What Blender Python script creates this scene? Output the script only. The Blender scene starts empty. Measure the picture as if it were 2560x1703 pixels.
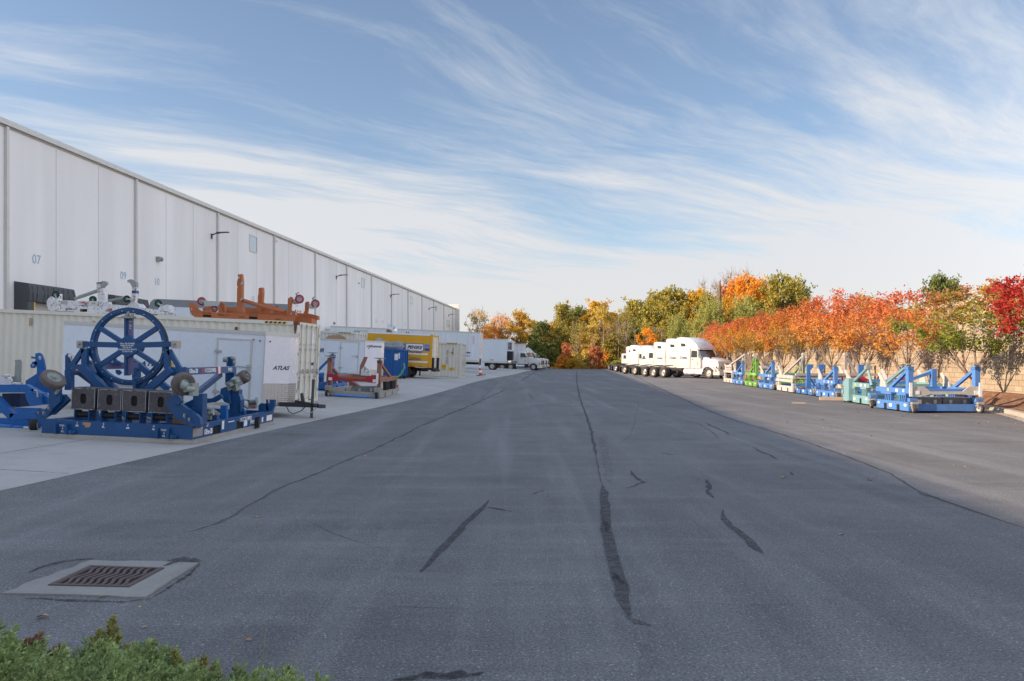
import bpy, math, random
import numpy as np
from mathutils import Vector, Matrix, Euler
R = math.radians
sc = bpy.context.scene
COL = sc.collection

# ------------------------------------------------------------------ camera
F = 1991.0                       # focal length in pixels of the 2560 px wide photograph (28 mm lens)
cam_d = bpy.data.cameras.new('camera'); cam = bpy.data.objects.new('camera', cam_d); COL.objects.link(cam)
cam.location = (0, 0, 1.7); cam.rotation_euler = (R(90), 0, 0)
cam_d.sensor_width = 36; cam_d.lens = 28.0; cam_d.shift_y = 49.5 / 2560
cam_d.clip_start = 0.05; cam_d.clip_end = 3000
sc.camera = cam

# ------------------------------------------------------------------ light
LAT = 0.0859                     # the warehouse and the drive run along (LAT, 1)
SUN_A = R(12)                    # direction the light travels, from +X towards +Y
SUN_EL = math.atan(11.45 / (32.5 * math.cos(math.atan(LAT)) / math.cos(SUN_A + math.atan(LAT))) * 1.0)
SUN_EL = R(21.55)
sd = Vector((math.cos(SUN_A) * math.cos(SUN_EL), math.sin(SUN_A) * math.cos(SUN_EL), -math.sin(SUN_EL)))
sun_d = bpy.data.lights.new('sun', 'SUN'); sun_d.energy = 5.0; sun_d.angle = R(0.55); sun_d.color = (1, .77, .54)
sun = bpy.data.objects.new('sun', sun_d); COL.objects.link(sun)
sun.rotation_euler = sd.to_track_quat('-Z', 'Y').to_euler(); sun.location = (-40, -20, 40)

w = bpy.data.worlds.new('World'); sc.world = w; w.use_nodes = True
nt = w.node_tree; nt.nodes.clear()
def N(t, typ, **k):
    n = t.nodes.new(typ)
    for a, b in k.items():
        if a.startswith('i_'):
            n.inputs[int(a[2:]) if a[2:].isdigit() else a[2:]].default_value = b
        else: setattr(n, a, b)
    return n
def mth(t, op, a, b=None, c=None, clamp=False):
    n = t.nodes.new('ShaderNodeMath'); n.operation = op; n.use_clamp = clamp
    for i, v in enumerate((a, b, c)):
        if v is None: continue
        if isinstance(v, (int, float)): n.inputs[i].default_value = v
        else: t.links.new(v, n.inputs[i])
    return n.outputs[0]
def ramp(t, fac, stops, interp='LINEAR'):
    n = t.nodes.new('ShaderNodeValToRGB'); n.color_ramp.interpolation = interp
    e = n.color_ramp.elements
    while len(e) < len(stops): e.new(0.5)
    for el, (p, c) in zip(e, stops):
        el.position = p
        el.color = (c, c, c, 1) if isinstance(c, (int, float)) else (*c[:3], 1)
    t.links.new(fac, n.inputs[0]); return n.outputs[0]
def build_world():
    t = nt
    L = t.links.new
    sky = N(t, 'ShaderNodeTexSky', sky_type='NISHITA', sun_disc=False)
    sky.sun_elevation = SUN_EL; sky.sun_rotation = math.atan2(-sd.x, -sd.y)
    sky.air_density = 1.0; sky.dust_density = 0.6; sky.ozone_density = 3.0
    bg1 = N(t, 'ShaderNodeBackground'); bg1.inputs[1].default_value = 0.102
    hs = N(t, 'ShaderNodeHueSaturation'); hs.inputs['Saturation'].default_value = .86; hs.inputs['Value'].default_value = 1.0
    L(sky.outputs[0], hs.inputs['Color']); L(hs.outputs[0], bg1.inputs[0])
    tc = N(t, 'ShaderNodeTexCoord'); sp = N(t, 'ShaderNodeSeparateXYZ'); L(tc.outputs['Generated'], sp.inputs[0])
    z = mth(t, 'ADD', mth(t, 'MAXIMUM', sp.outputs[2], 0.0), 0.10)
    u = mth(t, 'DIVIDE', sp.outputs[0], z); v = mth(t, 'DIVIDE', sp.outputs[1], z)
    cb = N(t, 'ShaderNodeCombineXYZ'); L(u, cb.inputs[0]); L(v, cb.inputs[1])
    # a slow swirl bends the streaks
    wn = N(t, 'ShaderNodeTexNoise', i_Scale=0.42, i_Detail=3.0); L(cb.outputs[0], wn.inputs['Vector'])
    sub = N(t, 'ShaderNodeVectorMath', operation='SUBTRACT'); L(wn.outputs['Color'], sub.inputs[0]); sub.inputs[1].default_value = (.5, .5, .5)
    scv = N(t, 'ShaderNodeVectorMath', operation='SCALE'); L(sub.outputs[0], scv.inputs[0]); scv.inputs['Scale'].default_value = 1.25
    add = N(t, 'ShaderNodeVectorMath', operation='ADD'); L(cb.outputs[0], add.inputs[0]); L(scv.outputs[0], add.inputs[1])
    def streak(rot, sx, sy, scale, detail, off, rough=.58):
        mp = N(t, 'ShaderNodeMapping', vector_type='TEXTURE'); L(add.outputs[0], mp.inputs[0])
        mp.inputs['Rotation'].default_value = (0, 0, R(rot)); mp.inputs['Scale'].default_value = (1/sx, 1/sy, 1); mp.inputs['Location'].default_value = off
        n = N(t, 'ShaderNodeTexNoise', i_Scale=scale, i_Detail=detail, i_Roughness=rough); L(mp.outputs[0], n.inputs['Vector'])
        return n.outputs['Fac']
    s1 = streak(CL['rot1'], .42, 2.1, 1.25, 10, (3.1, 1.7, 0), .66)
    s2 = streak(CL['rot2'], .8, 3.4, 2.4, 9, (9.1, 4.3, 2), .65)
    big = N(t, 'ShaderNodeTexNoise', i_Scale=.33, i_Detail=2.0); mpb = N(t, 'ShaderNodeMapping'); mpb.inputs['Location'].default_value = CL['big']
    L(cb.outputs[0], mpb.inputs[0]); L(mpb.outputs[0], big.inputs['Vector'])
    d = mth(t, 'ADD', mth(t, 'MULTIPLY', s1, 1.0), mth(t, 'MULTIPLY', s2, .32))
    d = mth(t, 'ADD', d, mth(t, 'MULTIPLY', mth(t, 'SUBTRACT', big.outputs['Fac'], .5), .9))
    # more cover towards the horizon; the last stops add unseen overhead cloud for fill
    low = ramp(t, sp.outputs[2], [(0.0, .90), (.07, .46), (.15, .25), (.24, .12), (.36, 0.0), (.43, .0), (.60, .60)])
    # added veil overhead, behind and far right, out of view, to brighten shaded surfaces
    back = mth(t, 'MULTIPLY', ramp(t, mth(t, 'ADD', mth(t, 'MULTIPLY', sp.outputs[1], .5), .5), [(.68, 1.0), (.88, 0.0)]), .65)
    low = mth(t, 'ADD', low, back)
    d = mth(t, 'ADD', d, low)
    d = mth(t, 'SUBTRACT', d, CL['cut'])
    dens = mth(t, 'MULTIPLY', d, CL['gain'], clamp=True)
    dens = mth(t, 'POWER', dens, 1.35)
    dens = mth(t, 'MULTIPLY', dens, .93)
    bg2 = N(t, 'ShaderNodeBackground')
    # clouds are brighter on the side of the sun (behind the camera and to the left)
    nd = N(t, 'ShaderNodeVectorMath', operation='DOT_PRODUCT'); L(tc.outputs['Generated'], nd.inputs[0]); nd.inputs[1].default_value = tuple(-sd)
    glow = mth(t, 'MAXIMUM', nd.outputs['Value'], 0.0)
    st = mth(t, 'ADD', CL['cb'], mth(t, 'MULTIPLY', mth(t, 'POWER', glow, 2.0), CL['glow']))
    st = mth(t, 'ADD', st, mth(t, 'MULTIPLY', mth(t, 'POWER', mth(t, 'MAXIMUM', sp.outputs[0], 0.0), 4.0), .85))  # added brightness towards the right, mostly out of view, to lift the warehouse wall
    cc = ramp(t, sp.outputs[2], [(0.0, (1.0, .975, .955)), (.12, (.965, .97, 1.0)), (.36, (.93, .965, 1.0)), (.6, (.66, .82, 1.12))])  # overhead cloud, out of view, tinted blue to cool the shade
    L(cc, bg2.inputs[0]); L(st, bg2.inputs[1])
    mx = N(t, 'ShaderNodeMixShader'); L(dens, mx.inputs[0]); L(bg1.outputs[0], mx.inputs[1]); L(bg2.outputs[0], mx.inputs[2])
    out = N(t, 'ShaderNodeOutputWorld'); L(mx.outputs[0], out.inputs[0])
CL = dict(rot1=34, rot2=42, big=(2.0, 5.0, 0), cut=.60, gain=2.9, cb=.475, glow=.12)
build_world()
sc.view_settings.view_transform = 'Standard'; sc.view_settings.look = 'None'
sc.view_settings.exposure = 0.76; sc.view_settings.gamma = 1.0
sc.cycles.max_bounces = 6; sc.cycles.diffuse_bounces = 3; sc.cycles.glossy_bounces = 3; sc.cycles.transmission_bounces = 3
sc.cycles.transparent_max_bounces = 6

# ------------------------------------------------------------------ measuring helpers
def D(px, py, Y):                # point seen at a pixel of the photograph, Y metres ahead
    return Vector(((px - 1280) / F * Y, Y, 1.7 - (py - 901) / F * Y))
def G(px, py, z=0.0):            # point on a level sheet
    Y = (1.7 - z) * F / (py - 901)
    return Vector(((px - 1280) / F * Y, Y, z))
def smooth(a, b, x):
    t = min(1, max(0, (x - a) / (b - a))); return t * t * (3 - 2 * t)
def Hgt(x, y):                   # ground height: the concrete yard rises to the docks
    lat = x - LAT * y
    h = .0455 * max(0, -6.2 - lat)
    h += .2 * smooth(30, 60, y) * smooth(3, 9, -lat)
    return h

# ------------------------------------------------------------------ mesh builder
class MB:
    def __init__(s): s.v = []; s.f = []; s.m = []
    def add(s, vs, fs, mi=0):
        o = len(s.v); s.v += [Vector(p) for p in vs]
        for f in fs: s.f.append([o + i for i in f]); s.m.append(mi)
        return s
    def box(s, x0, x1, y0, y1, z0, z1, mi=0):
        return s.add([(x0,y0,z0),(x1,y0,z0),(x1,y1,z0),(x0,y1,z0),(x0,y0,z1),(x1,y0,z1),(x1,y1,z1),(x0,y1,z1)],
                     [(0,3,2,1),(4,5,6,7),(0,1,5,4),(1,2,6,5),(2,3,7,6),(3,0,4,7)], mi)
    def beam(s, p, q, w, h, mi=0, up=(0,0,1), w2=None, h2=None):
        p = Vector(p); q = Vector(q); d = (q - p)
        if d.length < 1e-6: return s
        d.normalize(); up = Vector(up)
        if abs(d.dot(up)) > .97: up = Vector((0, 1, 0)) if abs(d.y) < .9 else Vector((1, 0, 0))
        a = d.cross(up).normalized(); b = a.cross(d).normalized()
        w2 = w if w2 is None else w2; h2 = h if h2 is None else h2
        vs = [p + a*(sx*w/2) + b*(sz*h/2) for sx, sz in ((-1,-1),(1,-1),(1,1),(-1,1))] + \
             [q + a*(sx*w2/2) + b*(sz*h2/2) for sx, sz in ((-1,-1),(1,-1),(1,1),(-1,1))]
        return s.add(vs, [(0,1,2,3),(7,6,5,4),(0,4,5,1),(1,5,6,2),(2,6,7,3),(3,7,4,0)], mi)
    def cyl(s, p, q, r, r2=None, n=12, mi=0, caps=True):
        p = Vector(p); q = Vector(q); r2 = r if r2 is None else r2
        d = (q - p).normalized(); up = Vector((0,0,1)) if abs(d.z) < .9 else Vector((1,0,0))
        a = d.cross(up).normalized(); b = a.cross(d)
        vs = []
        for c, rr in ((p, r), (q, r2)):
            for i in range(n):
                t = 2*math.pi*i/n; vs.append(c + a*(rr*math.cos(t)) + b*(rr*math.sin(t)))
        fs = [(i, n+i, n+(i+1)%n, (i+1)%n) for i in range(n)]
        if caps: fs += [tuple(range(n)), tuple(range(2*n-1, n-1, -1))]
        return s.add(vs, fs, mi)
    def tube(s, pts, r, n=8, mi=0, r2=None):
        pts = [Vector(p) for p in pts]; k = len(pts)
        for i in range(k-1):
            ra = r if r2 is None else r + (r2-r)*i/(k-1); rb = r if r2 is None else r + (r2-r)*(i+1)/(k-1)
            s.cyl(pts[i], pts[i+1], ra, rb, n, mi)
        return s
    def lathe(s, c, axis, prof, n=24, mi=0):      # prof: (distance along axis, radius)
        c = Vector(c); d = Vector(axis).normalized(); up = Vector((0,0,1)) if abs(d.z) < .9 else Vector((1,0,0))
        a = d.cross(up).normalized(); b = a.cross(d)
        vs = []; m = len(prof)
        for (t, r) in prof:
            for i in range(n):
                th = 2*math.pi*i/n; vs.append(c + d*t + a*(r*math.cos(th)) + b*(r*math.sin(th)))
        fs = []
        for j in range(m-1):
            for i in range(n): fs.append((j*n+i, (j+1)*n+i, (j+1)*n+(i+1)%n, j*n+(i+1)%n))
        return s.add(vs, fs, mi)
    def prism(s, poly, off, mi=0):                # poly: 3D outline; off: extrusion vector
        poly = [Vector(p) for p in poly]; off = Vector(off); n = len(poly)
        vs = poly + [p + off for p in poly]
        fs = [tuple(range(n)), tuple(range(2*n-1, n-1, -1))] + [(i, n+i, n+(i+1)%n, (i+1)%n) for i in range(n)]
        return s.add(vs, fs, mi)
    def quad(s, a, b, c, d, mi=0): return s.add([a,b,c,d], [(0,1,2,3)], mi)
    def profile(s, prof, hw, b=.08, mi=0, top_in=0.0, z_in=1.5, yc=0):   # (x, z) outline swept across y with rounded edges
        n = len(prof)
        ctr = Vector((sum(p[0] for p in prof)/n, sum(p[1] for p in prof)/n))
        def inset(d):
            o = []
            for i in range(n):
                p0 = Vector(prof[i-1]); p1 = Vector(prof[i]); p2 = Vector(prof[(i+1)%n])
                e1 = (p1-p0).normalized(); e2 = (p2-p1).normalized()
                nn = Vector((-e1.y, e1.x)) + Vector((-e2.y, e2.x))
                if nn.length < 1e-4: nn = Vector((-e1.y, e1.x))
                nn.normalize(); 
                q = p1 + nn*d*AR
                o.append(q)
            return o
        area = sum(prof[i][0]*prof[(i+1)%n][1]-prof[(i+1)%n][0]*prof[i][1] for i in range(n))
        AR = 1 if area > 0 else -1
        rings = [(-hw, b), (-(hw-b*.3), b*.3), (-(hw-b), 0), (hw-b, 0), (hw-b*.3, b*.3), (hw, b)]
        vs = []
        for y, d in rings:
            for q in inset(d):
                k = 1 - top_in*max(0, (q.y - z_in))
                vs.append((q.x, yc + y*k, q.y))
        fs = []
        for j in range(5):
            for i in range(n): fs.append((j*n+i, (j+1)*n+i, (j+1)*n+(i+1)%n, j*n+(i+1)%n))
        fs += [tuple(range(n-1,-1,-1)), tuple(range(5*n, 6*n))]
        return s.add(vs, fs, mi)
    def build(s, name, mats, parent=None, world=False, sharp=38, smoothf=True, loc=None):
        me = bpy.data.meshes.new(name)
        vs = s.v
        if world and parent is not None:
            mi = MATS_W[parent.name].inverted(); vs = [mi @ v for v in vs]
        if loc is not None: vs = [v - Vector(loc) for v in vs]
        me.from_pydata([tuple(v) for v in vs], [], s.f)
        if not isinstance(mats, (list, tuple)): mats = [mats]
        for m in mats: me.materials.append(m)
        if len(mats) > 1: me.polygons.foreach_set('material_index', s.m)
        bm_fix(me)
        if smoothf:
            me.polygons.foreach_set('use_smooth', [True]*len(me.polygons)); me.set_sharp_from_angle(angle=R(sharp))
        o = bpy.data.objects.new(name, me); COL.objects.link(o)
        if parent is not None: o.parent = parent
        if loc is not None: o.location = loc
        return o
import bmesh
def bm_fix(me):
    bm = bmesh.new(); bm.from_mesh(me); bmesh.ops.recalc_face_normals(bm, faces=bm.faces); bm.to_mesh(me); bm.free()
MATS_W = {}
def tag(o, label, cat, group=None, kind=None):
    if label: o['label'] = label
    if cat: o['category'] = cat
    if group: o['group'] = group
    if kind: o['kind'] = kind
    return o
def struct(o, label=None):
    o['kind'] = 'structure'
    if label: o['label'] = label; 
    return o
def thing(name, label, cat, loc=(0,0,0), rot=(0,0,0), group=None, scale=None):
    o = bpy.data.objects.new(name, None); COL.objects.link(o); o.empty_display_size = .3
    o.location = loc; o.rotation_euler = rot
    if scale: o.scale = scale
    MATS_W[o.name] = Matrix.LocRotScale(Vector(loc), Euler(rot), Vector(scale) if scale else None)
    return tag(o, label, cat, group)
def dup(root, loc, rot=None, label=None, scale=None, mat=None, group=None):
    r = root.copy(); COL.objects.link(r); r.location = loc
    if rot is not None: r.rotation_euler = rot
    if scale is not None: r.scale = scale
    if label: r['label'] = label
    if group: r['group'] = group
    MATS_W[r.name] = Matrix.LocRotScale(Vector(loc), r.rotation_euler, r.scale)
    def rec(src, par):
        for ch in list(src.children):
            c = ch.copy(); COL.objects.link(c); c.parent = par
            if mat and mat.get(ch.name.split('.')[0]):
                c.material_slots[0].link = 'OBJECT'; c.material_slots[0].material = mat[ch.name.split('.')[0]]
            rec(ch, c)
    kids = [k for k in root.children]
    rec(root, r)
    return r
def text(body, size, mat, parent, loc, rot=(R(90),0,0), name='lettering', shear=0, bold=.0, align='CENTER', sx=1.0, world=False, thick=.002):
    cu = bpy.data.curves.new('t', 'FONT'); cu.body = body; cu.size = size; cu.shear = shear; cu.offset = bold*size
    cu.align_x = align; cu.align_y = 'CENTER'; cu.extrude = thick; cu.resolution_u = 3
    o = bpy.data.objects.new('t', cu); COL.objects.link(o)
    dg = bpy.context.evaluated_depsgraph_get(); me = bpy.data.meshes.new_from_object(o.evaluated_get(dg))
    bpy.data.objects.remove(o)
    me.materials.clear(); me.materials.append(mat)
    t = bpy.data.objects.new(name, me); COL.objects.link(t)
    m = Matrix.LocRotScale(Vector(loc), Euler(rot), Vector((sx,1,1)))
    if world and parent is not None: m = MATS_W[parent.name].inverted() @ m
    t.parent = parent; t.matrix_basis = m
    return t
# ------------------------------------------------------------------ materials
def mat(name):
    m = bpy.data.materials.new(name); m.use_nodes = True
    t = m.node_tree; b = t.nodes['Principled BSDF']
    return m, t, b
def obj_noise(t, scale, detail=4, rough=.55, off=(0,0,0), stretch=(1,1,1), gen=False):
    tc = N(t, 'ShaderNodeTexCoord'); mp = N(t, 'ShaderNodeMapping')
    t.links.new(tc.outputs['Generated' if gen else 'Object'], mp.inputs[0]); mp.inputs['Location'].default_value = off; mp.inputs['Scale'].default_value = stretch
    n = N(t, 'ShaderNodeTexNoise', i_Scale=scale, i_Detail=detail, i_Roughness=rough); t.links.new(mp.outputs[0], n.inputs['Vector'])
    return n.outputs['Fac']
def mixc(t, fac, a, b, blend='MIX'):
    n = t.nodes.new('ShaderNodeMix'); n.data_type = 'RGBA'; n.blend_type = blend
    for sock, v in ((n.inputs[0], fac), (n.inputs[6], a), (n.inputs[7], b)):
        if isinstance(v, (int, float)): sock.default_value = v
        elif isinstance(v, tuple): sock.default_value = (*v[:3], 1)
        else: t.links.new(v, sock)
    return n.outputs[2]
def bump(t, b, h, strength=.2, dist=.01):
    n = N(t, 'ShaderNodeBump'); n.inputs['Strength'].default_value = strength; n.inputs['Distance'].default_value = dist
    t.links.new(h, n.inputs['Height']); t.links.new(n.outputs[0], b.inputs['Normal'])
def paint(name, col, rough=.45, wear=.25, dirt=(.16,.14,.12), metal=0.0, scale=3.0, rust=0.0, stretch=(1,1,1), var=.12):
    m, t, b = mat(name)
    n1 = obj_noise(t, scale, 6, .65, stretch=stretch); n2 = obj_noise(t, scale*7, 4, .6, (3,1,2), stretch)
    c = mixc(t, ramp(t, n1, [(.3, 0.0), (.7, 1.0)]), tuple(x*(1-var) for x in col), tuple(min(1, x*(1+var)) for x in col))
    f = ramp(t, n2, [(.55, 0.0), (.78, wear)])
    c = mixc(t, f, c, dirt)
    if rust:
        n3 = obj_noise(t, scale*2.3, 7, .7, (7,3,1))
        f3 = ramp(t, n3, [(.62 - rust*.25, 0.0), (.66 - rust*.25, .9)])
        c = mixc(t, f3, c, (.19,.075,.03))
    t.links.new(c, b.inputs['Base Color'])
    rr = ramp(t, n2, [(.3, max(0, rough-.1)), (.8, min(1, rough+.2))]); t.links.new(rr, b.inputs['Roughness'])
    b.inputs['Metallic'].default_value = metal
    return m
def plain(name, col, rough=.6, metal=0.0, emis=None):
    m, t, b = mat(name); n = obj_noise(t, 9, 5, .6)
    c = mixc(t, ramp(t, n, [(.35, 0.0), (.7, 1.0)]), tuple(x*.88 for x in col), tuple(min(1, x*1.1) for x in col))
    t.links.new(c, b.inputs['Base Color']); b.inputs['Roughness'].default_value = rough; b.inputs['Metallic'].default_value = metal
    return m
M = {}
M['navy'] = paint('navy_paint', (.007,.068,.205), .38, .15, (.09,.12,.2), scale=2)
M['royal'] = paint('royal_blue_paint', (.008,.115,.38), .35, .12, (.09,.12,.2), scale=2)
M['blue'] = paint('faded_blue_paint', (.075,.205,.52), .5, .4, (.27,.35,.5), scale=3)
M['blue2'] = paint('dark_blue_paint', (.05,.17,.46), .5, .35, (.2,.25,.4), scale=3)
M['teal'] = paint('faded_teal_paint', (.17,.33,.37), .55, .5, (.45,.45,.42), scale=3)
M['green'] = paint('lime_green_paint', (.14,.31,.055), .5, .35, (.3,.4,.2), scale=3)
M['whitegrey'] = paint('worn_white_paint', (.46,.44,.42), .55, .5, (.3,.26,.22), scale=4)
M['greypaint'] = paint('grey_paint', (.34,.34,.36), .5, .4, scale=3)
M['rustwhite'] = paint('rusty_white_paint', (.66,.66,.68), .55, .3, (.25,.13,.08), rust=.25, scale=4.5)
M['orange'] = paint('orange_paint', (.40,.115,.035), .5, .35, (.2,.07,.03), scale=3)
M['brownred'] = paint('faded_brown_red_paint', (.30,.13,.09), .55, .4, (.2,.12,.1), scale=3)
M['red'] = paint('red_paint', (.38,.02,.03), .45, .25, (.2,.05,.05), scale=4)
M['white'] = paint('white_paint', (.78,.80,.82), .3, .12, (.55,.55,.53), scale=1.2, var=.03)
M['trailer'] = paint('trailer_white_aluminium', (.66,.72,.78), .35, .2, (.45,.5,.52), scale=.8, stretch=(1,1,.3), var=.05)
M['trailerskin'] = paint('enclosed_trailer_skin', (.72,.77,.84), .3, .1, (.5,.52,.55), scale=.7, var=.04)
M['nose'] = paint('pale_trailer_nose', (.76,.75,.80), .22, .1, (.6,.55,.5), scale=.9, var=.06)
M['cream'] = paint('cream_container_paint', (.72,.69,.60), .5, .16, (.5,.44,.35), scale=1.0, stretch=(1,1,.4), var=.04)
M['cream2'] = paint('pale_container_paint', (.66,.66,.60), .5, .3, (.45,.42,.33), scale=1.4, stretch=(1,1,.25), var=.06)
M['rustspot'] = plain('rust', (.16,.07,.035), .8)
M['steel'] = paint('bare_dark_steel', (.082,.072,.078), .6, .6, (.30,.33,.34), scale=2.6, metal=.2, var=.25)
M['alu'] = paint('weathered_aluminium', (.42,.41,.39), .45, .35, (.25,.23,.2), scale=2, metal=.55)
M['zinc'] = paint('zinc_plated_metal', (.46,.47,.47), .42, .4, (.25,.24,.2), scale=6, metal=.5)
M['castgrey'] = paint('grey_green_casting', (.30,.33,.31), .55, .5, (.2,.18,.15), scale=8, metal=.2)
M['black'] = plain('black_rubber', (.018,.018,.02), .75)
M['tyre'] = plain('dusty_tyre_rubber', (.05,.045,.043), .85)
M['oldtyre'] = plain('brown_grey_solid_tyre', (.13,.105,.10), .8)
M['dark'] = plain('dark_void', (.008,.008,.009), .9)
M['darkblue'] = plain('dark_blue_metal', (.01,.03,.09), .5)  # very dark blue for decks, gussets and mounts
M['case'] = plain('grey_plastic_case', (.20,.21,.23), .6)
M['textwhite'] = plain('white_lettering', (.8,.8,.8), .5)
M['textblue'] = plain('blue_lettering', (.30,.45,.60), .6)
M['textblack'] = plain('black_lettering', (.02,.02,.03), .5)
M['textnavy'] = plain('navy_lettering', (.03,.05,.14), .5)
M['yellow'] = paint('rental_truck_yellow', (.72,.37,.012), .35, .15, (.45,.25,.05), scale=.7, var=.06)
M['yellowdecal'] = plain('yellow_decal', (.75,.45,.02), .5)
M['bluedecal'] = plain('light_blue_decal', (.08,.27,.72), .45)
M['bluedecal2'] = plain('deep_blue_decal', (.02,.07,.42), .45)
M['reddecal'] = plain('red_reflector', (.5,.02,.02), .3)
M['wheelred'] = plain('red_polyurethane_wheel', (.35,.02,.05), .5)
M['wheelgreen'] = plain('green_wheel_rim', (.03,.16,.11), .5)
M['dumpster'] = paint('dumpster_blue', (.008,.10,.34), .45, .3, (.1,.13,.18), scale=2)
M['tarp'] = plain('grey_tarp', (.25,.27,.30), .7)
M['cardboard'] = plain('cardboard_tan', (.42,.26,.15), .8)
M['wood'] = paint('weathered_timber', (.42,.33,.25), .8, .4, (.2,.15,.1), scale=5)
M['bark'] = paint('grey_brown_bark', (.17,.13,.10), .9, .6, (.07,.05,.04), scale=5, stretch=(1,1,.3), var=.3)
M['bark2'] = paint('pale_bark', (.26,.20,.16), .9, .5, (.1,.08,.06), scale=5, stretch=(1,1,.3), var=.3)
M['trim'] = paint('grey_metal_trim', (.58,.575,.55), .45, .15, scale=2, metal=.2, var=.05)
M['seal'] = plain('black_vinyl_dock_seal', (.065,.07,.08), .6)
M['dockdoor'] = paint('dock_door_white', (.62,.60,.55), .5, .15, scale=1, var=.05)
M['amber'] = plain('amber_marker', (.6,.12,.02), .4)
M['chrome'] = plain('polished_metal', (.6,.6,.62), .18, 1.0)
M['rim'] = plain('aluminium_rim', (.55,.54,.52), .35, .7)
M['truckwhite'] = paint('truck_white_gelcoat', (.60,.60,.60), .18, .08, (.6,.6,.58), scale=1.0, var=.02)
M['conered'] = plain('cone_orange_red', (.62,.07,.03), .5)
M['slotgreen'] = plain('green_decal', (.1,.4,.15), .5)
def glass_mat():
    m, t, b = mat('dark_window_glass'); b.inputs['Base Color'].default_value = (.03,.04,.045,1); b.inputs['Roughness'].default_value = .06
    b.inputs['Metallic'].default_value = 0.0; b.inputs['Specular IOR Level'].default_value = .9
    return m
M['glass'] = glass_mat()
m, t, b = mat('reflective_warehouse_glass'); b.inputs['Base Color'].default_value = (.42,.5,.56,1); b.inputs['Roughness'].default_value = .08; b.inputs['Metallic'].default_value = .85
M['mirrorglass'] = m
def plate_mat():
    m, t, b = mat('diamond_plate'); tc = N(t, 'ShaderNodeTexCoord')
    v = N(t, 'ShaderNodeTexVoronoi', i_Scale=18.0, i_Randomness=0.15); t.links.new(tc.outputs['Object'], v.inputs['Vector'])
    h = ramp(t, v.outputs['Distance'], [(.2, 1.0), (.45, 0.0)])
    b.inputs['Base Color'].default_value = (.55,.55,.55,1); b.inputs['Metallic'].default_value = .8; b.inputs['Roughness'].default_value = .38
    bump(t, b, h, .8, .01); return m
M['plate'] = plate_mat()
def wallmat():
    m, t, b = mat('painted_tilt_up_concrete')
    n1 = obj_noise(t, .12, 4, .6, stretch=(1,1,.5)); n2 = obj_noise(t, 3.0, 6, .7); n3 = obj_noise(t, .6, 3, .5, (1,2,3), (1,1,.08))
    c = mixc(t, ramp(t, n1, [(.3, 0.0), (.7, 1.0)]), (.75,.73,.72), (.83,.81,.80))
    c = mixc(t, ramp(t, n3, [(.42, 0.0), (.80, .38)]), c, (.56,.535,.51))
    c = mixc(t, ramp(t, n2, [(.5, 0.0), (.8, .12)]), c, (.52,.50,.50))
    t.links.new(c, b.inputs['Base Color']); b.inputs['Roughness'].default_value = .85
    bump(t, b, n2, .25, .01); return m
M['wall'] = wallmat()
def asphalt(name, c1, c2, spk=.5, spec=.4):
    m, t, b = mat(name)
    big = obj_noise(t, .10, 5, .6, stretch=(1,.45,1)); mid = obj_noise(t, .55, 5, .65, (4,2,0), (1.3,.7,1)); fine = obj_noise(t, 55, 4, .75); fin2 = obj_noise(t, 140, 2, .7)
    strk = obj_noise(t, .8, 6, .68, (1,7,0), (.30,1.7,1))
    tracks = obj_noise(t, .5, 4, .6, (5,1,0), (2.6,.12,1))
    c = mixc(t, ramp(t, big, [(.32, 0.0), (.68, 1.0)]), c1, c2)
    c = mixc(t, ramp(t, mid, [(.35, .0), (.75, .5)]), c, tuple(x*.72 for x in c1))
    c = mixc(t, ramp(t, strk, [(.50, .0), (.74, .45)]), c, tuple(x*1.32 for x in c2))
    dk = obj_noise(t, .7, 6, .7, (11,3,0), (.45,1.3,1)); c = mixc(t, ramp(t, dk, [(.52, .0), (.74, .42)]), c, tuple(x*.60 for x in c1))
    c = mixc(t, ramp(t, tracks, [(.50, .0), (.72, .55)]), c, tuple(x*1.30 for x in c2))
    sp = ramp(t, fine, [(.34, .4), (.5, 1.0), (.66, 1.65)])
    c = mixc(t, spk, c, sp, 'MULTIPLY')
    v = N(t, 'ShaderNodeTexVoronoi', i_Scale=105.0); tc = N(t, 'ShaderNodeTexCoord'); t.links.new(tc.outputs['Object'], v.inputs['Vector'])
    stones = ramp(t, v.outputs['Color'], [(.0, .4), (.55, .95), (.85, 1.25), (.95, 3.2)])
    c = mixc(t, spk*.8, c, stones, 'MULTIPLY')
    t.links.new(c, b.inputs['Base Color']); t.links.new(ramp(t, mid, [(.3, .70), (.7, .90)]), b.inputs['Roughness'])
    b.inputs['Specular IOR Level'].default_value = spec
    h = mth(t, 'ADD', fine, mth(t, 'MULTIPLY', v.outputs['Distance'], .8)); bump(t, b, h, .55, .012)
    return m
M['asphalt'] = asphalt('worn_asphalt', (.142,.142,.148), (.200,.197,.202), .65, .18)
M['sealer'] = asphalt('crack_sealer', (.060,.060,.066), (.085,.085,.092), .5)
M['sealer2'] = asphalt('worn_crack_sealer', (.085,.085,.092), (.115,.115,.122), .5)
M['palepatch'] = asphalt('pale_asphalt_patch', (.19,.188,.192), (.23,.226,.23), .5)
M['darkasphalt'] = asphalt('oily_asphalt_stain', (.025,.023,.026), (.04,.038,.04), .5)
def ragged(m, sc_, lo, hi):
    t = m.node_tree; b = t.nodes['Principled BSDF']; n = obj_noise(t, sc_, 5, .75, (2,9,4)); t.links.new(ramp(t, n, [(lo, 0.0), (hi, 1.0)]), b.inputs['Alpha'])
ragged(M['sealer'], 9, .28, .56); ragged(M['sealer2'], 9, .32, .64); ragged(M['palepatch'], 7, .25, .70); ragged(M['darkasphalt'], 11, .35, .65)
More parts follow.
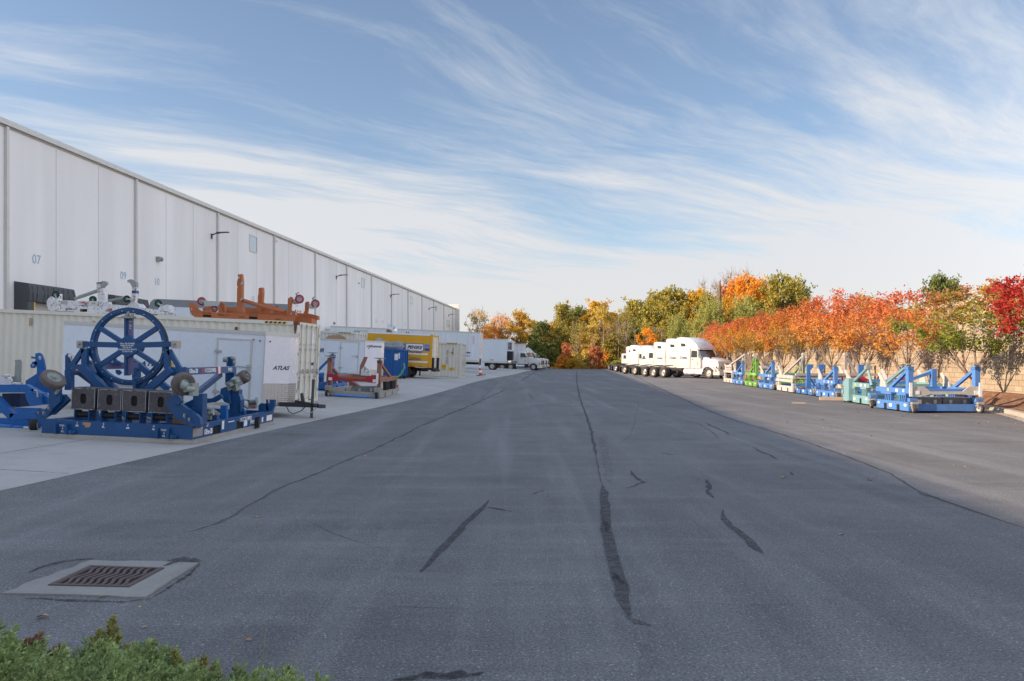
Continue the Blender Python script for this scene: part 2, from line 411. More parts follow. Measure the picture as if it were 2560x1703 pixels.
def concrete(name, c1, c2, rough=.85, joints=None):
    m, t, b = mat(name)
    big = obj_noise(t, .22, 6, .65, stretch=(1,1,1)); mid = obj_noise(t, 1.7, 6, .7, (4,2,0)); fine = obj_noise(t, 45, 3, .7)
    c = mixc(t, ramp(t, big, [(.3, 0.0), (.7, 1.0)]), c1, c2)
    c = mixc(t, ramp(t, mid, [(.5, .0), (.8, .45)]), c, tuple(x*.62 for x in c1))
    c = mixc(t, .35, c, ramp(t, fine, [(.3, .7), (.7, 1.3)]), 'MULTIPLY')
    t.links.new(c, b.inputs['Base Color']); b.inputs['Roughness'].default_value = rough; bump(t, b, fine, .3, .006)
    return m
M['concrete'] = concrete('yard_concrete', (.33,.315,.30), (.43,.41,.39))
M['apron'] = concrete('apron_concrete', (.20,.19,.18), (.33,.315,.295))
M['curb'] = concrete('kerb_concrete', (.32,.30,.26), (.42,.39,.34))
M['castiron'] = paint('cast_iron', (.115,.085,.08), .7, .7, (.12,.05,.035), scale=6, metal=.3)
M['rustiron'] = paint('rusty_iron', (.10,.05,.035), .8, .5, (.05,.03,.02), scale=6)
def mulch():
    m, t, b = mat('leaf_strewn_mulch')
    v = N(t, 'ShaderNodeTexVoronoi', i_Scale=9.0); tc = N(t, 'ShaderNodeTexCoord'); t.links.new(tc.outputs['Object'], v.inputs['Vector'])
    n = obj_noise(t, 1.2, 6, .7); f = obj_noise(t, 14, 5, .75)
    c = ramp(t, v.outputs['Color'], [(0, (.10,.055,.035)), (.5, (.20,.11,.07)), (.75, (.36,.17,.08)), (1, (.48,.24,.09))])
    c = mixc(t, ramp(t, n, [(.35, .2), (.7, .8)]), c, (.20,.115,.08)); c = mixc(t, .7, c, ramp(t, f, [(.3, .4), (.7, 1.5)]), 'MULTIPLY')
    t.links.new(c, b.inputs['Base Color']); b.inputs['Roughness'].default_value = .95; bump(t, b, f, 1.0, .06); return m
M['mulch'] = mulch()
def groundmat(name, cols):
    m, t, b = mat(name); n = obj_noise(t, .5, 6, .7); f = obj_noise(t, 6, 5, .75)
    c = ramp(t, n, [(.3, cols[0]), (.5, cols[1]), (.7, cols[2])]); c = mixc(t, .7, c, ramp(t, f, [(.3, .5), (.7, 1.5)]), 'MULTIPLY')
    t.links.new(c, b.inputs['Base Color']); b.inputs['Roughness'].default_value = .95; bump(t, b, f, .8, .08); return m
M['litter'] = groundmat('leaf_litter', [(.10,.07,.035), (.20,.12,.05), (.14,.13,.05)])
M['grass'] = groundmat('mown_grass', [(.06,.10,.025), (.09,.13,.035), (.12,.14,.04)])
def blockwall():
    m, t, b = mat('tan_retaining_blocks'); tc = N(t, 'ShaderNodeTexCoord'); mp = N(t, 'ShaderNodeMapping'); t.links.new(tc.outputs['Object'], mp.inputs[0])
    mp.inputs['Rotation'].default_value = (R(90), 0, 0); 
    sp = N(t, 'ShaderNodeSeparateXYZ'); t.links.new(tc.outputs['Object'], sp.inputs[0]); cb = N(t, 'ShaderNodeCombineXYZ')
    t.links.new(sp.outputs[1], cb.inputs[0]); t.links.new(sp.outputs[2], cb.inputs[1])
    br = N(t, 'ShaderNodeTexBrick', offset=.5); t.links.new(cb.outputs[0], br.inputs['Vector'])
    br.inputs['Color1'].default_value = (.33,.265,.195,1); br.inputs['Color2'].default_value = (.40,.335,.26,1); br.inputs['Mortar'].default_value = (.24,.19,.14,1)
    br.inputs['Scale'].default_value = 1.0; br.inputs['Mortar Size'].default_value = .010; br.inputs['Brick Width'].default_value = .46; br.inputs['Row Height'].default_value = .20; br.inputs['Mortar Smooth'].default_value = .3
    n = obj_noise(t, 2.5, 6, .7); n2 = obj_noise(t, .5, 4, .6)
    c = mixc(t, .55, br.outputs['Color'], ramp(t, n, [(.3, .65), (.7, 1.25)]), 'MULTIPLY')
    c = mixc(t, ramp(t, n2, [(.5, 0.0), (.75, .35)]), c, (.25,.195,.145))
    t.links.new(c, b.inputs['Base Color']); b.inputs['Roughness'].default_value = .92
    h = mth(t, 'SUBTRACT', mth(t, 'MULTIPLY', n, .5), br.outputs['Fac']); bump(t, b, h, .8, .03); return m
M['blocks'] = blockwall()
def leaf(name, cols, grad=None, trans=.42):      # cols: ramp over single leaves; grad: colours from crown foot to top
    m = bpy.data.materials.new(name); m.use_nodes = True; t = m.node_tree; t.nodes.clear()
    g = N(t, 'ShaderNodeNewGeometry'); n = obj_noise(t, 1.1 if grad else .45, 3, .6)
    r = mth(t, 'ADD', mth(t, 'MULTIPLY', g.outputs['Random Per Island'], .62), mth(t, 'MULTIPLY', n, .62))
    r = mth(t, 'SUBTRACT', r, .12)
    k = len(cols); c = ramp(t, r, [(i/(k-1), cc) for i, cc in enumerate(cols)])
    if grad:
        tc = N(t, 'ShaderNodeTexCoord'); sp = N(t, 'ShaderNodeSeparateXYZ'); t.links.new(tc.outputs['Generated'], sp.inputs[0])
        gz = mth(t, 'ADD', sp.outputs[2], mth(t, 'MULTIPLY', mth(t, 'SUBTRACT', n, .5), .9))
        gz = mth(t, 'ADD', gz, mth(t, 'MULTIPLY', mth(t, 'SUBTRACT', g.outputs['Random Per Island'], .5), .25))
        gc = ramp(t, gz, [(i/(len(grad)-1)*.8+.1, cc) for i, cc in enumerate(grad)]); c = mixc(t, .72, c, gc)
    d = N(t, 'ShaderNodeBsdfDiffuse'); tr = N(t, 'ShaderNodeBsdfTranslucent'); t.links.new(c, d.inputs[0]); t.links.new(c, tr.inputs[0])
    mx = N(t, 'ShaderNodeMixShader'); mx.inputs[0].default_value = trans; t.links.new(d.outputs[0], mx.inputs[1]); t.links.new(tr.outputs[0], mx.inputs[2])
    o = N(t, 'ShaderNodeOutputMaterial'); t.links.new(mx.outputs[0], o.inputs[0]); return m
LF = {
 'olive': leaf('olive_leaves', [(.18,.19,.05), (.31,.30,.08), (.50,.41,.10), (.64,.46,.10)]),
 'green': leaf('green_leaves', [(.10,.14,.05), (.18,.22,.07), (.29,.31,.09), (.44,.39,.11)]),
 'darkgreen': leaf('dark_green_leaves', [(.08,.12,.05), (.15,.19,.07), (.24,.27,.09), (.38,.35,.11)]),
 'yellow': leaf('yellow_leaves', [(.44,.36,.09), (.64,.49,.12), (.76,.58,.16), (.62,.40,.10)]),
 'gold': leaf('golden_leaves', [(.38,.24,.04), (.62,.38,.05), (.70,.44,.06), (.52,.40,.08)]),
 'orange': leaf('orange_leaves', [(0.448,0.199,0.045), (0.850,0.366,0.057), (0.850,0.447,0.058), (0.795,0.207,0.052)]),
 'rust': leaf('rusty_brown_leaves', [(0.289,0.193,0.086), (0.444,0.284,0.113), (0.489,0.351,0.137), (0.357,0.272,0.133)]),
 'red': leaf('red_orange_leaves', [(0.397,0.140,0.076), (0.606,0.233,0.115), (0.663,0.311,0.151), (0.555,0.342,0.171)]),
 'lime': leaf('pale_green_leaves', [(.24,.27,.08), (.34,.36,.11), (.44,.43,.14), (.40,.36,.11)]),
 'mapleorange': leaf('red_to_orange_leaves', [(.46,.13,.06), (.66,.22,.08), (.74,.32,.10), (.60,.26,.08)], [(.70,.42,.10), (.74,.33,.09), (.68,.22,.09), (.58,.15,.08)]),
 'maplegold': leaf('gold_to_orange_leaves', [(0.248,0.147,0.035), (0.541,0.236,0.051), (0.652,0.338,0.071), (0.397,0.250,0.046)], [(0.241,0.204,0.037), (0.615,0.375,0.071), (0.569,0.199,0.051), (0.488,0.109,0.054)]),
 'maplegreen': leaf('green_to_red_leaves', [(.14,.18,.05), (.28,.28,.06), (.44,.27,.08), (.50,.17,.07)], [(.17,.28,.05), (.26,.34,.06), (.38,.30,.08), (.52,.18,.09)]),
 'maplered': leaf('crimson_leaves', [(0.291,0.032,0.032), (0.467,0.055,0.046), (0.565,0.093,0.057), (0.389,0.057,0.048)], [(0.487,0.080,0.053), (0.446,0.050,0.045), (0.407,0.037,0.037)]),
}
# ------------------------------------------------------------------ ground
rnd = random.Random(5)
def gridmesh(name, xs, ys, zf, m, kind='structure', xf=None):
    vs = []; fs = []; nx = len(xs)
    for y in ys:
        for x in xs:
            X = xf(x, y) if xf else x
            vs.append((X, y, zf(X, y)))
    for j in range(len(ys)-1):
        for i in range(nx-1): fs.append((j*nx+i, j*nx+i+1, (j+1)*nx+i+1, (j+1)*nx+i))
    me = bpy.data.meshes.new(name); me.from_pydata(vs, [], fs); me.materials.append(m)
    me.polygons.foreach_set('use_smooth', [True]*len(fs))
    o = bpy.data.objects.new(name, me); COL.objects.link(o); o['kind'] = kind; return o
lx = lambda l, y: l + LAT*y          # lateral distance -> x
ysA = [-60, -30, -15] + list(range(-5, 60, 3)) + list(range(60, 155, 5)) + [155]
gridmesh('asphalt_drive', [-28.5, -24, -20, -16, -13, -10, -9, -8, -7, -6.2, -5, -3, 0, 4, 8, 12, 14.5], ysA, lambda x, y: Hgt(x, y), M['asphalt'], xf=lambda l, y: lx(l if l < 14 else 14.6 + (1.2 if y > 32 else (0 if y > 5 else 0)), y))
def padedge(y): return -7.2 + (.35 if 30 < y < 70 else 0) * 0 - .12*math.sin(y*.13)
gridmesh('concrete_yard', [0, .03, .08, .15, .25, .4, .6, .8, 1], [-60, -30, -12] + list(range(-4, 60, 2)) + list(range(60, 136, 5)),
         lambda x, y: Hgt(x, y) + .004, M['concrete'], xf=lambda u, y: lx(padedge(y) + u*(-27.4 - padedge(y)), y))
# joints sawn into the concrete
for i, l in enumerate((-9.6, -13.4, -17.2)):
    b_ = MB(); ys = [0, 10, 20, 30, 40, 50, 60, 90, 130]
    for y0, y1 in zip(ys[:-1], ys[1:]):
        b_.quad((lx(l-.012,y0),y0,Hgt(lx(l,y0),y0)+.008),(lx(l+.012,y0),y0,Hgt(lx(l,y0),y0)+.008),(lx(l+.012,y1),y1,Hgt(lx(l,y1),y1)+.008),(lx(l-.012,y1),y1,Hgt(lx(l,y1),y1)+.008))
    struct(b_.build('concrete_joint', M['sealer2'], smoothf=False))
for y in (11.5, 16, 22, 28, 34, 40, 46, 52, 58, 66, 74):
    b_ = MB(); ls = [-7.4, -9, -11, -14, -20, -27]
    for l0, l1 in zip(ls[:-1], ls[1:]):
        f_ = lambda l, dy: (lx(l, y), y + dy - LAT*(l+7), Hgt(lx(l, y), y) + .009)
        b_.quad(f_(l0,-.012), f_(l0,.012), f_(l1,.012), f_(l1,-.012))
    struct(b_.build('concrete_joint', M['sealer2'], smoothf=False))
# the country around, one sheet to the horizon
def terr(x, y):
    lat = x - LAT*y
    z = -.35 - 2.2*smooth(150, 230, y) 
    if lat > 15: z = -.35
    z += 2.0*smooth(20, 60, lat)*smooth(60, 130, y)
    return z
gridmesh('forest_floor', [-900, -400, -150, -80, -50, -30, -10, 0, 10, 20, 30, 40, 60, 90, 150, 400, 900],
         [-300, -60, 0, 40, 80, 120, 150, 160, 180, 200, 230, 300, 450, 800, 1400], terr, M['litter'])
g_ = MB(); g_.prism([(-12,143,-.3),(-2,138.5,-.3),(9.6,153,-.3),(9.6,176,-.5),(-12,176,-.5)], (0,0,.345)); struct(g_.build('grass_verge', M['grass'], smoothf=False))

# mulch bed between the kerb and the retaining wall
WL = 15.3                            # lateral position of the retaining wall face
def curb_l(y): return 14.25 - 1.15*smooth(30, 21, y) if y < 30 else 14.25
def curb_x(y): return lx(14.2, y) - 2.3*max(0, (29 - y)/6)**1.5*.55
bed = MB(); ys = list(range(4, 30, 1)) + list(range(30, 84, 3))
r2 = random.Random(2)
rows = []
for y in ys:
    x0 = curb_x(y) + .12; x1 = lx(WL + .05, y)
    rows.append([(x0 + (x1-x0)*u, y, .13 + .42*smooth(0, 1, u) + (0 if u in (0, 1) else r2.uniform(-.03,.04))) for u in (0, .2, .4, .6, .8, 1)])
o = len(bed.v)
for j in range(len(rows)-1):
    for i in range(5): bed.quad(rows[j][i], rows[j][i+1], rows[j+1][i+1], rows[j+1][i])
struct(bed.build('mulch_bed', M['mulch'], sharp=80))
cb_ = MB()
for y0, y1 in zip(ys[:-1], ys[1:]):
    n_ = 1 if y1 - y0 < 2 else 3
    for k in range(n_):
        a0 = y0 + (y1-y0)*k/n_; a1 = y0 + (y1-y0)*(k+1)/n_ - .015
        xa, xb = curb_x(a0), curb_x(a1)
        lo = [(xa-.05,a0,-.02),(xa,a0,.13),(xa+.15,a0,.14),(xa+.16,a0,-.02)]; hi = [(xb-.05,a1,-.02),(xb,a1,.13),(xb+.15,a1,.14),(xb+.16,a1,-.02)]
        cb_.add(lo+hi, [(0,1,5,4),(1,2,6,5),(2,3,7,6),(0,3,2,1),(4,5,6,7)])
struct(cb_.build('kerb', M['curb'], smoothf=False))
gut = MB()
for y0, y1 in zip(ys[:-1], ys[1:]):
    xa, xb = curb_x(y0)-.05, curb_x(y1)-.05
    gut.quad((xa-.32,y0,.004),(xa,y0,.006),(xb,y1,.006),(xb-.32,y1,.004))
struct(gut.build('gutter_strip', M['curb'], smoothf=False))

# retaining wall, in its own frame: local y runs along the wall
WY0, WY1 = 2, 84
rw = thing('retaining_wall', 'tall tan block retaining wall behind the row of autumn trees', 'wall', (lx(WL, WY0), WY0, 0), (0, 0, -math.atan(LAT)))
LW = (WY1 - WY0)/math.cos(math.atan(LAT))
b_ = MB(); nrow = 16
for k in range(nrow):                # every course is set back a little
    z0 = .0 + k*.2; s_ = .012*k
    b_.box(s_, .6, 0, LW, z0, z0+.2)
b_.build('wall_face', M['blocks'], rw, smoothf=False)
b_ = MB(); y = 0
while y < LW - .5:
    b_.box(.17, .62, y, y+.595, 3.2, 3.3); y += .6
b_.build('coping', M['curb'], rw, smoothf=False)
# two step-outs in the wall far away
for yy in (62, 69.5):
    b_ = MB(); b_.prism([(0,yy,0),(-.9,yy,0),(-.7,yy,1.9),(0,yy,2.4)], (0,.7,0)); b_.build('buttress', M['blocks'], rw, smoothf=False)
hill = gridmesh('hillside', [WL+.5, WL+3, WL+8, WL+16, WL+40, WL+120], [0, 10, 20, 30, 40, 50, 60, 70, 78, 82, 84], lambda x, y: 3.12 + (1.2*smooth(WL+2, WL+30, x-LAT*y)) , M['litter'], xf=lx)
b_ = MB(); hx = [WL+.6, WL+8, WL+30, WL+120]
b_.prism([(lx(WL+.55, 84), 84, 3.1), (lx(WL+120, 84), 84, 4.3), (lx(WL+120, 150), 150, .8), (lx(WL+8, 125), 125, -.4)], (0,0,-.6))
struct(b_.build('hill_end', M['litter'], smoothf=False))
# timber guard rail on top of the wall
for k, (y0, lab) in enumerate(((28.0, 'weathered timber rail fence on the retaining wall above the green tree'),)):
    fn = thing('timber_fence', lab, 'fence', (lx(WL+.75, y0), y0, 3.1), (0,0,-math.atan(LAT)))
    for i in range(5):
        b_ = MB(); b_.box(-.08,.08, i*2.2-.08, i*2.2+.08, -.05, 1.15); b_.build('post', M['wood'], fn)
    for z in (.45, .9):
        b_ = MB(); b_.box(-.13,-.083, -.1, 9.0, z, z+.16); b_.build('rail', M['wood'], fn)

# ------------------------------------------------------------------ marks on the asphalt
def strip(name, pts, m, w=.1, jit=.25, z=.004, seed=0, disp=True, taper=True, sub=5):
    w = (w[0]*.8, w[1]*.8) if isinstance(w, tuple) else w*.8
    rr = random.Random(seed); P = []
    k = 2560/2357 if disp else 1.0
    g = [G(x*k, y*k, z) for x, y in pts]
    for a, b2 in zip(g[:-1], g[1:]):
        nn = max(2, min(40, int((b2-a).length/.25*sub/5)))
        for i in range(nn): P.append(a.lerp(b2, i/nn))
    P.append(g[-1]); Lft = []; Rgt = []
    n = len(P)
    for i, p in enumerate(P):
        d = (P[min(n-1,i+1)] - P[max(0,i-1)]); d.normalize(); s = Vector((-d.y, d.x, 0))
        ww = (w[0] + (w[1]-w[0])*i/(n-1)) if isinstance(w, tuple) else w
        t = 1.0
        if taper: t = min(1, .25 + i/3, .25 + (n-1-i)/3)
        off = s*rr.uniform(-jit, jit)*ww*.6
        Lft.append(p + off + s*ww*t*.5*rr.uniform(1-jit, 1+jit)); Rgt.append(p + off - s*ww*t*.5*rr.uniform(1-jit, 1+jit))
    b_ = MB()
    for i in range(n-1): b_.quad(Lft[i], Rgt[i], Rgt[i+1], Lft[i+1])
    for v in b_.v: v.z = Hgt(v.x, v.y) + z
    return struct(b_.build(name, m, smoothf=False))
S1, S2 = M['sealer'], M['sealer2']
strip('crack_seal', [(1327,853),(1328,880),(1334,915),(1343,940),(1352,962),(1360,990),(1366,1020),(1372,1050)], S1, (.12,.07), .5, seed=1)
strip('asphalt_crack', [(1372,1050),(1378,1085),(1386,1120)], S2, .03, .5, seed=2)
strip('pale_patch', [(1386,1002),(1392,1040),(1398,1075),(1404,1112)], M['palepatch'], (.18,.16), .25, seed=3)
strip('crack_seal', [(1389,1118),(1392,1160),(1394,1200),(1398,1235),(1406,1275),(1418,1310),(1428,1340),(1432,1370),(1448,1415)], S1, (.13,.14), .18, seed=4, z=.006)
strip('crack_seal', [(1390,1196),(1396,1222)], M['darkasphalt'], .13, .4, seed=41, z=.01)
strip('crack_seal', [(1414,1318),(1432,1342)], M['darkasphalt'], .12, .4, seed=42, z=.01)
strip('pale_patch', [(1496,1440),(1492,1480),(1488,1530),(1478,1568)], M['palepatch'], (.11,.10), .25, seed=5)
strip('pale_patch', [(1440,1415),(1470,1432),(1498,1440)], S2, .10, .3, seed=6)
strip('asphalt_joint', [(1232,858),(1180,890),(1090,930),(1030,955),(960,985),(900,1015),(850,1040),(790,1062),(740,1085),(690,1105),(640,1125),(605,1145),(570,1165),(520,1195),(470,1215),(420,1228)], S2, (.16,.05), .7, seed=7)
strip('asphalt_joint', [(1150,878),(1090,935),(980,970)], S2, .03, .7, seed=71)
strip('crack_seal', [(1126,1152),(1098,1180),(1068,1208),(1052,1230),(1030,1250),(1000,1280),(966,1315)], S1, (.09,.10), .22, seed=8)
strip('crack_seal', [(1120,1167),(1148,1172),(1178,1178)], S1, (.14,.07), .5, seed=9, sub=12)
strip('crack_seal', [(1453,1084),(1462,1098),(1480,1110),(1462,1117),(1440,1124)], S1, .07, .5, seed=10, sub=10)
strip('crack_seal', [(1626,1104),(1634,1118),(1630,1132),(1642,1147)], S1, .08, .5, seed=11, sub=10)
strip('crack_seal', [(1664,1173),(1668,1195),(1682,1210),(1712,1232),(1736,1256),(1758,1272)], S1, (.08,.12), .3, seed=12)
strip('crack_seal', [(1732,1028),(1752,1040),(1775,1048),(1788,1057)], S1, (.05,.1), .4, seed=13)
strip('crack_seal', [(1620,972),(1650,985),(1682,1002)], S2, .09, .6, seed=14)
strip('crack_seal', [(1575,968),(1610,976),(1640,995),(1655,1010)], S2, .04, .6, seed=15)
strip('crack_seal', [(1520,1042),(1545,1046),(1568,1046)], S2, .12, .6, seed=16, sub=12)
strip('crack_seal', [(1222,1138),(1238,1133),(1252,1129)], S2, .07, .6, seed=17, sub=10)
strip('crack_seal', [(580,1190),(606,1189)], S1, .07, .6, seed=18, sub=12)
strip('asphalt_joint', [(1455,862),(1510,890),(1560,913),(1610,936),(1660,957),(1710,974),(1760,988),(1810,1003),(1870,1022),(1930,1043),(1985,1065),(2050,1090),(2110,1128),(2150,1145),(2200,1162),(2280,1188),(2357,1215)], S1, (.14,.05), .6, seed=19)
strip('asphalt_joint', [(2110,1132),(2125,1140),(2165,1146)], S2, .09, .6, seed=20, sub=12)
strip('stain', [(905,1562),(985,1556),(1060,1548),(1100,1556)], M['darkasphalt'], (.10,.2), .5, seed=21, sub=14)
strip('asphalt_crack', [(700,1195),(760,1225),(830,1250),(900,1268)], S2, .012, .6, seed=22)
strip('asphalt_crack', [(960,1312),(1060,1320),(1200,1318)], S2, .015, .7, seed=23)
strip('asphalt_crack', [(1560,1385),(1700,1392),(1860,1390)], S2, .012, .7, seed=24)
strip('asphalt_crack', [(900,1395),(980,1398),(1080,1402)], S2, .012, .7, seed=25)
strip('asphalt_crack', [(1470,930),(1464,965),(1452,1000),(1430,1020)], M['palepatch'], .03, .6, seed=26)
strip('pale_streak', [(1105,912),(1135,913),(1160,914)], M['palepatch'], .12, .6, seed=27, sub=12)
strip('pale_streak', [(1215,905),(1223,912),(1226,918)], M['palepatch'], .1, .6, seed=28)
strip('crack_seal', [(1840,990),(1870,992),(1895,990)], S2, .05, .6, seed=29, sub=12)

# ------------------------------------------------------------------ storm drain
k_ = 1.0
ap = [G(4,1486), G(363,1496), G(495,1410), G(229,1403)]
gr = [G(120,1468), G(323,1472.5), G(411,1425), G(225,1419)]
ap_o = MB(); n_ = 18
def rag(a, b2, k, j):
    out = []; 
    for i in range(k):
        p = a.lerp(b2, i/k); d = (b2-a).normalized(); s = Vector((-d.y, d.x, 0))
        out.append(p + (s*rnd.uniform(-j, j) if i else Vector()))
    return out
# apron: ring of quads around the grate opening
outer = rag(ap[0], ap[1], 8, .012) + rag(ap[1], ap[2], 8, .008) + rag(ap[2], ap[3], 8, .02) + rag(ap[3], ap[0], 8, .025)
inner = []
for a, b2 in ((0,1),(1,2),(2,3),(3,0)): inner += [gr[a].lerp(gr[b2], i/8) for i in range(8)]
for i in range(32):
    j = (i+1) % 32
    A, B, C, Dd = [Vector((p.x, p.y, z)) for p, z in ((outer[i], .012), (outer[j], .012), (inner[j], .012), (inner[i], .012))]
    ap_o.quad(A, B, C, Dd)
    ap_o.quad(Vector((A.x,A.y,-.02)), Vector((B.x,B.y,-.02)), B, A)
struct(ap_o.build('concrete_apron', M['apron'], smoothf=False))
strip('dark_gravel', [(p[0], p[1]) for p in ((60,1318),(120,1298),(180,1288),(215,1288))], M['darkasphalt'], .10, .5, seed=31, sub=10)
strip('dark_gravel', [(60,1376),(180,1382),(290,1384),(345,1378)], M['darkasphalt'], .05, .5, seed=32, sub=10)
strip('dark_gravel', [(345,1378),(400,1345),(435,1322),(460,1298)], M['darkasphalt'], .04, .5, seed=33, sub=10)
strip('dark_gravel', [(370,1305),(410,1293),(440,1287),(465,1292)], M['darkasphalt'], (.08,.16), .4, z=.016, seed=34, sub=12)
strip('dark_gravel', [(385,1292),(420,1284),(450,1288)], M['darkasphalt'], (.12,.1), .4, z=.015, seed=35, sub=12)
dg_ = thing('storm_drain_grate', 'rusty cast iron storm drain grate with wavy slots set in concrete', 'drain grate', tuple(gr[0]))
def bil(u, v, z): 
    p = gr[0].lerp(gr[1], u).lerp(gr[3].lerp(gr[2], u), v); return Vector((p.x, p.y, z))
fr = MB(); e = .055; q = .06
for (u0,u1,v0,v1) in ((0,1,0,q),(0,1,1-q,1),(0,e,q,1-q),(1-e,1,q,1-q)):
    lo = [bil(u0,v0,-.01), bil(u1,v0,-.01), bil(u1,v1,-.01), bil(u0,v1,-.01)]; fr.prism(lo, (0,0,.031))
fr.build('rim', M['castiron'], dg_, world=True, smoothf=False)
bars = MB(); nb = 10
wv = lambda v: .030*math.sin(v*2*math.pi*2)
for i in range(nb+1):
    uc = e + (1-2*e)*i/nb; hw = .022
    for s in range(24):
        v0 = q + (1-2*q)*s/24; v1 = q + (1-2*q)*(s+1)/24
        w0 = hw; c0 = uc + (wv(v0) if 0 < i < nb else 0); c1 = uc + (wv(v1) if 0 < i < nb else 0)
        lo = [bil(c0-w0,v0,-.012), bil(c0+w0,v0,-.012), bil(c1+w0,v1,-.012), bil(c1-w0,v1,-.012)]; bars.prism(lo, (0,0,.030))
bars.build('bars', M['castiron'], dg_, world=True, smoothf=False)
cr = MB()
for v in (.36, .64):
    cr.prism([bil(e,v-.02,-.03), bil(1-e,v-.02,-.03), bil(1-e,v+.02,-.03), bil(e,v+.02,-.03)], (0,0,.030))
cr.build('cross_bars', M['rustiron'], dg_, world=True, smoothf=False)
pit = MB(); lo = [bil(0,0,.0055), bil(1,0,.0055), bil(1,1,.0055), bil(0,1,.0055)]
pit.quad(*lo); pit.build('sump', M['dark'], dg_, world=True, smoothf=False)

# ------------------------------------------------------------------ fallen leaves
lf_m = [plain('orange_fallen_leaf', (.50,.22,.08), .8), plain('tan_fallen_leaf', (.42,.30,.18), .8), plain('yellow_fallen_leaf', (.55,.38,.08), .8), plain('red_fallen_leaf', (.45,.10,.04), .8)]
lmesh = []
for k, m_ in enumerate(lf_m):
    b_ = MB(); c_ = [(0,0,.0),(.2,.28,.12),(.5,.30,.20),(1,0,.05),(.5,-.30,.2),(.2,-.28,.1)]
    b_.add([Vector(p) for p in c_] + [Vector((.5,0,.05))], [(0,1,6),(1,2,6),(2,3,6),(3,4,6),(4,5,6),(5,0,6)])
    o = b_.build('fallen_leaf', m_, smoothf=False); lmesh.append(o.data); bpy.data.objects.remove(o)
def leaf_at(p, size, k, label, group=None):
    o = bpy.data.objects.new('fallen_leaf', lmesh[k]); COL.objects.link(o)
    o.location = (p.x, p.y, Hgt(p.x, p.y) + .006); o.scale = (size,)*3; o.rotation_euler = (rnd.uniform(-.2,.2), rnd.uniform(-.2,.2), rnd.uniform(0,6.3))
    tag(o, label, 'leaf', group)
leaf_at(G(92,1546), .09, 1, 'long tan dead leaf on asphalt between drain and juniper'); leaf_at(G(613,1603), .045, 0, 'small pink orange leaf on asphalt right of the juniper')
leaf_at(G(913,1142), .10, 0, 'orange leaf lying beside the long asphalt joint in the drive'); leaf_at(G(582,1460), .03, 0, 'tiny orange leaf on asphalt right of the drain apron')
leaf_at(G(350,1521), .03, 2, 'tiny yellow leaf on asphalt just below the drain apron'); leaf_at(G(244,1496), .05, 2, 'yellow leaf at the lower edge of the drain apron')
leaf_at(G(2097,1338), .06, 1, 'brown leaf alone on the shaded asphalt at lower right'); leaf_at(G(2146,1129), .07, 0, 'orange leaf alone on the sunlit asphalt near the shadow edge')
leaf_at(G(643,1295), .05, 1, 'small tan leaf on the asphalt above the drain'); leaf_at(G(354,1571), .04, 1, 'small tan leaf on asphalt just above the juniper tips')
for i in range(70):
    px = rnd.uniform(1850, 2560); py = rnd.uniform(975, 1200) if i < 18 else rnd.uniform(960, 1075)
    p = G(px, py)
    if p.x > curb_x(p.y) - .1 or (p.x > lx(10.6, p.y) and p.y > 24.5): continue
    leaf_at(p, rnd.uniform(.05,.11), rnd.choice((0,0,1,2,3)), 'small autumn leaf lying on the asphalt in front of the parked stands', 'fallen leaves on the sunlit asphalt')
for i in range(45):
    y = rnd.uniform(21, 27.5); x = curb_x(y) - abs(rnd.gauss(0.0, .35)) - .04
    leaf_at(Vector((x,y,0)), rnd.uniform(.05,.09), rnd.choice((0,1,2,3)), 'small autumn leaf lying along the kerb', 'fallen leaves along the kerb')

# ------------------------------------------------------------------ warehouse, in its own frame: y runs along the wall, x = 0 is the wall face
BH = 13.1
th0 = math.atan(LAT); cs = math.cos(th0)
wh = thing('warehouse', 'long pale grey tilt up warehouse with downspouts along the yard', 'warehouse', (-27.5, 0, 0), (0, 0, -th0))
def wy(px): return 27.5*F/(1451-px)/cs          # photograph column -> distance along the wall
joints = []
ds = [wy(x) for x in (13, 353, 559, 699, 802, 877, 938, 975, 1025, 1058, 1086, 1110, 1131)]
bay = (ds[-1]-ds[0])/12
ds = [ds[0] + bay*i for i in range(13)]
ds[7] -= 0; allds = [ds[0] - bay*i for i in range(1, 10)][::-1] + ds
y0, y1 = allds[0] - 2, wy(1138)
b_ = MB()
b_.box(-60, 0, y0, y1, -.4, BH); b_.build('wall', M['wall'], wh, smoothf=False)
jm = plain('joint_sealant', (.30,.30,.32), .8)
for a in allds:
    for k in (1, 2):
        yy = a + bay*k/3
        if 30 < yy < y1 - 1:
            jn = MB(); jn.box(0, .003, yy-.014, yy+.014, -.3, BH-.35); jn.build('panel_joint', jm, wh, smoothf=False)
b_ = MB(); b_.box(-60.1, .16, y0-.1, y1+.05, BH+.02, BH+.10); b_.box(.03, .17, y0-.1, y1+.05, BH-.17, BH+.02); b_.build('gutter', M['trim'], wh, smoothf=False)
b_ = MB(); b_.box(0.002, .03, y0, y1, BH-.28, BH-.17); b_.build('fascia', plain('fascia_trim', (.42,.38,.34), .6), wh, smoothf=False)  # brown-grey band below the gutter
b_ = MB(); b_.box(-61, .9, y1+.05, y1+.5, -.4, BH+.9); b_.box(-25, -.3, y1+.5, y1+6, -.4, BH+.6); b_.build('end_wall', M['wall'], wh, smoothf=False)
for i, a in enumerate(allds):
    b_ = MB(); w_ = .17
    b_.box(.005, .16, a-w_/2, a+w_/2, .5, BH-.24)
    for z in (3.5, 8.0): b_.box(.004, .175, a-w_/2-.015, a+w_/2+.015, z, z+.05)
    b_.build('downspout', M['trim'], wh, smoothf=False)
def wz(px, py): return 1.7 - (py-901)/F*(27.5*F/(1451-px))
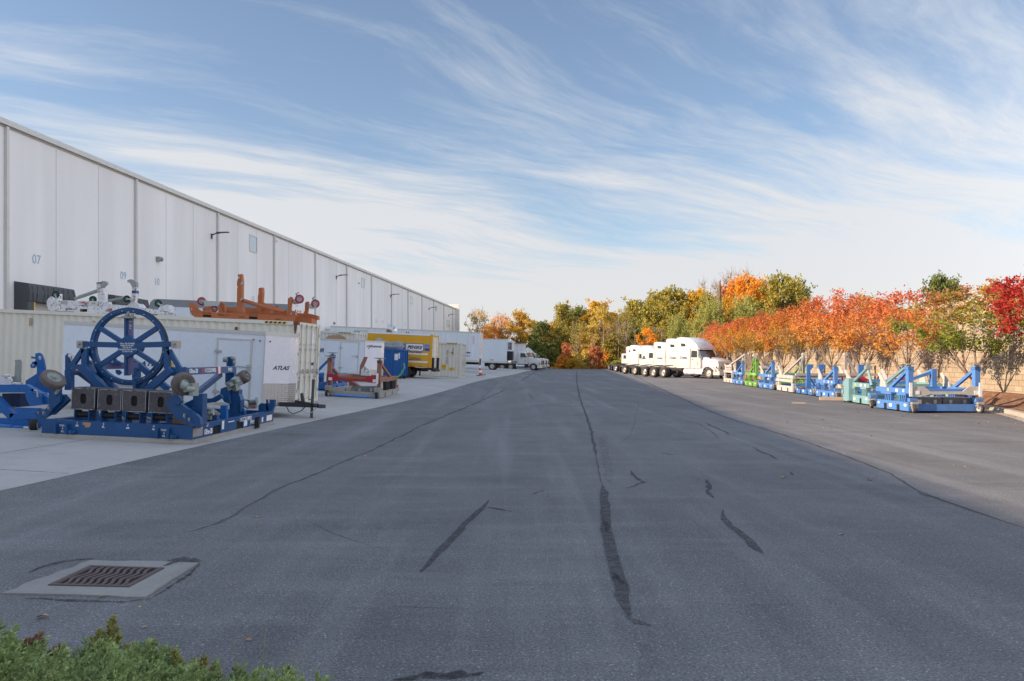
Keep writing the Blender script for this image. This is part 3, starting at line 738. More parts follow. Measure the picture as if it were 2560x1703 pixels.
def wall_lamp(px, py):
    y = wy(px); z = wz(px, py)
    b_ = MB(); b_.box(0, .09, y-.06, y+.06, z-.28, z+.10)
    b_.tube([(.05,y,z+.0),(.3,y,z+.1),(.7,y,z+.16)], .05, 8); b_.prism([(.45,y-.16,z+.14),(1.35,y-.12,z+.16),(1.35,y+.12,z+.16),(.45,y+.16,z+.14)], (0,0,.07))
    b_.build('wall_lamp', M['seal'], wh)
for px, py in ((528,588),(840,692),(976,739),(1072,771.5),(1121,788)): wall_lamp(px, py)
def window(px0, px1, pyt, pyb, fm):
    ya, yb = wy(px0), wy(px1); pm = (px0+px1)/2; zt, zb = wz(pm, pyt), wz(pm, pyb)
    b_ = MB(); f = .09
    b_.box(.005,.05,ya-f,yb+f,zt,zt+f); b_.box(.005,.05,ya-f,yb+f,zb-f,zb); b_.box(.005,.05,ya-f,ya,zb,zt); b_.box(.005,.05,yb,yb+f,zb,zt)
    w_ = b_.build('window', M['trim'], wh, smoothf=False)
    g = MB(); g.box(.004,.02,ya,yb,zb,zt); g.build('pane', fm, w_, smoothf=False)
wg = plain('green_film_pane', (.20,.30,.22), .2)
for a_ in ((624,641,592,628,M['mirrorglass']),(904,910,697,718,M['mirrorglass']),(1026,1030.5,743,759,M['mirrorglass']),(1088,1091,766,777,wg),(1116.5,1123,801,816.5,wg)): window(*a_)
# security camera, flood lamp, little boxes
def smallbox(name, px, py, sx, sz, m_, dx=.25):
    y = wy(px); z = wz(px, py); b_ = MB(); b_.box(0, dx, y-sx/2, y+sx/2, z-sz/2, z+sz/2); b_.cyl((dx,y,z-.02),(dx+.12,y,z-.05),sz*.3,n=10); b_.build(name, m_, wh)
smallbox('security_camera', 685, 601, .3, .3, M['white']); smallbox('floodlight', 394, 648, .42, .28, M['castgrey']); smallbox('outlet_box', 834, 808, .22, .3, M['castgrey'], .1); smallbox('outlet_box', 896, 708, .3, .12, M['castgrey'], .1)
# dock numbers
def number(s, px, py, size):
    y = wy(px); z = wz(px, py); b_ = MB(); b_.box(.003,.008,y-size*.62,y+size*.62,z-size*.55,z+size*.6)
    text(s, size, M['textblue'], wh, (.011, y, z), (R(90),0,R(90)), name='dock_number')
for s, px, py in (('07',91,650),('09',308,690),('10',392,705),('13',632,748),('17',741,770),('22',867,790),('25',940,803),('27',957,806),('30',1012,811)): number(s, px, py, .66)
# dock seals (grey-black padded surrounds) with roll doors
def dock(yc, lab_on=True):
    y0_, y1_ = yc-1.75, yc+1.75; zt = 5.55; zb = 2.15
    b_ = MB(); b_.prism([(0,y0_,zt),(0.75,y0_,zt-.12),(.85,y0_,zt-.5),(.78,y0_,zt-.95),(0,y0_,zt-.95)], (0,y1_-y0_,0))
    rr = random.Random(int(yc)); 
    for i in range(9): 
        yy = y0_ + .2 + i*.39; b_.tube([(.80,yy,zt-.2),(.86,yy+rr.uniform(-.1,.1),zt-.6),(.79,yy+rr.uniform(-.12,.12),zt-.93)], .018, 5)
    ds_ = b_.build('dock_seal', M['seal'], wh)
    for s in (y0_, y1_-.42):
        b_ = MB(); b_.box(0, .72, s, s+.42, .8, zt-.955); b_.build('side_curtain', M['seal'], ds_)
    b_ = MB(); b_.box(.72,.735,y0_+.42,y0_+.50,2.2,zt-1.0); b_.build('yellow_guide', M['yellowdecal'], ds_)
    b_ = MB()
    for i in range(6): b_.box(.005, .06, y0_+.45, y1_-.45, 1.8+i*.56, 1.8+i*.56+.545)
    b_.build('dock_door', M['dockdoor'], wh, smoothf=False)
    b_ = MB(); b_.box(.80,.875,yc-.1,yc+.6,zt-.86,zt-.45); lb = b_.build('nameplate', M['textwhite'], ds_)
    text('DOCK', .2, M['textblack'], ds_, (.885, yc+.25, zt-.62), (R(90),0,R(90)))
dock(wy(96)); dock(wy(300)); dock(wy(300)+bay/3*1.0+3.9)
# flush dock doors without seals between them
for px in (203,):
    y = wy(px); b_ = MB(); b_.box(.004,.03,y-1.5,y+1.5,1.8,wz(203,733)); b_.build('dock_door', M['wall'], wh, smoothf=False)
# ================================================================== things parked on the concrete yard
PR = -R(4.9); BETA = math.atan(.0455)
def park(name, label, cat, px, py, Y, rz=PR, tilt=BETA, group=None):     # stands at a measured point of the yard
    p = D(px, py, Y); z = Hgt(p.x, p.y)
    return thing(name, label, cat, (p.x, p.y, z), (0, tilt, rz), group)

def corrugated(x0, x1, y, z0, z1, d=.036, p=.278, flip=1):    # along x
    b_ = MB(); n = int(round((x1-x0)/p)); p = (x1-x0)/n; xs = []
    for i in range(n):
        a = x0 + i*p; xs += [(a, 0), (a+p*.26, 0), (a+p*.5, d), (a+p*.76, d)]
    xs.append((x1, 0))
    for (a, da), (b2, db) in zip(xs[:-1], xs[1:]):
        b_.quad((a,y+da*flip,z0),(b2,y+db*flip,z0),(b2,y+db*flip,z1),(a,y+da*flip,z1))
    return b_
def container(root, L, Wd, H, mp, seed=0, chevron=True):       # right (door) end at x=0, extends to -L
    side = corrugated(-L+.16, -.16, .045, .16, H-.12); side.build('side_panel', mp, root, smoothf=False)
    b_ = corrugated(-L+.16, -.16, Wd-.045, .16, H-.12, flip=-1); b_.build('side_panel', mp, root, smoothf=False)
    b_ = MB(); b_.box(-L+.02, -.02, .05, Wd-.05, H-.06, H-.03); b_.build('roof', mp, root, smoothf=False)
    b_ = MB(); b_.box(-L+.1, -.06, .1, Wd-.1, .08, .15); b_.box(-L+.03,-L+.06,.1,Wd-.1,.15,H-.08); b_.build('floor', M['darkblue'] if 0 else M['castgrey'], root, smoothf=False)
    for y in (0, Wd-.06):
        b_ = MB(); b_.box(-L+.16, -.16, y, y+.06, .02, .16); b_.build('bottom_rail', mp, root, smoothf=False)
        b_ = MB(); b_.box(-L+.16, -.16, y, y+.06, H-.12, H); b_.build('top_rail', mp, root, smoothf=False)
    for x in (-L, -.16):
        for y in (0, Wd-.16):
            b_ = MB(); b_.box(x, x+.16, y, y+.16, .12, H-.12); b_.build('corner_post', mp, root, smoothf=False)
            for z in (0, H-.12):
                b_ = MB(); b_.box(x-.006, x+.166, y-.006, y+.168, z-.002, z+.118)
                b_.build('corner_casting', M['rustspot'] if (seed and z > 1 and x > -1 and y < 1) else mp, root, smoothf=False)
    b_ = MB(); b_.box(-.12,-.01,.16,Wd-.16,H-.12,H-.01); b_.build('door_header', mp, root, smoothf=False); b_ = MB(); b_.box(-.12,-.01,.16,Wd-.16,.01,.14); b_.build('door_sill', mp, root, smoothf=False)
    for k in range(2):
        ya = .17 + k*(Wd-.34)/2; yb = ya + (Wd-.34)/2 - .012
        b_ = MB(); b_.box(-.09,-.05,ya,yb,.15,H-.13)
        for z in (.15, .15+(H-.28)*.25, .15+(H-.28)*.5, .15+(H-.28)*.75, H-.20): b_.box(-.05,-.025,ya+.02,yb-.02,z,z+.07)
        dr = b_.build('door', mp, root, smoothf=False)
        for q in (.22, .72):
            yy = ya + (yb-ya)*q; b_ = MB(); b_.cyl((.005,yy,.06),(.005,yy,H-.05),.02,n=8)
            for z in (.12, .9, H-1.0, H-.16): b_.box(-.02,.03,yy-.04,yy+.04,z,z+.06)
            b_.build('lock_bar', M['zinc'], dr)
            b_ = MB(); b_.box(.01,.035,yy,yy+.34,1.12,1.17); b_.box(-.02,.04,yy+.25,yy+.30,1.06,1.22); b_.build('handle', M['zinc'], dr)
        for z in (.4, 1.0, 1.7, H-.5):
            b_ = MB(); yy = .1 if k == 0 else Wd-.14; b_.box(-.05,.02,yy,yy+.05,z,z+.12); b_.build('hinge', M['zinc'], dr)
    if chevron:
        for i in range(5):
            b_ = MB(); a = -1.2 + i*.16; b_.prism([(a,-.003,H-.10),(a+.08,-.003,H-.10),(a+.12,-.003,H-.03),(a+.04,-.003,H-.03)], (0,-.002,0)); b_.build('warning_stripe', M['black'], root, smoothf=False)
        b_ = MB(); b_.box(-1.22,-.40,-.002,.0,H-.10,H-.03); b_.build('warning_band', M['yellowdecal'], root, smoothf=False)

# cream high cube container: bottom corner at (736,1010)
C1 = Vector((-7.62, 27.9)); z1 = .16
c1 = thing('shipping_container', 'long cream corrugated shipping container carrying the white and the orange stands', 'container', (C1.x, C1.y, z1), (0, BETA, -R(5.0)))
container(c1, 12.19, 2.44, 2.90, M['cream'], 1)
for x in (-2.3, -7.6, -10.0):
    b_ = MB(); b_.box(x, x+.10, .028, .05, 2.35, 2.62); b_.build('vent', M['rustspot'] if x > -3 else M['wood'], c1, smoothf=False)
b_ = MB(); b_.prism([(-.15,-.006,2.9),(-.02,-.006,2.9),(-.04,-.006,2.62),(-.09,-.006,2.35),(-.13,-.006,2.6)], (0,-.003,0)); b_.build('rust_streak', M['rustspot'], c1, smoothf=False)
for (y, z, w_, h_, m_) in ((.62,1.4,.16,.22,'textwhite'),(1.65,1.35,.3,.12,'textnavy'),(1.5,2.0,.5,.5,'textwhite'),(.35,.5,.12,.35,'castgrey')):
    b_ = MB(); b_.box(-.049,-.046,y,y+w_,z,z+h_); b_.build('placard', M[m_], c1, smoothf=False)

# ---------------------------------------------------------------- enclosed cargo trailers with a wedge nose
def tyre_wheel(c, axis, r, w_, parent, mt=None, mr=None, name='wheel', lug=True, world=False, n=26):
    c = Vector(c); a = Vector(axis).normalized(); mt = mt or M['tyre']; mr = mr or M['rim']
    b_ = MB(); b_.lathe(c, a, [(-w_*.5, r*.60), (-w_*.5, r*.86), (-w_*.38, r*.97), (-w_*.2, r), (w_*.2, r), (w_*.38, r*.97), (w_*.5, r*.86), (w_*.5, r*.60)], n)
    o = b_.build(name, mt, parent, world=world)
    b2 = MB(); b2.lathe(c, a, [(-w_*.46, .01), (-w_*.42, r*.52), (-w_*.48, r*.60), (-w_*.2, r*.55), (w_*.30, r*.52), (w_*.48, r*.60), (w_*.36, r*.56), (w_*.22, r*.46), (w_*.26, r*.22), (w_*.46, r*.2), (w_*.46, .005)], n)
    if lug:
        up = Vector((0,0,1)) if abs(a.z) < .9 else Vector((1,0,0)); u = a.cross(up).normalized(); v = u.cross(a)
        for i in range(8):
            t = i*math.pi/4; q = c + u*(r*.33*math.cos(t)) + v*(r*.33*math.sin(t)); b2.cyl(q + a*(w_*.22), q + a*(w_*.34), r*.035, n=6)
    mm = (MATS_W[parent.name].inverted() if world else None)
    # the rim is a sub-part of the wheel
    if world: b2.v = [mm @ x for x in b2.v]
    b2.build('rim', mr, o)
    return o
def cargo_trailer(root, L, Wd, z0, z1, nose, door, decals, plate_h=.62):     # x=0 front corner, body to -L, wedge nose to +nose
    zt = z1 - .10
    b_ = MB(); b_.box(-L, 0, 0, Wd, z0, zt); b_.build('body', M['trailerskin'], root, smoothf=False)
    b_ = MB(); b_.prism([(.002,0,z0),(nose,Wd*.36,z0),(nose,Wd*.64,z0),(.002,Wd,z0)], (0,0,zt-z0)); b_.build('nose_panel', M['nose'], root, smoothf=False)
    b_ = MB(); b_.prism([(-L-.01,-.012,zt),(.0,-.012,zt),(nose+.01,Wd*.36,zt),(nose+.01,Wd*.64,zt),(0,Wd+.012,zt),(-L-.01,Wd+.012,zt)], (0,0,.10)); b_.build('roof_trim', M['trim'], root, smoothf=False)
    b_ = MB(); b_.prism([(.0,-.008,z0),(nose+.008,Wd*.36-.006,z0),(nose+.008,Wd*.64,z0),(0,Wd+.006,z0)], (0,0,plate_h)); b_.build('stone_guard', M['plate'], root, smoothf=False)
    b_ = MB(); b_.box(-L-.01,0,-.012,Wd+.012,z0-.07,z0-.002); b_.build('bottom_rail', M['trim'], root, smoothf=False)
    b_ = MB(); b_.box(-.02,.0,-.016,-.001,z0,zt); b_.build('corner_trim', M['trim'], root, smoothf=False)
    x = -1.2
    while x > -L+.2:
        b_ = MB(); b_.box(x-.003, x+.003, -.003, -.0005, z0, zt); b_.build('panel_seam', M['trim'], root, smoothf=False); x -= 1.2
    if door:
        xa, xb, zb, ztd = door; f = .05
        b_ = MB(); b_.box(xa,xb,-.022,-.001,zb,ztd); dr = b_.build('door', M['trailerskin'], root, smoothf=False)
        b_ = MB(); b_.box(xa-f,xa,-.03,-.001,zb-f,ztd+f); b_.box(xb,xb+f,-.03,-.001,zb-f,ztd+f); b_.box(xa,xb,-.03,-.001,ztd,ztd+f); b_.box(xa,xb,-.03,-.001,zb-f,zb); b_.build('frame', M['trim'], dr, smoothf=False)
        for z in (zb+.25, ztd-.35):
            b_ = MB(); b_.box(xa-.09, xa+.10, -.045, -.023, z, z+.06); b_.cyl((xa-.02,-.045,z-.05),(xa-.02,-.045,z+.11),.018,n=8); b_.build('hinge', M['zinc'], dr, smoothf=False)
        b_ = MB(); b_.cyl((xb-.35,-.05,zb+1.0),(xb+.04,-.05,zb+1.0),.014,n=8); b_.box(xb-.08,xb+.02,-.05,-.02,zb+.9,zb+1.06); b_.build('latch', M['zinc'], dr, smoothf=False)
    b_ = MB(); b_.box(-.35,-.31,-.02,-.001,zt-.15,zt-.11); b_.build('marker_lamp', M['amber'], root, smoothf=False)
    # running gear, coupler
    for x in (-L*.55, -L*.55-.85):
        for y in (.12, Wd-.12): tyre_wheel((x,y,.34),(0,-1 if y < 1 else 1,0),.34,.2,root)
    b_ = MB(); b_.prism([(-L*.55-1.35,-.02,.45),(-L*.55-1.25,-.02,.78),(-L*.55+.4,-.02,.78),(-L*.55+.5,-.02,.45),(-L*.55+.4,-.02,.45),(-L*.55+.32,-.02,.72),(-L*.55-1.17,-.02,.72),(-L*.55-1.27,-.02,.45)], (0,-.12,0)); b_.build('mudguard', M['plate'], root, smoothf=False)

# white enclosed trailer in front of the cream container
ct = thing('cargo_trailer', 'white enclosed cargo trailer with wedge nose in front of the cream container', 'trailer', (-6.80, 21.6, .10), (0, R(3.2), -R(4.6)))
cargo_trailer(ct, 5.75, 2.2, .36, 2.38, .40, (-1.30, -.40, .40, 2.10), None)
text('ATLAS', .17, M['textnavy'], ct, (-3.16,-.006,1.32), name='lettering', shear=.35, bold=.03, sx=1.4)
b_ = MB(); b_.prism([(-2.72,-.004,1.26),(-2.52,-.004,1.26),(-2.58,-.004,1.40),(-2.68,-.004,1.40)], (0,-.003,0)); b_.build('emblem', M['yellowdecal'], ct, smoothf=False)
nd = Vector((.40, 2.2*.36, 0)).normalized(); nrot = math.atan2(nd.y, nd.x)
text('ATLAS', .15, M['textnavy'], ct, (.27, .27*2.2*.36/.40-.012, 1.40), (R(90),0,nrot), name='lettering', shear=.35, bold=.03, sx=1.3)
for x, y, z in ((-.15,-.004,2.12),(.10,.09,2.12),(-4.9,-.004,2.05),(-5.2,-.004,.9)):
    b_ = MB(); b_.cyl((x,y,z),(x,y-.015,z),.022,n=10); b_.build('stud', M['black'], ct)
b_ = MB()
b_.beam((.3,.5,.40),(0.99,1.06,.38),.06,.12); b_.beam((.3,1.7,.40),(0.99,1.14,.38),.06,.12); b_.beam((.55,1.1,.42),(1.29,1.1,.36),.08,.10)
b_.build('tongue', M['black'], ct, smoothf=False)
b_ = MB(); b_.prism([(1.23,1.02,.32),(1.392,1.05,.32),(1.416,1.1,.32),(1.392,1.15,.32),(1.23,1.18,.32)], (0,0,.1)); b_.cyl((1.14,1.0,.40),(1.14,1.2,.40),.05,n=8); b_.build('coupler', M['seal'], ct)
b_ = MB(); b_.cyl((1.02,1.1,.02),(1.02,1.1,1.0),.04,n=10); b_.cyl((1.02,1.1,-.0),(1.02,1.1,.03),.10,n=14); b_.cyl((1.02,1.1,.92),(1.02,1.1,1.12),.045,n=8); b_.beam((1.02,1.1,.55),(1.02,.85,.55),.03,.03)
b_.build('jack', M['seal'], ct)
b_ = MB(); b_.tube([(.35,.75,.42),(.5,.7,.2),(.6,.75,.13),(.78,.9,.22),(.93,1.0,.40)], .012, 6); b_.build('cable', M['black'], ct)
b_ = MB(); b_.tube([(.78,.98,.36),(.84,.92,.2),(.95,.94,.15),(1.08,1.0,.2),(1.17,1.05,.34)], .013, 6); b_.build('safety_chain', M['zinc'], ct)
b_ = MB(); b_.prism([(.72,1.02,.45),(.82,1.02,.45),(.74,1.02,.72),(.68,1.02,.70)], (0,.08,0)); b_.build('jack_bracket', M['seal'], ct)

# second enclosed trailer, further back
p = D(909, 947, 47)
ct2 = thing('cargo_trailer', 'white enclosed cargo trailer beside the blue dumpster behind the red and brown stand', 'trailer', (p.x, p.y, Hgt(p.x, p.y)), (0, BETA, -R(6)))
cargo_trailer(ct2, 6.6, 2.3, .40, 2.46, .75, (-1.45, -.42, .5, 2.28), None, .34)
text('SOUTHERN AIR', .33, M['textnavy'], ct2, (-3.66,-.006,1.74), shear=.3, bold=.03, sx=1.0)
n2 = math.atan2(2.3*.36, .75)
text('SOUTHERNAIR', .15, M['textnavy'], ct2, (.42,.42*2.3*.36/.75-.012,2.12), (R(90),0,n2), shear=.3, bold=.03)
b_ = MB(); o_ = Vector((.12,.12*1.104-.010,1.93)); dx = Vector((math.cos(n2), math.sin(n2), 0))
b_.prism([o_, o_+dx*.05, o_+dx*.24+Vector((0,0,.30)), o_+dx*.36+Vector((0,0,.05)), o_+dx*.22+Vector((0,0,.24))], Vector((0,-.004,0))); b_.build('emblem', M['textnavy'], ct2, smoothf=False)

# ---------------------------------------------------------------- semi trailers
def semi_trailer(root, L, top=4.05, floor=1.15, nose=1, wheels=None, landing=None, skin='trailer', ribs=.9, header=None, Wd=2.6, round_=False, header_m='trim'):
    # right end at x=0, body to -L, y from 0 (near) to Wd
    b_ = MB()
    if round_:
        r_ = .35; zz = top-.05
        prof = [(-.0,floor),( -.0,zz),(-L+r_,zz)] + [(-L+r_-r_*math.sin(a*math.pi/2/5), zz-r_+r_*math.cos(a*math.pi/2/5)) for a in range(1,6)] + [(-L,floor)]
        b_.prism([(x,0,z) for x, z in prof], (0,Wd,0))
    else: b_.box(-L, 0, 0, Wd, floor, top)
    b_.build('body', M[skin], root, smoothf=False)
    if round_:
        b_ = MB(); prof = [(-.0,top-.36),(0,top+.01),(-L+.35,top+.01)] + [(-L+.35-.38*math.sin(a*math.pi/2/5), top-.35+.36*math.cos(a*math.pi/2/5)) for a in range(1,6)] + [(-L-.02,floor+.4),(-L+.42,floor+.4),(-L+.42,top-.55),(-L+.55,top-.36)]
        b_.prism([(x,-.015,z) for x, z in prof], (0,.012,0)); b_.build('top_rail', M[header_m], root, smoothf=False)
    else:
        b_ = MB(); b_.box(-L-.01,.01,-.015,-.001,top-.13,top+.015); b_.box(-L,0,0,Wd,top,top+.02); b_.build('top_rail', M[header_m], root, smoothf=False)
    b_ = MB(); b_.box(-L-.01,.01,-.018,-.001,floor-.1,floor+.14); b_.build('bottom_rail', M['trim'], root, smoothf=False)
    x = -ribs
    k = 0
    while x > -L+.2 and k < 60:
        b_ = MB(); b_.box(x-.012,x+.012,-.006,-.0005,floor+.14,top-.13); b_.build('panel_seam', M['zinc'], root, smoothf=False); x -= ribs; k += 1
    b_ = MB(); b_.box(-L+.3,-.2,.5,.62,floor-.35,floor-.1); b_.box(-L+.3,-.2,Wd-.62,Wd-.5,floor-.35,floor-.1); b_.build('chassis', M['black'], root, smoothf=False)
    for x in (wheels or []):
        for y in (.16, Wd-.16): tyre_wheel((x,y,.5),(0,-1 if y < 1 else 1,0),.5,.28,root)
    if wheels:
        b_ = MB(); 
        for x in wheels: b_.cyl((x,.3,.5),(x,Wd-.3,.5),.07,n=8)
        b_.box(min(wheels)-.5,max(wheels)+.5,.7,Wd-.7,.55,floor-.3); b_.build('axle', M['black'], root, smoothf=False)
    if landing:
        for y in (.35, Wd-.35):
            b_ = MB(); b_.beam((landing,y,.04),(landing,y,floor-.1),.13,.13); b_.box(landing-.18,landing+.18,y-.13,y+.13,0,.04); b_.beam((landing,y,.45),(landing-.75,y,floor-.12),.06,.06); b_.build('landing_leg', M['black'], root, smoothf=False)
        b_ = MB(); b_.beam((landing,.35,.55),(landing,Wd-.35,.55),.05,.05); b_.build('cross_brace', M['black'], root, smoothf=False)
# short trailer behind the stands, its red lamps facing the drive
p = D(711, 761, 41.0)
ta = thing('short_trailer', 'pale trailer with grey rounded top edge behind the cream container', 'trailer', (p.x, p.y, Hgt(p.x, p.y)), (0, BETA, PR))
semi_trailer(ta, 7.4, top=2.9+1.7-Hgt(p.x,p.y)-0.02, floor=1.1, wheels=[-1.2,-2.3], round_=True, skin='trailerskin', ribs=1.2, header_m='tarp')
tp_ = 4.58-Hgt(p.x,p.y)
b_ = MB(); b_.box(.012,.06,.05,2.55,tp_-.50,tp_-.05); b_.build('rear_header', M['white'], ta, smoothf=False)
for y in (.35,.95,1.3,1.65,2.3):
    b_ = MB(); b_.cyl((.06,y,tp_-.27),(.085,y,tp_-.27),.06,n=12); b_.build('tail_lamp', M['reddecal'], ta)
b_ = MB(); b_.box(-.85,-.5,-.03,-.018,tp_-.22,tp_-.10); b_.build('side_marker', M['reddecal'], ta, smoothf=False)
# 53 ft trailer
p = D(1195, 925, 84)
tb = thing('semi_trailer', 'long white box trailer marked 53 standing on landing legs by the cone', 'trailer', (p.x, p.y, Hgt(p.x, p.y)+.12), (0, BETA, PR))
semi_trailer(tb, 16.15, top=4.12, floor=1.05, wheels=[-13.5,-14.8], landing=-2.6, ribs=1.2)
text("53'", .42, M['textblack'], tb, (-2.05,-.01,1.98), sx=.8)
b_ = MB(); b_.box(-1.35,-.9,-.008,-.002,1.85,2.0); b_.build('placard', M['bluedecal2'], tb, smoothf=False)
b_ = MB(); b_.box(-5.5,-.9,-.008,-.002,1.55,1.62); b_.build('red_line', M['reddecal'], tb, smoothf=False)
for x in (-2.2,-8,-13): 
    b_ = MB(); b_.box(x,x+.6,-.023,-.019,1.10,1.17); b_.build('reflector', M['reddecal'], tb, smoothf=False)
b_ = MB(); b_.box(.002,.05,0,2.6,1.0,4.12); b_.build('nose_panel', M['nose'], tb, smoothf=False)
b_ = MB(); b_.box(-.75,-.55,-.012,-.001,1.2,3.98); b_.build('corner_trim', M['nose'], tb, smoothf=False)
text('UTILITY', .26, M['reddecal'], tb, (-.64,-.015,3.3), (R(90),R(90),0), sx=1.0)
for dx in (0,.22):
    b_ = MB(); b_.box(-7.9+dx,-7.78+dx,-.01,-.002,3.72,3.84); b_.build('vent', M['black'], tb, smoothf=False)
# trailer with refrigeration unit hitched next to the day cab
p = D(1266, 915, 104)
tc_ = thing('refrigerated_trailer', 'pale blue white trailer with a refrigeration unit on its nose', 'trailer', (p.x, p.y, Hgt(p.x, p.y)), (0, BETA*.6, PR))
semi_trailer(tc_, 14.6, top=4.1, floor=1.05, wheels=[-1.9,-12.5], ribs=30)
b_ = MB(); b_.box(-7.5,-2.9,-.03,-.0185,.35,.95); b_.build('side_skirt', M['trailer'], tc_, smoothf=False)
for x in (-4.0,-2.2):
    b_ = MB(); b_.box(x,x+.5,-.022,-.019,1.30,1.38); b_.build('reflector', M['reddecal'], tc_, smoothf=False)
b_ = MB(); b_.box(.01,.75,.25,2.35,2.55,3.95); ru = b_.build('refrigeration_unit', M['white'], tc_, smoothf=False)
b_ = MB(); b_.box(.12,.62,.235,.248,2.7,3.7); g1 = b_.build('grille', M['dark'], ru, smoothf=False)
for i in range(6):
    b_ = MB(); b_.box(.12,.62,.228,.234,2.75+i*.17,2.79+i*.17); b_.build('slat', M['nose'], g1, smoothf=False)
b_ = MB(); b_.box(.05,.7,.3,2.3,1.35,2.53); b_.cyl((.3,.27,1.8),(.3,.31,1.8),.25,n=12); b_.build('engine_bay', M['black'], tc_, smoothf=False)
# corrugated body
p = D(1311, 907, 123.6)
td = thing('dump_trailer', 'pinkish white ribbed open top trailer behind the white day cab', 'trailer', (p.x, p.y, Hgt(p.x, p.y)), (0, BETA*.5, PR))
b_ = MB(); b_.box(-3.2,0,0,2.5,1.25,3.9); b_.build('body', M['nose'], td, smoothf=False)
for i in range(7):
    b_ = MB(); b_.box(-3.1+i*.46,-2.98+i*.46,-.09,-.001,1.25,3.86); b_.build('rib', M['rustwhite'] if i % 3 == 1 else M['nose'], td, smoothf=False)
b_ = MB(); b_.box(-3.2,.02,-.1,-.092,3.75,3.95); b_.box(-3.2,.02,-.1,2.5,3.9,3.96); b_.build('top_rail', M['trim'], td, smoothf=False)

# small white corrugated container with yellow notices
c2 = park('shipping_container', 'small white corrugated container with yellow notices right of the yellow truck', 'container', 1152, 943, 62)
container(c2, 6.06, 2.44, 2.70, M['cream2'], 0)
for x, z, w_, h_ in ((-1.55,.62,.34,.36),(-.95,.55,.38,.2),(-.82,1.85,.14,.16)):
    b_ = MB(); b_.box(x,x+w_,.022,.043,z,z+h_); b_.build('notice', M['yellowdecal'], c2, smoothf=False)
    text('BOX', .1, M['textblack'], c2, (x+w_/2,.018,z+h_/2))
text('MEDU 1187 20G1', .15, M['textblack'], c2, (-1.15,.02,1.55), (R(90),R(90),0)); text('TRLU 408', .13, M['textblack'], c2, (-.72,.02,2.05), (R(90),R(90),0))
# second cream container behind the trailer
c3 = park('shipping_container', 'cream container with a tan patch, mostly hidden behind the second enclosed trailer', 'container', 888, 947, 51)
container(c3, 6.06, 2.44, 2.96, M['cream2'], 0)
b_ = MB(); b_.prism([(-2.2,.02,2.35),(-.6,.02,2.35),(-.85,.02,2.66),(-1.2,.02,2.75),(-1.9,.02,2.68)], (0,.02,0)); b_.build('tan_patch', M['cardboard'], c3, smoothf=False)

# ---------------------------------------------------------------- yellow rental box truck
bt = park('box_truck', 'yellow rental box truck with liftgate and blue stripes', 'truck', 1076, 938, 56, group=None)
L_ = 5.2
b_ = MB(); b_.box(-L_,0,0,2.4,.80,3.02); b_.build('box_body', M['yellow'], bt, smoothf=False)
b_ = MB(); b_.box(-L_-.02,-.12,-.02,2.42,3.02,3.14); b_.build('roof', M['white'], bt, smoothf=False)
b_ = MB(); b_.box(-.14,.03,-.025,-.001,.8,3.12); b_.box(.001,.04,-.02,.1,.8,3.1); b_.box(.001,.04,2.3,2.42,.8,3.1); b_.box(.001,.04,.1,2.3,2.98,3.1); b_.build('rear_frame', M['yellow'], bt, smoothf=False)
b_ = MB()
for i in range(6): b_.box(.003,.02,.12,2.28,.84+i*.355,.84+i*.355+.34)
b_.build('roll_door', M['cream'], bt, smoothf=False)
b_ = MB(); b_.cyl((.03,.5,.9),(.03,.5,2.9),.02,n=6); b_.cyl((.03,1.6,.9),(.03,1.6,2.9),.02,n=6); b_.build('door_track', M['zinc'], bt)
b_ = MB(); b_.box(.02,.16,.05,.45,.55,1.5); b_.box(.02,.16,1.95,2.35,.55,1.5); b_.box(.0,.28,.3,2.1,.52,.66); b_.build('liftgate', M['black'], bt, smoothf=False)
b_ = MB(); b_.box(-.7,.1,.05,2.35,.62,.74); b_.build('bumper', M['black'], bt, smoothf=False)
for z, h_ in ((1.66,.12),(1.10,.12)):
    b_ = MB(); b_.box(-2.35,-.25,-.010,-.001,z,z+h_); b_.build('white_stripe', M['textwhite'], bt, smoothf=False)
for x0,x1,z,h_,m_ in ((-2.98,-1.90,2.22,.20,'bluedecal'),(-.52,-.15,2.22,.20,'bluedecal'),(-.52,-.15,1.96,.19,'bluedecal2'),(-2.98,-1.90,1.96,.19,'bluedecal2')):
    b_ = MB(); b_.box(x0,x1,-.010,-.001,z,z+h_); b_.build('blue_stripe', M[m_], bt, smoothf=False)
def rrect(x0,x1,z0,z1,r,y):
    o = []
    for cx, cz, a0 in ((x1-r,z1-r,0),(x0+r,z1-r,90),(x0+r,z0+r,180),(x1-r,z0+r,270)):
        for k in range(5): o.append((cx+r*math.cos(R(a0+k*22.5)), y, cz+r*math.sin(R(a0+k*22.5))))
    return o
b_ = MB(); b_.prism(rrect(-1.88,-.57,1.90,2.45,.09,-.002), (0,-.012,0)); b_.build('sign_border', M['bluedecal2'], bt, smoothf=False)
b_ = MB(); b_.prism(rrect(-1.84,-.61,1.94,2.41,.07,-.015), (0,-.005,0)); b_.build('sign_panel', M['textwhite'], bt, smoothf=False)
text('PENSKE', .30, M['textblack'], bt, (-1.225,-.024,2.17), shear=.3, bold=.035, sx=1.0)
text('Truck Rental', .17, M['textnavy'], bt, (-1.15,-.012,1.82), shear=.3, bold=.015)
text('GoPenske.com', .12, M['textnavy'], bt, (-1.15,-.012,1.42), shear=.3, bold=.01); text('800-GO-PENSKE', .12, M['textnavy'], bt, (-1.15,-.012,1.30), shear=.3, bold=.01)
for i in range(8):
    b_ = MB(); b_.box(-4.6+i*.62,-4.35+i*.62,-.010,-.001,.83,.87); b_.build('reflector', M['reddecal'], bt, smoothf=False)
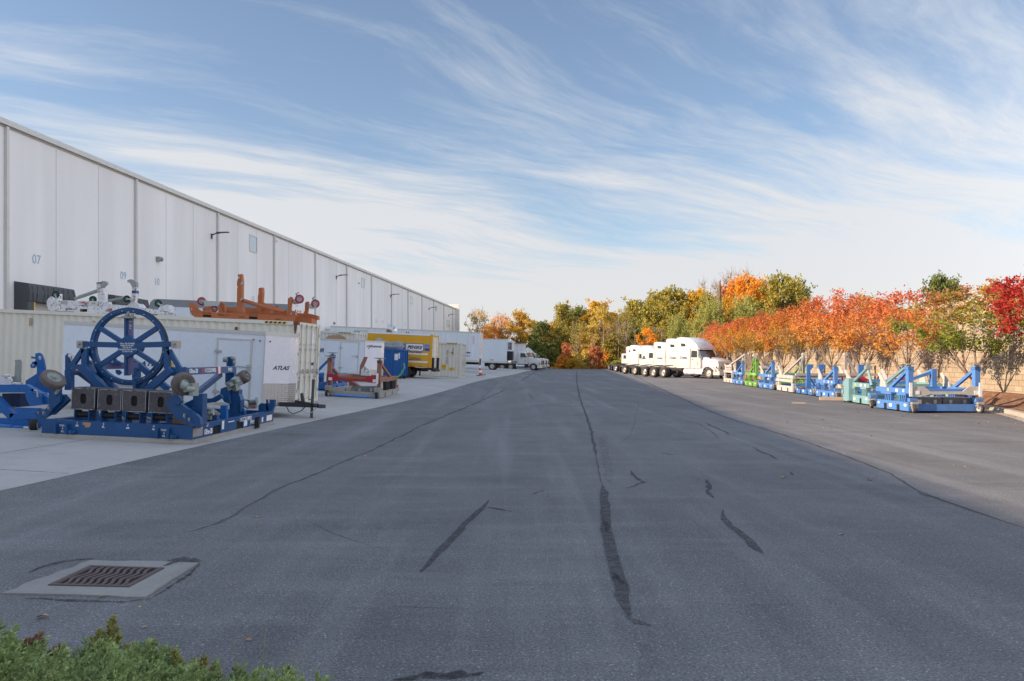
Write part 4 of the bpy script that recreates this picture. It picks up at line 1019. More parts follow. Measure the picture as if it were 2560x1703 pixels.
b_ = MB(); b_.box(-L_-1.2,-.5,.7,.8,.5,.72); b_.box(-L_-1.2,-.5,1.6,1.7,.5,.72); b_.build('chassis', M['black'], bt, smoothf=False)
for y in (.2,2.2): tyre_wheel((-1.85,y,.42),(0,-1 if y < 1 else 1,0),.42,.3,bt); tyre_wheel((-L_-.9,y,.42),(0,-1 if y < 1 else 1,0),.42,.25,bt)
b_ = MB(); b_.box(-1.25,-1.22,.1,.55,.1,.6); b_.box(-.85,-.82,.1,.55,.2,.6); b_.build('mud_flap', M['black'], bt, smoothf=False)
b_ = MB(); b_.profile([(-L_-2.1,.45),(-L_-2.1,1.3),(-L_-1.7,1.55),(-L_-1.35,2.3),(-L_-.05,2.35),(-L_-.05,.45)], 1.1, .1, yc=1.2); b_.build('cab', M['yellow'], bt)
b_ = MB(); b_.profile([(-L_-.55,2.4),(-L_-.5,2.95),(-L_-.03,3.15),(-L_-.02,2.4)], .9, .08, yc=1.0); b_.build('wind_deflector', M['tarp'], bt)

# ---------------------------------------------------------------- blue dumpster with bulky sacks
dm = park('dumpster', 'blue steel dumpster heaped with grey sacks in front of the yellow truck', 'dumpster', 1004, 952, 54)
b_ = MB(); b_.prism([(-2.4,0,.15),(0,0,.15),(0.0,0,1.95),(-2.4,0,1.95)], (0,1.6,0)); b_.build('bin', M['dumpster'], dm, smoothf=False)
for x in (-2.35,-1.6,-.8,-.12):
    b_ = MB(); b_.box(x,x+.12,-.07,-.001,.15,1.9); b_.build('rib', M['dumpster'], dm, smoothf=False)
for y in (.1,.75,1.4):
    b_ = MB(); b_.box(.001,.07,y,y+.1,.15,1.9); b_.build('rib', M['dumpster'], dm, smoothf=False)
b_ = MB(); b_.box(-2.45,.08,-.09,0,1.88,2.0); b_.box(0,.09,-.09,1.7,1.88,2.0); b_.build('top_rim', M['dumpster'], dm, smoothf=False)
b_ = MB(); b_.box(-2.4,0,-.03,1.6,.08,.15); b_.build('skid', M['black'], dm, smoothf=False)
for x, z, w_, h_ in ((-.55,1.25,.24,.42),(-.28,1.35,.1,.4),(.02,1.3,.0,.3)):
    if w_: 
        b_ = MB(); b_.box(x,x+w_,-.010,-.001,z,z+h_); b_.build('notice', M['textwhite'], dm, smoothf=False)
b_ = MB(); b_.box(-1.62,-1.52,-.075,-.071,1.0,1.14); b_.build('red_tag', M['reddecal'], dm, smoothf=False)
b_ = MB(); b_.cyl((.12,.15,.12),(.12,.25,.12),.12,n=14); b_.build('castor', M['black'], dm)
rr = random.Random(8)
def lump(c, s, m_, seed, name, label):
    rr = random.Random(seed); bm = bmesh.new(); bmesh.ops.create_icosphere(bm, subdivisions=3, radius=1)
    for v in bm.verts:
        n = v.co.normalized(); k = 1 + .18*math.sin(n.x*5+seed)+.14*math.sin(n.y*7+seed*2)+.1*math.cos(n.z*9+seed) + rr.uniform(-.03,.03)
        v.co = Vector((n.x*s[0]*k, n.y*s[1]*k, n.z*s[2]*k))
    me = bpy.data.meshes.new(name); bm.to_mesh(me); bm.free(); me.materials.append(m_); me.polygons.foreach_set('use_smooth', [True]*len(me.polygons))
    o = bpy.data.objects.new(name, me); COL.objects.link(o); o.location = c; return tag(o, label, 'sack', None)
q = Matrix.LocRotScale(dm.location, dm.rotation_euler, None)
lump(q @ Vector((-1.8,.8,2.2)), (.55,.5,.42), M['tarp'], 3, 'bulk_sack', 'taller grey sack on the dumpster, left one'); lump(q @ Vector((-.8,.7,2.1)), (.7,.55,.38), M['tarp'], 5, 'bulk_sack', 'wide low grey sack on the dumpster beside the company sign')

# ---------------------------------------------------------------- duct, frame, cone
p = D(985, 900, 60); du = thing('metal_duct', 'shiny metal duct elbow rising behind the yellow truck', 'duct', (p.x, p.y, Hgt(p.x,p.y)))
h_ = 1.7+(901-833)/F*60 - du.location.z
b_ = MB(); b_.tube([(0,0,0),(0,0,h_-.2)], .28, 14); b_.build('pipe', M['zinc'], du)
b_ = MB(); b_.tube([(0,0,h_-.22),(0,0,h_+.05),(-.08,0,h_+.22),(-.25,0,h_+.32),(-.5,0,h_+.36)], .34, 14); b_.build('elbow', M['chrome'], du)
p = D(886, 900, 58); fr_ = thing('pipe_frame', 'grey pipe frame standing above the cream container left of the yellow truck', 'frame', (p.x, p.y, Hgt(p.x,p.y)))
h_ = 1.7+(901-828)/F*58 - fr_.location.z
for x in (0, .95):
    b_ = MB(); b_.cyl((x,0,0),(x,0,h_),.045,n=8); b_.build('upright', M['castgrey'], fr_)
b_ = MB(); b_.beam((0,0,h_),(.95,0,h_),.07,.07); b_.beam((0,0,h_-.16),(.95,0,h_-.16),.05,.05); b_.build('crossbar', M['castgrey'], fr_)
p = D(1202, 938, 70); cn = thing('traffic_cone', 'tall red and white striped traffic cone by the trailer nose', 'cone', (p.x, p.y, Hgt(p.x,p.y)+.05), (R(0), R(-6), 0))
hh = 1.05; 
for i in range(5):
    b_ = MB(); z0, z1_ = .04 + hh*i/5, .04 + hh*(i+1)/5; r0, r1 = .17-.13*(i/5)**.8, .17-.13*((i+1)/5)**.8
    b_.cyl((0,0,z0),(0,0,z1_),r0,r1,14); b_.build('band', M['conered'] if i % 2 == 0 else M['textwhite'], cn)
b_ = MB(); b_.box(-.42,.42,-.3,.3,0,.05); b_.build('base', M['black'], cn, smoothf=False)
p = D(1200, 903, 78); mk = thing('marker_post', 'dark post with broad top standing behind the striped cone', 'post', (p.x, p.y, Hgt(p.x,p.y)))
b_ = MB(); b_.cyl((0,0,0),(0,0,.95),.05,n=8); b_.build('pole', M['black'], mk); b_ = MB(); b_.cyl((0,0,.9),(.03,0,1.5),.11,.08,n=10); b_.build('head', M['seal'], mk)
# ================================================================== aircraft engine transport stands
def castor(root, c, axis, r, w_, mt, bracket_to=None, mb='castgrey', rim=None, world=True, fork=True):
    o = tyre_wheel(c, axis, r, w_, root, mt=mt, mr=rim or M['castgrey'], name='castor', world=world, n=22)
    if bracket_to is not None:
        c = Vector(c); q = Vector(bracket_to); a = Vector(axis).normalized()
        b_ = MB()
        for s in (-1, 1): b_.beam(c + a*s*(w_*.5+.02), q.lerp(c, .15) + a*s*w_*.35, .05, .02, up=tuple(a))
        b_.beam(q.lerp(c,.25), q, w_*1.1, .10); b_.cyl(c - a*(w_*.6), c + a*(w_*.6), r*.12, n=8)
        if world: b_.v = [MATS_W[root.name].inverted() @ v for v in b_.v]
        b_.build('castor_bracket', M[mb], o)
    return o
def pix(root, name, m_, Y, polys=(), beams=(), tubes=(), boxes=(), thick=.12, sc_=(1,0,1,0), sharp=38):
    """parts measured in the photograph at a known distance Y; every outline is its own solid part"""
    kx, ox, ky, oy = sc_; out = []
    def P(p, yy=None): return D(ox + kx*p[0], oy + ky*p[1], (p[2] if len(p) > 2 else (yy or Y)))
    for pl in polys:
        b_ = MB(); b_.prism([P(p) for p in pl], (0, thick, 0)); out.append(b_.build(name, m_, root, world=True, smoothf=False))
    for (p, q, w_) in beams:
        b_ = MB(); b_.beam(P(p), P(q), thick, w_, up=(0,0,1)); out.append(b_.build(name, m_, root, world=True, smoothf=False))
    for (p, q, r_) in tubes:
        b_ = MB(); b_.cyl(P(p), P(q), r_, n=10); out.append(b_.build(name, m_, root, world=True))
    return out

# ------------------------------------------------------------------ the big navy stand in front
A_ = Vector((-9.2, 15.5, .2)); tb_ = math.atan(.13/3.0)
ms = thing('engine_stand', 'large navy blue engine stand with a big spoked ring standing on the concrete yard', 'engine stand', tuple(A_), (0, tb_, R(-1.5)))
NV = M['navy']
def part(name, fn, m_=NV, root=None, smoothf=False):
    b_ = MB(); fn(b_); return b_.build(name, m_, root or ms, smoothf=smoothf)
W3, L3 = 3.0, 4.9
o = part('skid', lambda b: b.prism([(0.06,0,0),(W3-.35,0,0),(W3,.12,0),(W3,L3,0),(0,L3,0),(0,.06,0)], (0,0,.085)), M['alu'])
part('front_beam', lambda b: b.box(.02, W3-.14, .03, .20, .088, .352))
part('rear_beam', lambda b: b.box(.02, W3-.14, L3-.2, L3-.02, .088, .34))
part('side_beam', lambda b: b.box(.02, .16, .202, L3-.202, .088, .34))
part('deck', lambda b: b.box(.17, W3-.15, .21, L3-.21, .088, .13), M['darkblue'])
# right side beam with fork pockets
def sideb(b):
    x0, x1 = W3-.138, W3-.012
    cuts = [.03, 1.05, 1.45, 2.35, 2.75, 3.55, 3.85, L3-.02]
    for i in range(0, len(cuts)-1):
        if i % 2 == 0: b.box(x0, x1, cuts[i], cuts[i+1], .088, .352)
        else: b.box(x0, x1, cuts[i], cuts[i+1], .27, .352)
part('side_beam', sideb)
for (ya, yb) in ((1.05,1.45),(2.35,2.75),(3.55,3.85)):
    part('fork_pocket', lambda b: b.box(W3-.136, W3-.05, ya+.002, yb-.002, .09, .268), M['dark'])
# decals on the long side
for (ya, yb, za, zb, m_) in ((.06,.52,.13,.30,'alu'),(1.5,1.62,.16,.34,'textwhite'),(1.85,2.2,.28,.30,'textwhite'),(2.8,3.0,.12,.24,'textwhite'),(4.35,4.75,.12,.26,'textwhite'),(4.0,4.1,.12,.24,'textwhite')):
    part('decal', lambda b: b.box(W3-.011, W3-.008, ya, yb, za, zb), M[m_])
text('GEnx-2B', .14, M['textwhite'], ms, (W3-.008, .80, .18), (R(90),0,R(90)), bold=.03, sx=.8)
text('11CC019P02', .13, M['textwhite'], ms, (W3-.008, 2.9, .28), (R(90),0,R(90)), bold=.02, sx=1.1)
text('FWD', .13, M['textwhite'], ms, (W3-.008, 3.35, .17), (R(90),0,R(90)), bold=.02)
def flag(root, x, y, z, w_=.14, rot=0):
    q = lambda u, v: (x+u*math.cos(rot), y+u*math.sin(rot), z+v)
    b_ = MB(); 
    n_ = Vector((math.sin(rot), -math.cos(rot), 0))*.003
    def rect(u0,u1,v0,v1,m_,k):
        bb = MB(); bb.prism([Vector(q(u0,v0))+n_*k, Vector(q(u1,v0))+n_*k, Vector(q(u1,v1))+n_*k, Vector(q(u0,v1))+n_*k], n_); return bb.build('flag_decal', m_, root, smoothf=False)
    h_ = w_*.65; rect(0,w_,0,h_,M['textwhite'],0)
    for i in (0,2,4): rect(w_*.02,w_*.98,h_*(i+.3)/6,h_*(i+1.1)/6,M['reddecal'],1.2)
    rect(.0,w_*.42,h_*.5,h_,M['textnavy'],2.4)
flag(ms, W3-.009, .30+.38, .285, .10, R(90))
for i, (s, x) in enumerate((('1\nFR',.72),('2\nFL',1.24),('3\nAR',1.72),('4\nAL',2.23))): text(s, .055, M['textwhite'], ms, (x, .026, .285), bold=.02)
part('cardboard_patch', lambda b: b.prism([(.83,.028,.33),(.99,.028,.33),(.99,.028,.29),(.97,.028,.24),(.88,.028,.23),(.87,.028,.28),(.83,.028,.28)], (0,-.004,0)), M['cardboard'])
for x0 in (.30, 2.30):       # lug pairs with text plate
    for dx in (0, .22):
        part('lug', lambda b: b.prism([(x0+dx,.029,.09),(x0+dx+.05,.029,.09),(x0+dx+.05,.029,.29),(x0+dx,.029,.29)], (0,-.09,0)))
    text('TOW\n4\nAL', .055, M['textwhite'], ms, (x0+.135, .026, .19), bold=.02)
    part('shackle_pin', lambda b: (b.cyl((x0+.33,.03,.14),(x0+.33,-.06,.14),.045,n=10), b.cyl((x0+.39,.03,.14),(x0+.39,-.05,.14),.03,n=10)), smoothf=True)
# four steel ballast boxes with oval holes, on shock mounts
def ovalbox(x0, x1, y0, y1, z0, z1):
    b_ = MB(); cx = (x0+x1)/2; cz = (z0+z1)/2 + .0; rx, rz = .063, .105; n = 24
    hole = []
    for i in range(n):
        t = 2*math.pi*i/n; c_, s_ = math.cos(t), math.sin(t)
        hole.append((cx + rx*math.copysign(abs(c_)**.8, c_), cz + rz*math.copysign(abs(s_)**.62, s_)))
    out_ = []
    for i in range(n):
        t = 2*math.pi*i/n; c_, s_ = math.cos(t), math.sin(t); k = 1/max(abs(c_), abs(s_))
        out_.append((cx + (x1-x0)/2*c_*k, cz + (z1-z0)/2*s_*k))
    for i in range(n):
        j = (i+1) % n
        b_.quad((out_[i][0],y0,out_[i][1]),(out_[j][0],y0,out_[j][1]),(hole[j][0],y0,hole[j][1]),(hole[i][0],y0,hole[i][1]))
        b_.quad((hole[i][0],y0,hole[i][1]),(hole[j][0],y0,hole[j][1]),(hole[j][0],y0+.02,hole[j][1]),(hole[i][0],y0+.02,hole[i][1]))
    b_.quad((x0,y0,z1),(x1,y0,z1),(x1,y1,z1),(x0,y1,z1)); b_.quad((x0,y0,z0),(x1,y0,z0),(x1,y1,z0),(x0,y1,z0))
    b_.quad((x0,y0,z0),(x0,y0,z1),(x0,y1,z1),(x0,y1,z0)); b_.quad((x1,y0,z0),(x1,y0,z1),(x1,y1,z1),(x1,y1,z0)); b_.quad((x0,y1,z0),(x1,y1,z0),(x1,y1,z1),(x0,y1,z1))
    return b_
edge_m = plain('scuffed_pale_edge', (.36,.40,.42), .7)
for (x0, x1) in ((.41,.89),(.94,1.42),(1.435,1.915),(1.965,2.45)):
    o = ovalbox(x0, x1, .32, .80, .55, .985).build('steel_box', M['steel'], ms, smoothf=False)
    rr = random.Random(int(x0*100))
    for z in (.552, .975):       # scuffed edges
        x = x0
        while x < x1-.05:
            dx = rr.uniform(.03,.12)
            if rr.random() < .75:
                b_ = MB(); b_.prism([(x,.319,z),(min(x1,x+dx),.319,z),(min(x1,x+dx*.9),.319,z+rr.uniform(.005,.02)*(1 if z < .6 else -1)),(x,.319,z+rr.uniform(.004,.012)*(1 if z < .6 else -1))], (0,-.002,0)); b_.build('scuff', edge_m, o, smoothf=False)
            x += dx
    for xx in (x0+.004, x1-.014):
        b_ = MB(); b_.prism([(xx,.319,.57),(xx+.01,.319,.6),(xx+.008,.319,.95),(xx,.319,.97)], (0,-.002,0)); b_.build('scuff', edge_m, o, smoothf=False)
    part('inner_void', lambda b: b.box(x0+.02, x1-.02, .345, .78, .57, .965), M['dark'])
    part('shock_mount', lambda b: b.cyl((x0+.10,.42,.45),(x1-.12,.42,.45),.062,n=12), M['black'], smoothf=True)
    part('mount_plate', lambda b: b.box(x0+.08,x0+.095,.30,.56,.30,.56)); part('mount_plate', lambda b: (b.box(x1-.115,x1-.10,.30,.56,.30,.56), b.cyl((x1-.10,.42,.45),(x1-.03,.42,.45),.02,n=8)))
def part_w(name, fn, m_=NV, smoothf=False, root=None):
    b_ = MB(); fn(b_); return b_.build(name, m_, root or ms, world=True, smoothf=smoothf)
# the ring
RY = 17.0; rc = D(324, 866.5, RY); Rr = .815
o = part_w('ring', lambda b: b.lathe(rc, (0,1,0), [(-.05,Rr-.10),(-.05,Rr-.085),(-.075,Rr-.08),(-.075,Rr-.035),(-.06,Rr-.03),(-.06,Rr),(.06,Rr),(.06,Rr-.10),(-.05,Rr-.10)], 72), NV, True)
for i in range(20):
    t = 2*math.pi*(i+.5)/20; c_ = rc + Vector((math.cos(t)*(Rr-.055), -.075, math.sin(t)*(Rr-.055)))
    b_ = MB(); b_.cyl(c_, c_+Vector((0,-.015,0)), .012, n=8); b_.v = [MATS_W[ms.name].inverted() @ v for v in b_.v]; b_.build('bolt', M['zinc'], o)
    t2 = 2*math.pi*i/20; c2_ = rc + Vector((math.cos(t2)*(Rr-.10), -.055, math.sin(t2)*(Rr-.10))); d2 = Vector((math.cos(t2),0,math.sin(t2)))
part_w('rubber_band', lambda b: b.lathe(rc, (0,1,0), [(-.05,Rr+.001),(-.05,Rr+.012),(.05,Rr+.012),(.05,Rr+.001)], 72), M['black'], True)
hubp = [rc + Vector((.235*math.cos(R(90+60*i)), -.10, .235*math.sin(R(90+60*i)))) for i in range(6)]
part_w('hub', lambda b: b.prism(hubp, (0,.12,0)))
part_w('hub_core', lambda b: b.cyl(rc+Vector((0,.03,0)), rc+Vector((0,.35,0)), .17, n=16), NV, True)
for ang in (33, 147, 213, 327):
    d_ = Vector((math.cos(R(ang)), 0, math.sin(R(ang))))
    part_w('spoke', lambda b: b.beam(rc+d_*.20+Vector((0,-.03,0)), rc+d_*(Rr-.09)+Vector((0,-.03,0)), .09, .095, up=(0,0,1)))
for s in (-1, 1):
    part_w('trunnion_arm', lambda b: b.beam(rc+Vector((s*.2,-.04,.03)), rc+Vector((s*.93,-.04,.05)), .12, .115))
    part_w('trunnion_block', lambda b: (b.box(*(sorted((rc.x+s*.94, rc.x+s*1.06))), rc.y-.13, rc.y+.10, rc.z-.04, rc.z+.12), b.cyl(rc+Vector((s*1.0,-.2,.06)), rc+Vector((s*1.0,.15,.06)), .03, n=8)), M['alu'])
purple = paint('faded_purple_blue_paint', (.12,.12,.25), .5, .3, (.3,.3,.35), scale=3)
for s in (-1, 1):
    part_w('spoke_web', lambda b: b.box(rc.x-.085, rc.x-.035, rc.y-.07, rc.y+.12, *(sorted((rc.z+s*.2, rc.z+s*(.66 if s > 0 else .62))))))
    part_w('spoke_flange', lambda b: b.box(rc.x-.034, rc.x+.075, rc.y-.02, rc.y+.03, *(sorted((rc.z+s*.19, rc.z+s*(.66 if s > 0 else .60))))), purple)
part_w('ring_clamp', lambda b: (b.box(rc.x-.13, rc.x+.12, rc.y-.12, rc.y+.05, rc.z+.60, rc.z+.64), b.cyl(rc+Vector((.09,-.06,.60)), rc+Vector((.09,-.06,.70)), .03, n=8), b.beam(rc+Vector((-.05,-.06,.64)), rc+Vector((.03,-.06,.74)), .05, .05)), M['castgrey'])
for s_, z_, sz in (('GEnx-2B ENGINE',.07,.042),('A286-E2105-P01',.028,.042),('370 LB WT',-.014,.042),('TORQUE LUG BOLTS',-.056,.042),('25-30 FT-LB',-.098,.042)):
    text(s_, sz, M['textwhite'], ms, rc+Vector((0,-.102,z_-.01)), bold=.015, world=True)
text('2', .05, M['textwhite'], ms, rc+Vector((.03,-.024,.53)), (R(90),R(-90),0), world=True, bold=.02); text('4 GS', .05, M['textwhite'], ms, rc+Vector((.03,-.024,.42)), (R(90),R(-90),0), world=True, bold=.02)
# yoke frames on both sides of the ring
z1s = (1/3.267, 0, 1/3.267, 640); z2s = (1/3.267, 380, 1/3.267, 640)
def yoke(Y0, mir=False):
    pass
pix(ms, 'yoke_post', NV, 16.85, beams=[((213,872),(213,916),.10),((419,874),(419,922),.10)], thick=.12)
pix(ms, 'yoke_brace', NV, 16.85, beams=[((209,873),(180,916),.09),((423,876),(451,924),.09)], thick=.10)
pix(ms, 'yoke_box', NV, 16.75, polys=[[(178,911),(212,911),(222,932),(182,932)],[(450,918),(414,918),(404,938),(446,941)]], thick=.34)
pix(ms, 'main_strut', NV, 16.65, beams=[((203,916),(264,976),.15),((428,924),(364,980),.15)], thick=.15)
pix(ms, 'inner_strut', NV, 17.0, beams=[((219,872),(290,977),.07),((419,880),(352,975),.06)], thick=.10)
pix(ms, 'rear_strut', NV, 17.35, beams=[((222,905),(292,975),.10),((405,905),(340,975),.10)], thick=.10)
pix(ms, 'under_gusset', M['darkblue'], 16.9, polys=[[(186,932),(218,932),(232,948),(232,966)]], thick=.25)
p0 = D(190, 922, 16.6); flag(ms, *(MATS_W[ms.name].inverted() @ D(190, 927, 16.74)), .12); 
flag(ms, *(MATS_W[ms.name].inverted() @ D(420, 935, 16.74)), .12)
# upper side beam running back on the right
bp, bq = D(450, 929, 17.0), D(583, 924, 20.4)
part_w('upper_beam', lambda b: b.beam(bp, bq, .16, .155))
bd = (bq-bp).normalized(); ra = math.atan2(bd.y, bd.x); rz_ = ra
nside = Vector((bd.y, -bd.x, 0)).normalized()
for s_, u, sz in (('GEnx-2B',.16,.13),('11CC019P02',.46,.13),('FWD',.86,.13)):
    text(s_, sz, M['textwhite'], ms, bp.lerp(bq, u)+nside*.083, (R(90),0,ra), world=True, bold=.03, sx=1.05)
part_w('red_white_band', lambda b: b.beam(bp.lerp(bq,.595), bp.lerp(bq,.675), .164, .159), M['reddecal']); part_w('white_band', lambda b: b.beam(bp.lerp(bq,.615), bp.lerp(bq,.655), .168, .163), M['textwhite'])
for u in (.32,): part_w('decal', lambda b: b.beam(bp.lerp(bq,u-.015), bp.lerp(bq,u+.015), .164, .10), M['reddecal'])
bl, bm_ = D(186, 930, 17.0), D(250, 922, 20.4)
part_w('upper_beam', lambda b: b.beam(bl, bm_, .14, .14))
part_w('beam_brace', lambda b: b.beam(D(551,936,19.8), D(491,984,18.3), .10, .12))
part_w('rear_post', lambda b: b.beam(D(577,925,20.3), D(577,962,20.3), .22, .18))
part_w('rear_head', lambda b: (b.box(*[v for p in () for v in p]) if 0 else b.prism([D(566,916,20.4),D(583,916,20.4),D(583,893,20.4),D(568,893,20.4)], (0,.15,0)), b.prism([D(566,915,20.3),D(570,915,20.3),D(570,892,20.3),D(566,892,20.3)], (0,.2,0))))
part_w('head_clamp', lambda b: (b.cyl(D(559,899,20.3), D(569,899,20.3), .07, n=12), b.cyl(D(583,897,20.2), D(588,897,20.2), .05, n=10), b.cyl(D(584,906,20.2), D(588,906,20.2), .06, n=10), b.cyl(D(580,891,20.2), D(580,897,20.2), .04, n=8)), M['castgrey'], True)
# rear cradle seen through the ring
rear = [((252,915),(350,914),.17),((349,912),(421,972),.13),((351,914),(356,975),.14),((250,918),(235,980),.14)]
part_w('rear_cradle', lambda b: b.beam(D(250,915,20.2), D(350,914,20.2), .16, .165), purple)
pix(ms, 'rear_cradle_leg', NV, 20.2, beams=[((347,913),(421,973),.14),((340,920),(344,975),.2),((250,918),(232,978),.14),((322,893),(350,912),.08)], thick=.14)
pix(ms, 'rear_hook', NV, 20.0, polys=[[(272,905),(275,893),(284,889),(290,900),(298,904),(298,910),(270,912)],[(288,925),(296,925),(302,932),(296,938),(290,934)]], thick=.08)
pix(ms, 'pin', M['zinc'], 19.95, tubes=[((280,903),(281.5,903),.05)])
part_w('hoop', lambda b: b.tube([D(336,975,16.6), D(335,952,16.6), D(338,947,16.6), D(343,946,16.6)], .028, 8), NV, True)
# left rear upright
part_w('left_rear_post', lambda b: (b.beam(D(174,975,18.6), D(174,925,18.6), .14, .17), b.beam(D(171,925,18.6), D(171,888,18.6), .10, .10), b.beam(D(171,888,18.6),D(171,884,18.6),.06,.06)))
part_w('post_clamp', lambda b: (b.prism([D(173,884,18.5),D(180,887,18.5),D(182,900,18.5),D(180,905,18.5),D(174,896,18.5)], (0,.1,0)), b.cyl(D(176,889,18.45), D(176,889,18.6), .05, n=8)), M['rustwhite'])
# side plates and swing arms
pix(ms, 'swing_arm_plate', NV, 15.75, polys=[[(89,1033),(92,1024),(100,1022),(112,1024),(131,1003),(150,985),(150,1005),(132,1022),(120,1040),(104,1050),(92,1044)]], thick=.10)
pix(ms, 'pivot_bolt', M['alu'], 15.66, tubes=[((109,1033),(110.5,1033),.045),((121,1021),(122.5,1021),.035),((95,1032),(96,1032),.03)])
pix(ms, 'swing_arm', NV, 15.95, beams=[((128,1030),(168,994),.16)], thick=.14)
pix(ms, 'castor_column', NV, 16.3, polys=[[(122,975),(134,968),(142,972),(140,1010),(122,1020)]], thick=.2)
castor(ms, D(132, 949, 15.7), (.62,-.30,.72), .235, .15, M['oldtyre'], D(146, 968, 15.95))
part_w('bracket_strut', lambda b: (b.beam(D(139,985,15.8), D(157,962,15.8), .05, .05), b.beam(D(146,945,15.9), D(160,963,15.9), .12, .06)), M['castgrey'])
# right front castor and its column
pix(ms, 'castor_column', NV, 15.85, polys=[[(482,984),(507,985),(505,1056),(484,1040)]], thick=.24)
pix(ms, 'swing_arm', NV, 15.5, polys=[[(413,1008),(426,996),(440,1003),(490,1036),(500,1046),(502,1062),(495,1072),(485,1062),(470,1062),(440,1048)]], thick=.12)
pix(ms, 'swing_arm', NV, 15.45, polys=[[(421,990),(444,986),(455,1004),(445,1012),(432,1012)]], thick=.1)
pix(ms, 'pivot_bolt', M['alu'], 15.42, tubes=[((460,1040),(461.5,1040),.05),((472,1049),(473.5,1049),.04)])
castor(ms, D(458, 960, 15.35), (.72,-.62,-.18), .225, .17, M['oldtyre'], D(478, 985, 15.5))
part_w('castor_motor', lambda b: (b.cyl(D(462,972,15.2), D(484,973,15.35), .07, .05, n=12), b.cyl(D(456,962,15.2), D(470,966,15.2), .09, .06, n=12), b.box(*[D(478,982,15.4).x, D(487,982,15.4).x, 15.3, 15.6, D(478,990,15.4).z, D(478,958,15.4).z])), M['castgrey'], True)
# middle and rear right machinery
pix(ms, 'rear_swing_arm', NV, 18.6, polys=[[(552,972),(562,968),(570,980),(574,1010),(560,1005),(550,985)]], thick=.14)
pix(ms, 'castor_column', NV, 18.8, polys=[[(573,973),(597,975),(599,1040),(574,1042)],[(597,985),(602,1000),(602,1030),(597,1036)]], thick=.25)
pix(ms, 'curved_arm', NV, 18.2, polys=[[(504,997),(530,996),(550,985),(556,994),(536,1006),(506,1009)]], thick=.12)
castor(ms, D(609, 943, 19.0), (.80,-.25,.42), .155, .22, M['oldtyre'], D(592, 960, 19.1))
part_w('gearbox', lambda b: (b.beam(D(567,968,18.8), D(603,950,18.9), .24, .20), b.beam(D(586,945,18.7), D(592,975,18.8), .10, .18), b.cyl(D(575,958,18.6), D(580,966,18.6), .07, n=8), b.cyl(D(590,948,18.6), D(594,957,18.6), .06, n=8)), M['castgrey'])
part_w('blue_bin', lambda b: b.prism([D(551,1048,17.6),D(566,1048,17.6),D(566,1014,17.6),D(551,1014,17.6)], (.0,.12,0)), M['royal'])
part_w('hand_pump', lambda b: (b.cyl(D(622,1006,19.6), D(643,1004,19.6), .06, n=10), b.prism([D(620,1022,19.6),D(638,1022,19.6),D(640,1005,19.6),D(622,1005,19.6)], (0,.15,0)), b.cyl(D(640,1002,19.55),D(643,1002,19.55),.09,n=10)), M['castgrey'], True)
part_w('pump_tag', lambda b: b.prism([D(630,1020,19.58),D(640,1020,19.58),D(640,1017,19.58),D(630,1017,19.58)], (0,-.01,0)), M['conered'])
part_w('hose', lambda b: b.tube([D(620,1022,19.5),D(608,1015,19.4),D(604,1005,19.3),D(611,1000,19.3),D(620,1001,19.5),D(624,1004,19.5)], .014, 6), M['black'], True)
part_w('yellow_strap', lambda b: b.beam(D(529,1026,17.6), D(549,1039,17.6), .05, .09), M['wood'])
part_w('hydraulic_unit', lambda b: (b.prism([D(510,1050,16.9),D(526,1050,16.9),D(526,1020,16.9),D(510,1018,16.9)], (0,.2,0)), b.cyl(D(512,1020,16.85),D(530,1024,16.85),.05,n=8), b.cyl(D(522,1034,16.85),D(534,1032,16.85),.06,n=8), b.cyl(D(518,1044,16.85),D(518,1030,16.85),.03,n=8)), M['castgrey'], True)
pix(ms, 'side_lug', NV, 17.0, polys=[[(518,1046),(530,1036),(542,1038),(542,1070),(520,1072)]], thick=.15)
pix(ms, 'side_lug', NV, 18.9, polys=[[(585,1028),(596,1005),(600,1010),(612,1030),(612,1042),(588,1044)]], thick=.12)
pix(ms, 'rear_lug', NV, 19.9, polys=[[(646,1014),(652,1008),(668,1010),(672,1030),(660,1038),(646,1034)],[(665,999),(686,1000),(686,1012),(680,1028),(666,1026)]], thick=.16)
pix(ms, 'lug_ring', M['zinc'], 19.8, tubes=[((672,1004),(673,1004),.055)])
pix(ms, 'side_pipe', M['black'], 18.9, polys=[[(632,1048),(646,1046),(646,1070),(634,1072)]], thick=.1)
part_w('hoses_below', lambda b: (b.tube([D(250,1040,17),D(290,1030,17),D(310,1050,17),D(340,1035,17),D(380,1050,17)], .03, 6)), M['castgrey'], True)
part_w('plastic_sack', lambda b: b.prism([D(425,1058,16.6),D(430,1045,16.6),D(445,1040,16.6),D(465,1046,16.6),D(470,1062,16.6)], (0,.4,0)), M['cardboard'])
part_w('inner_column', lambda b: (b.beam(D(236,1060,17.2), D(236,985,17.2), .12, .14), b.beam(D(390,1060,17.2), D(390,985,17.2), .12, .14)))
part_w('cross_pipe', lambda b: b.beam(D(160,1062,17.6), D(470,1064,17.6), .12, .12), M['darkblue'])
part_w('side_arm', lambda b: (b.beam(D(500,1000,16.6), D(440,1030,16.6), .1, .14)))

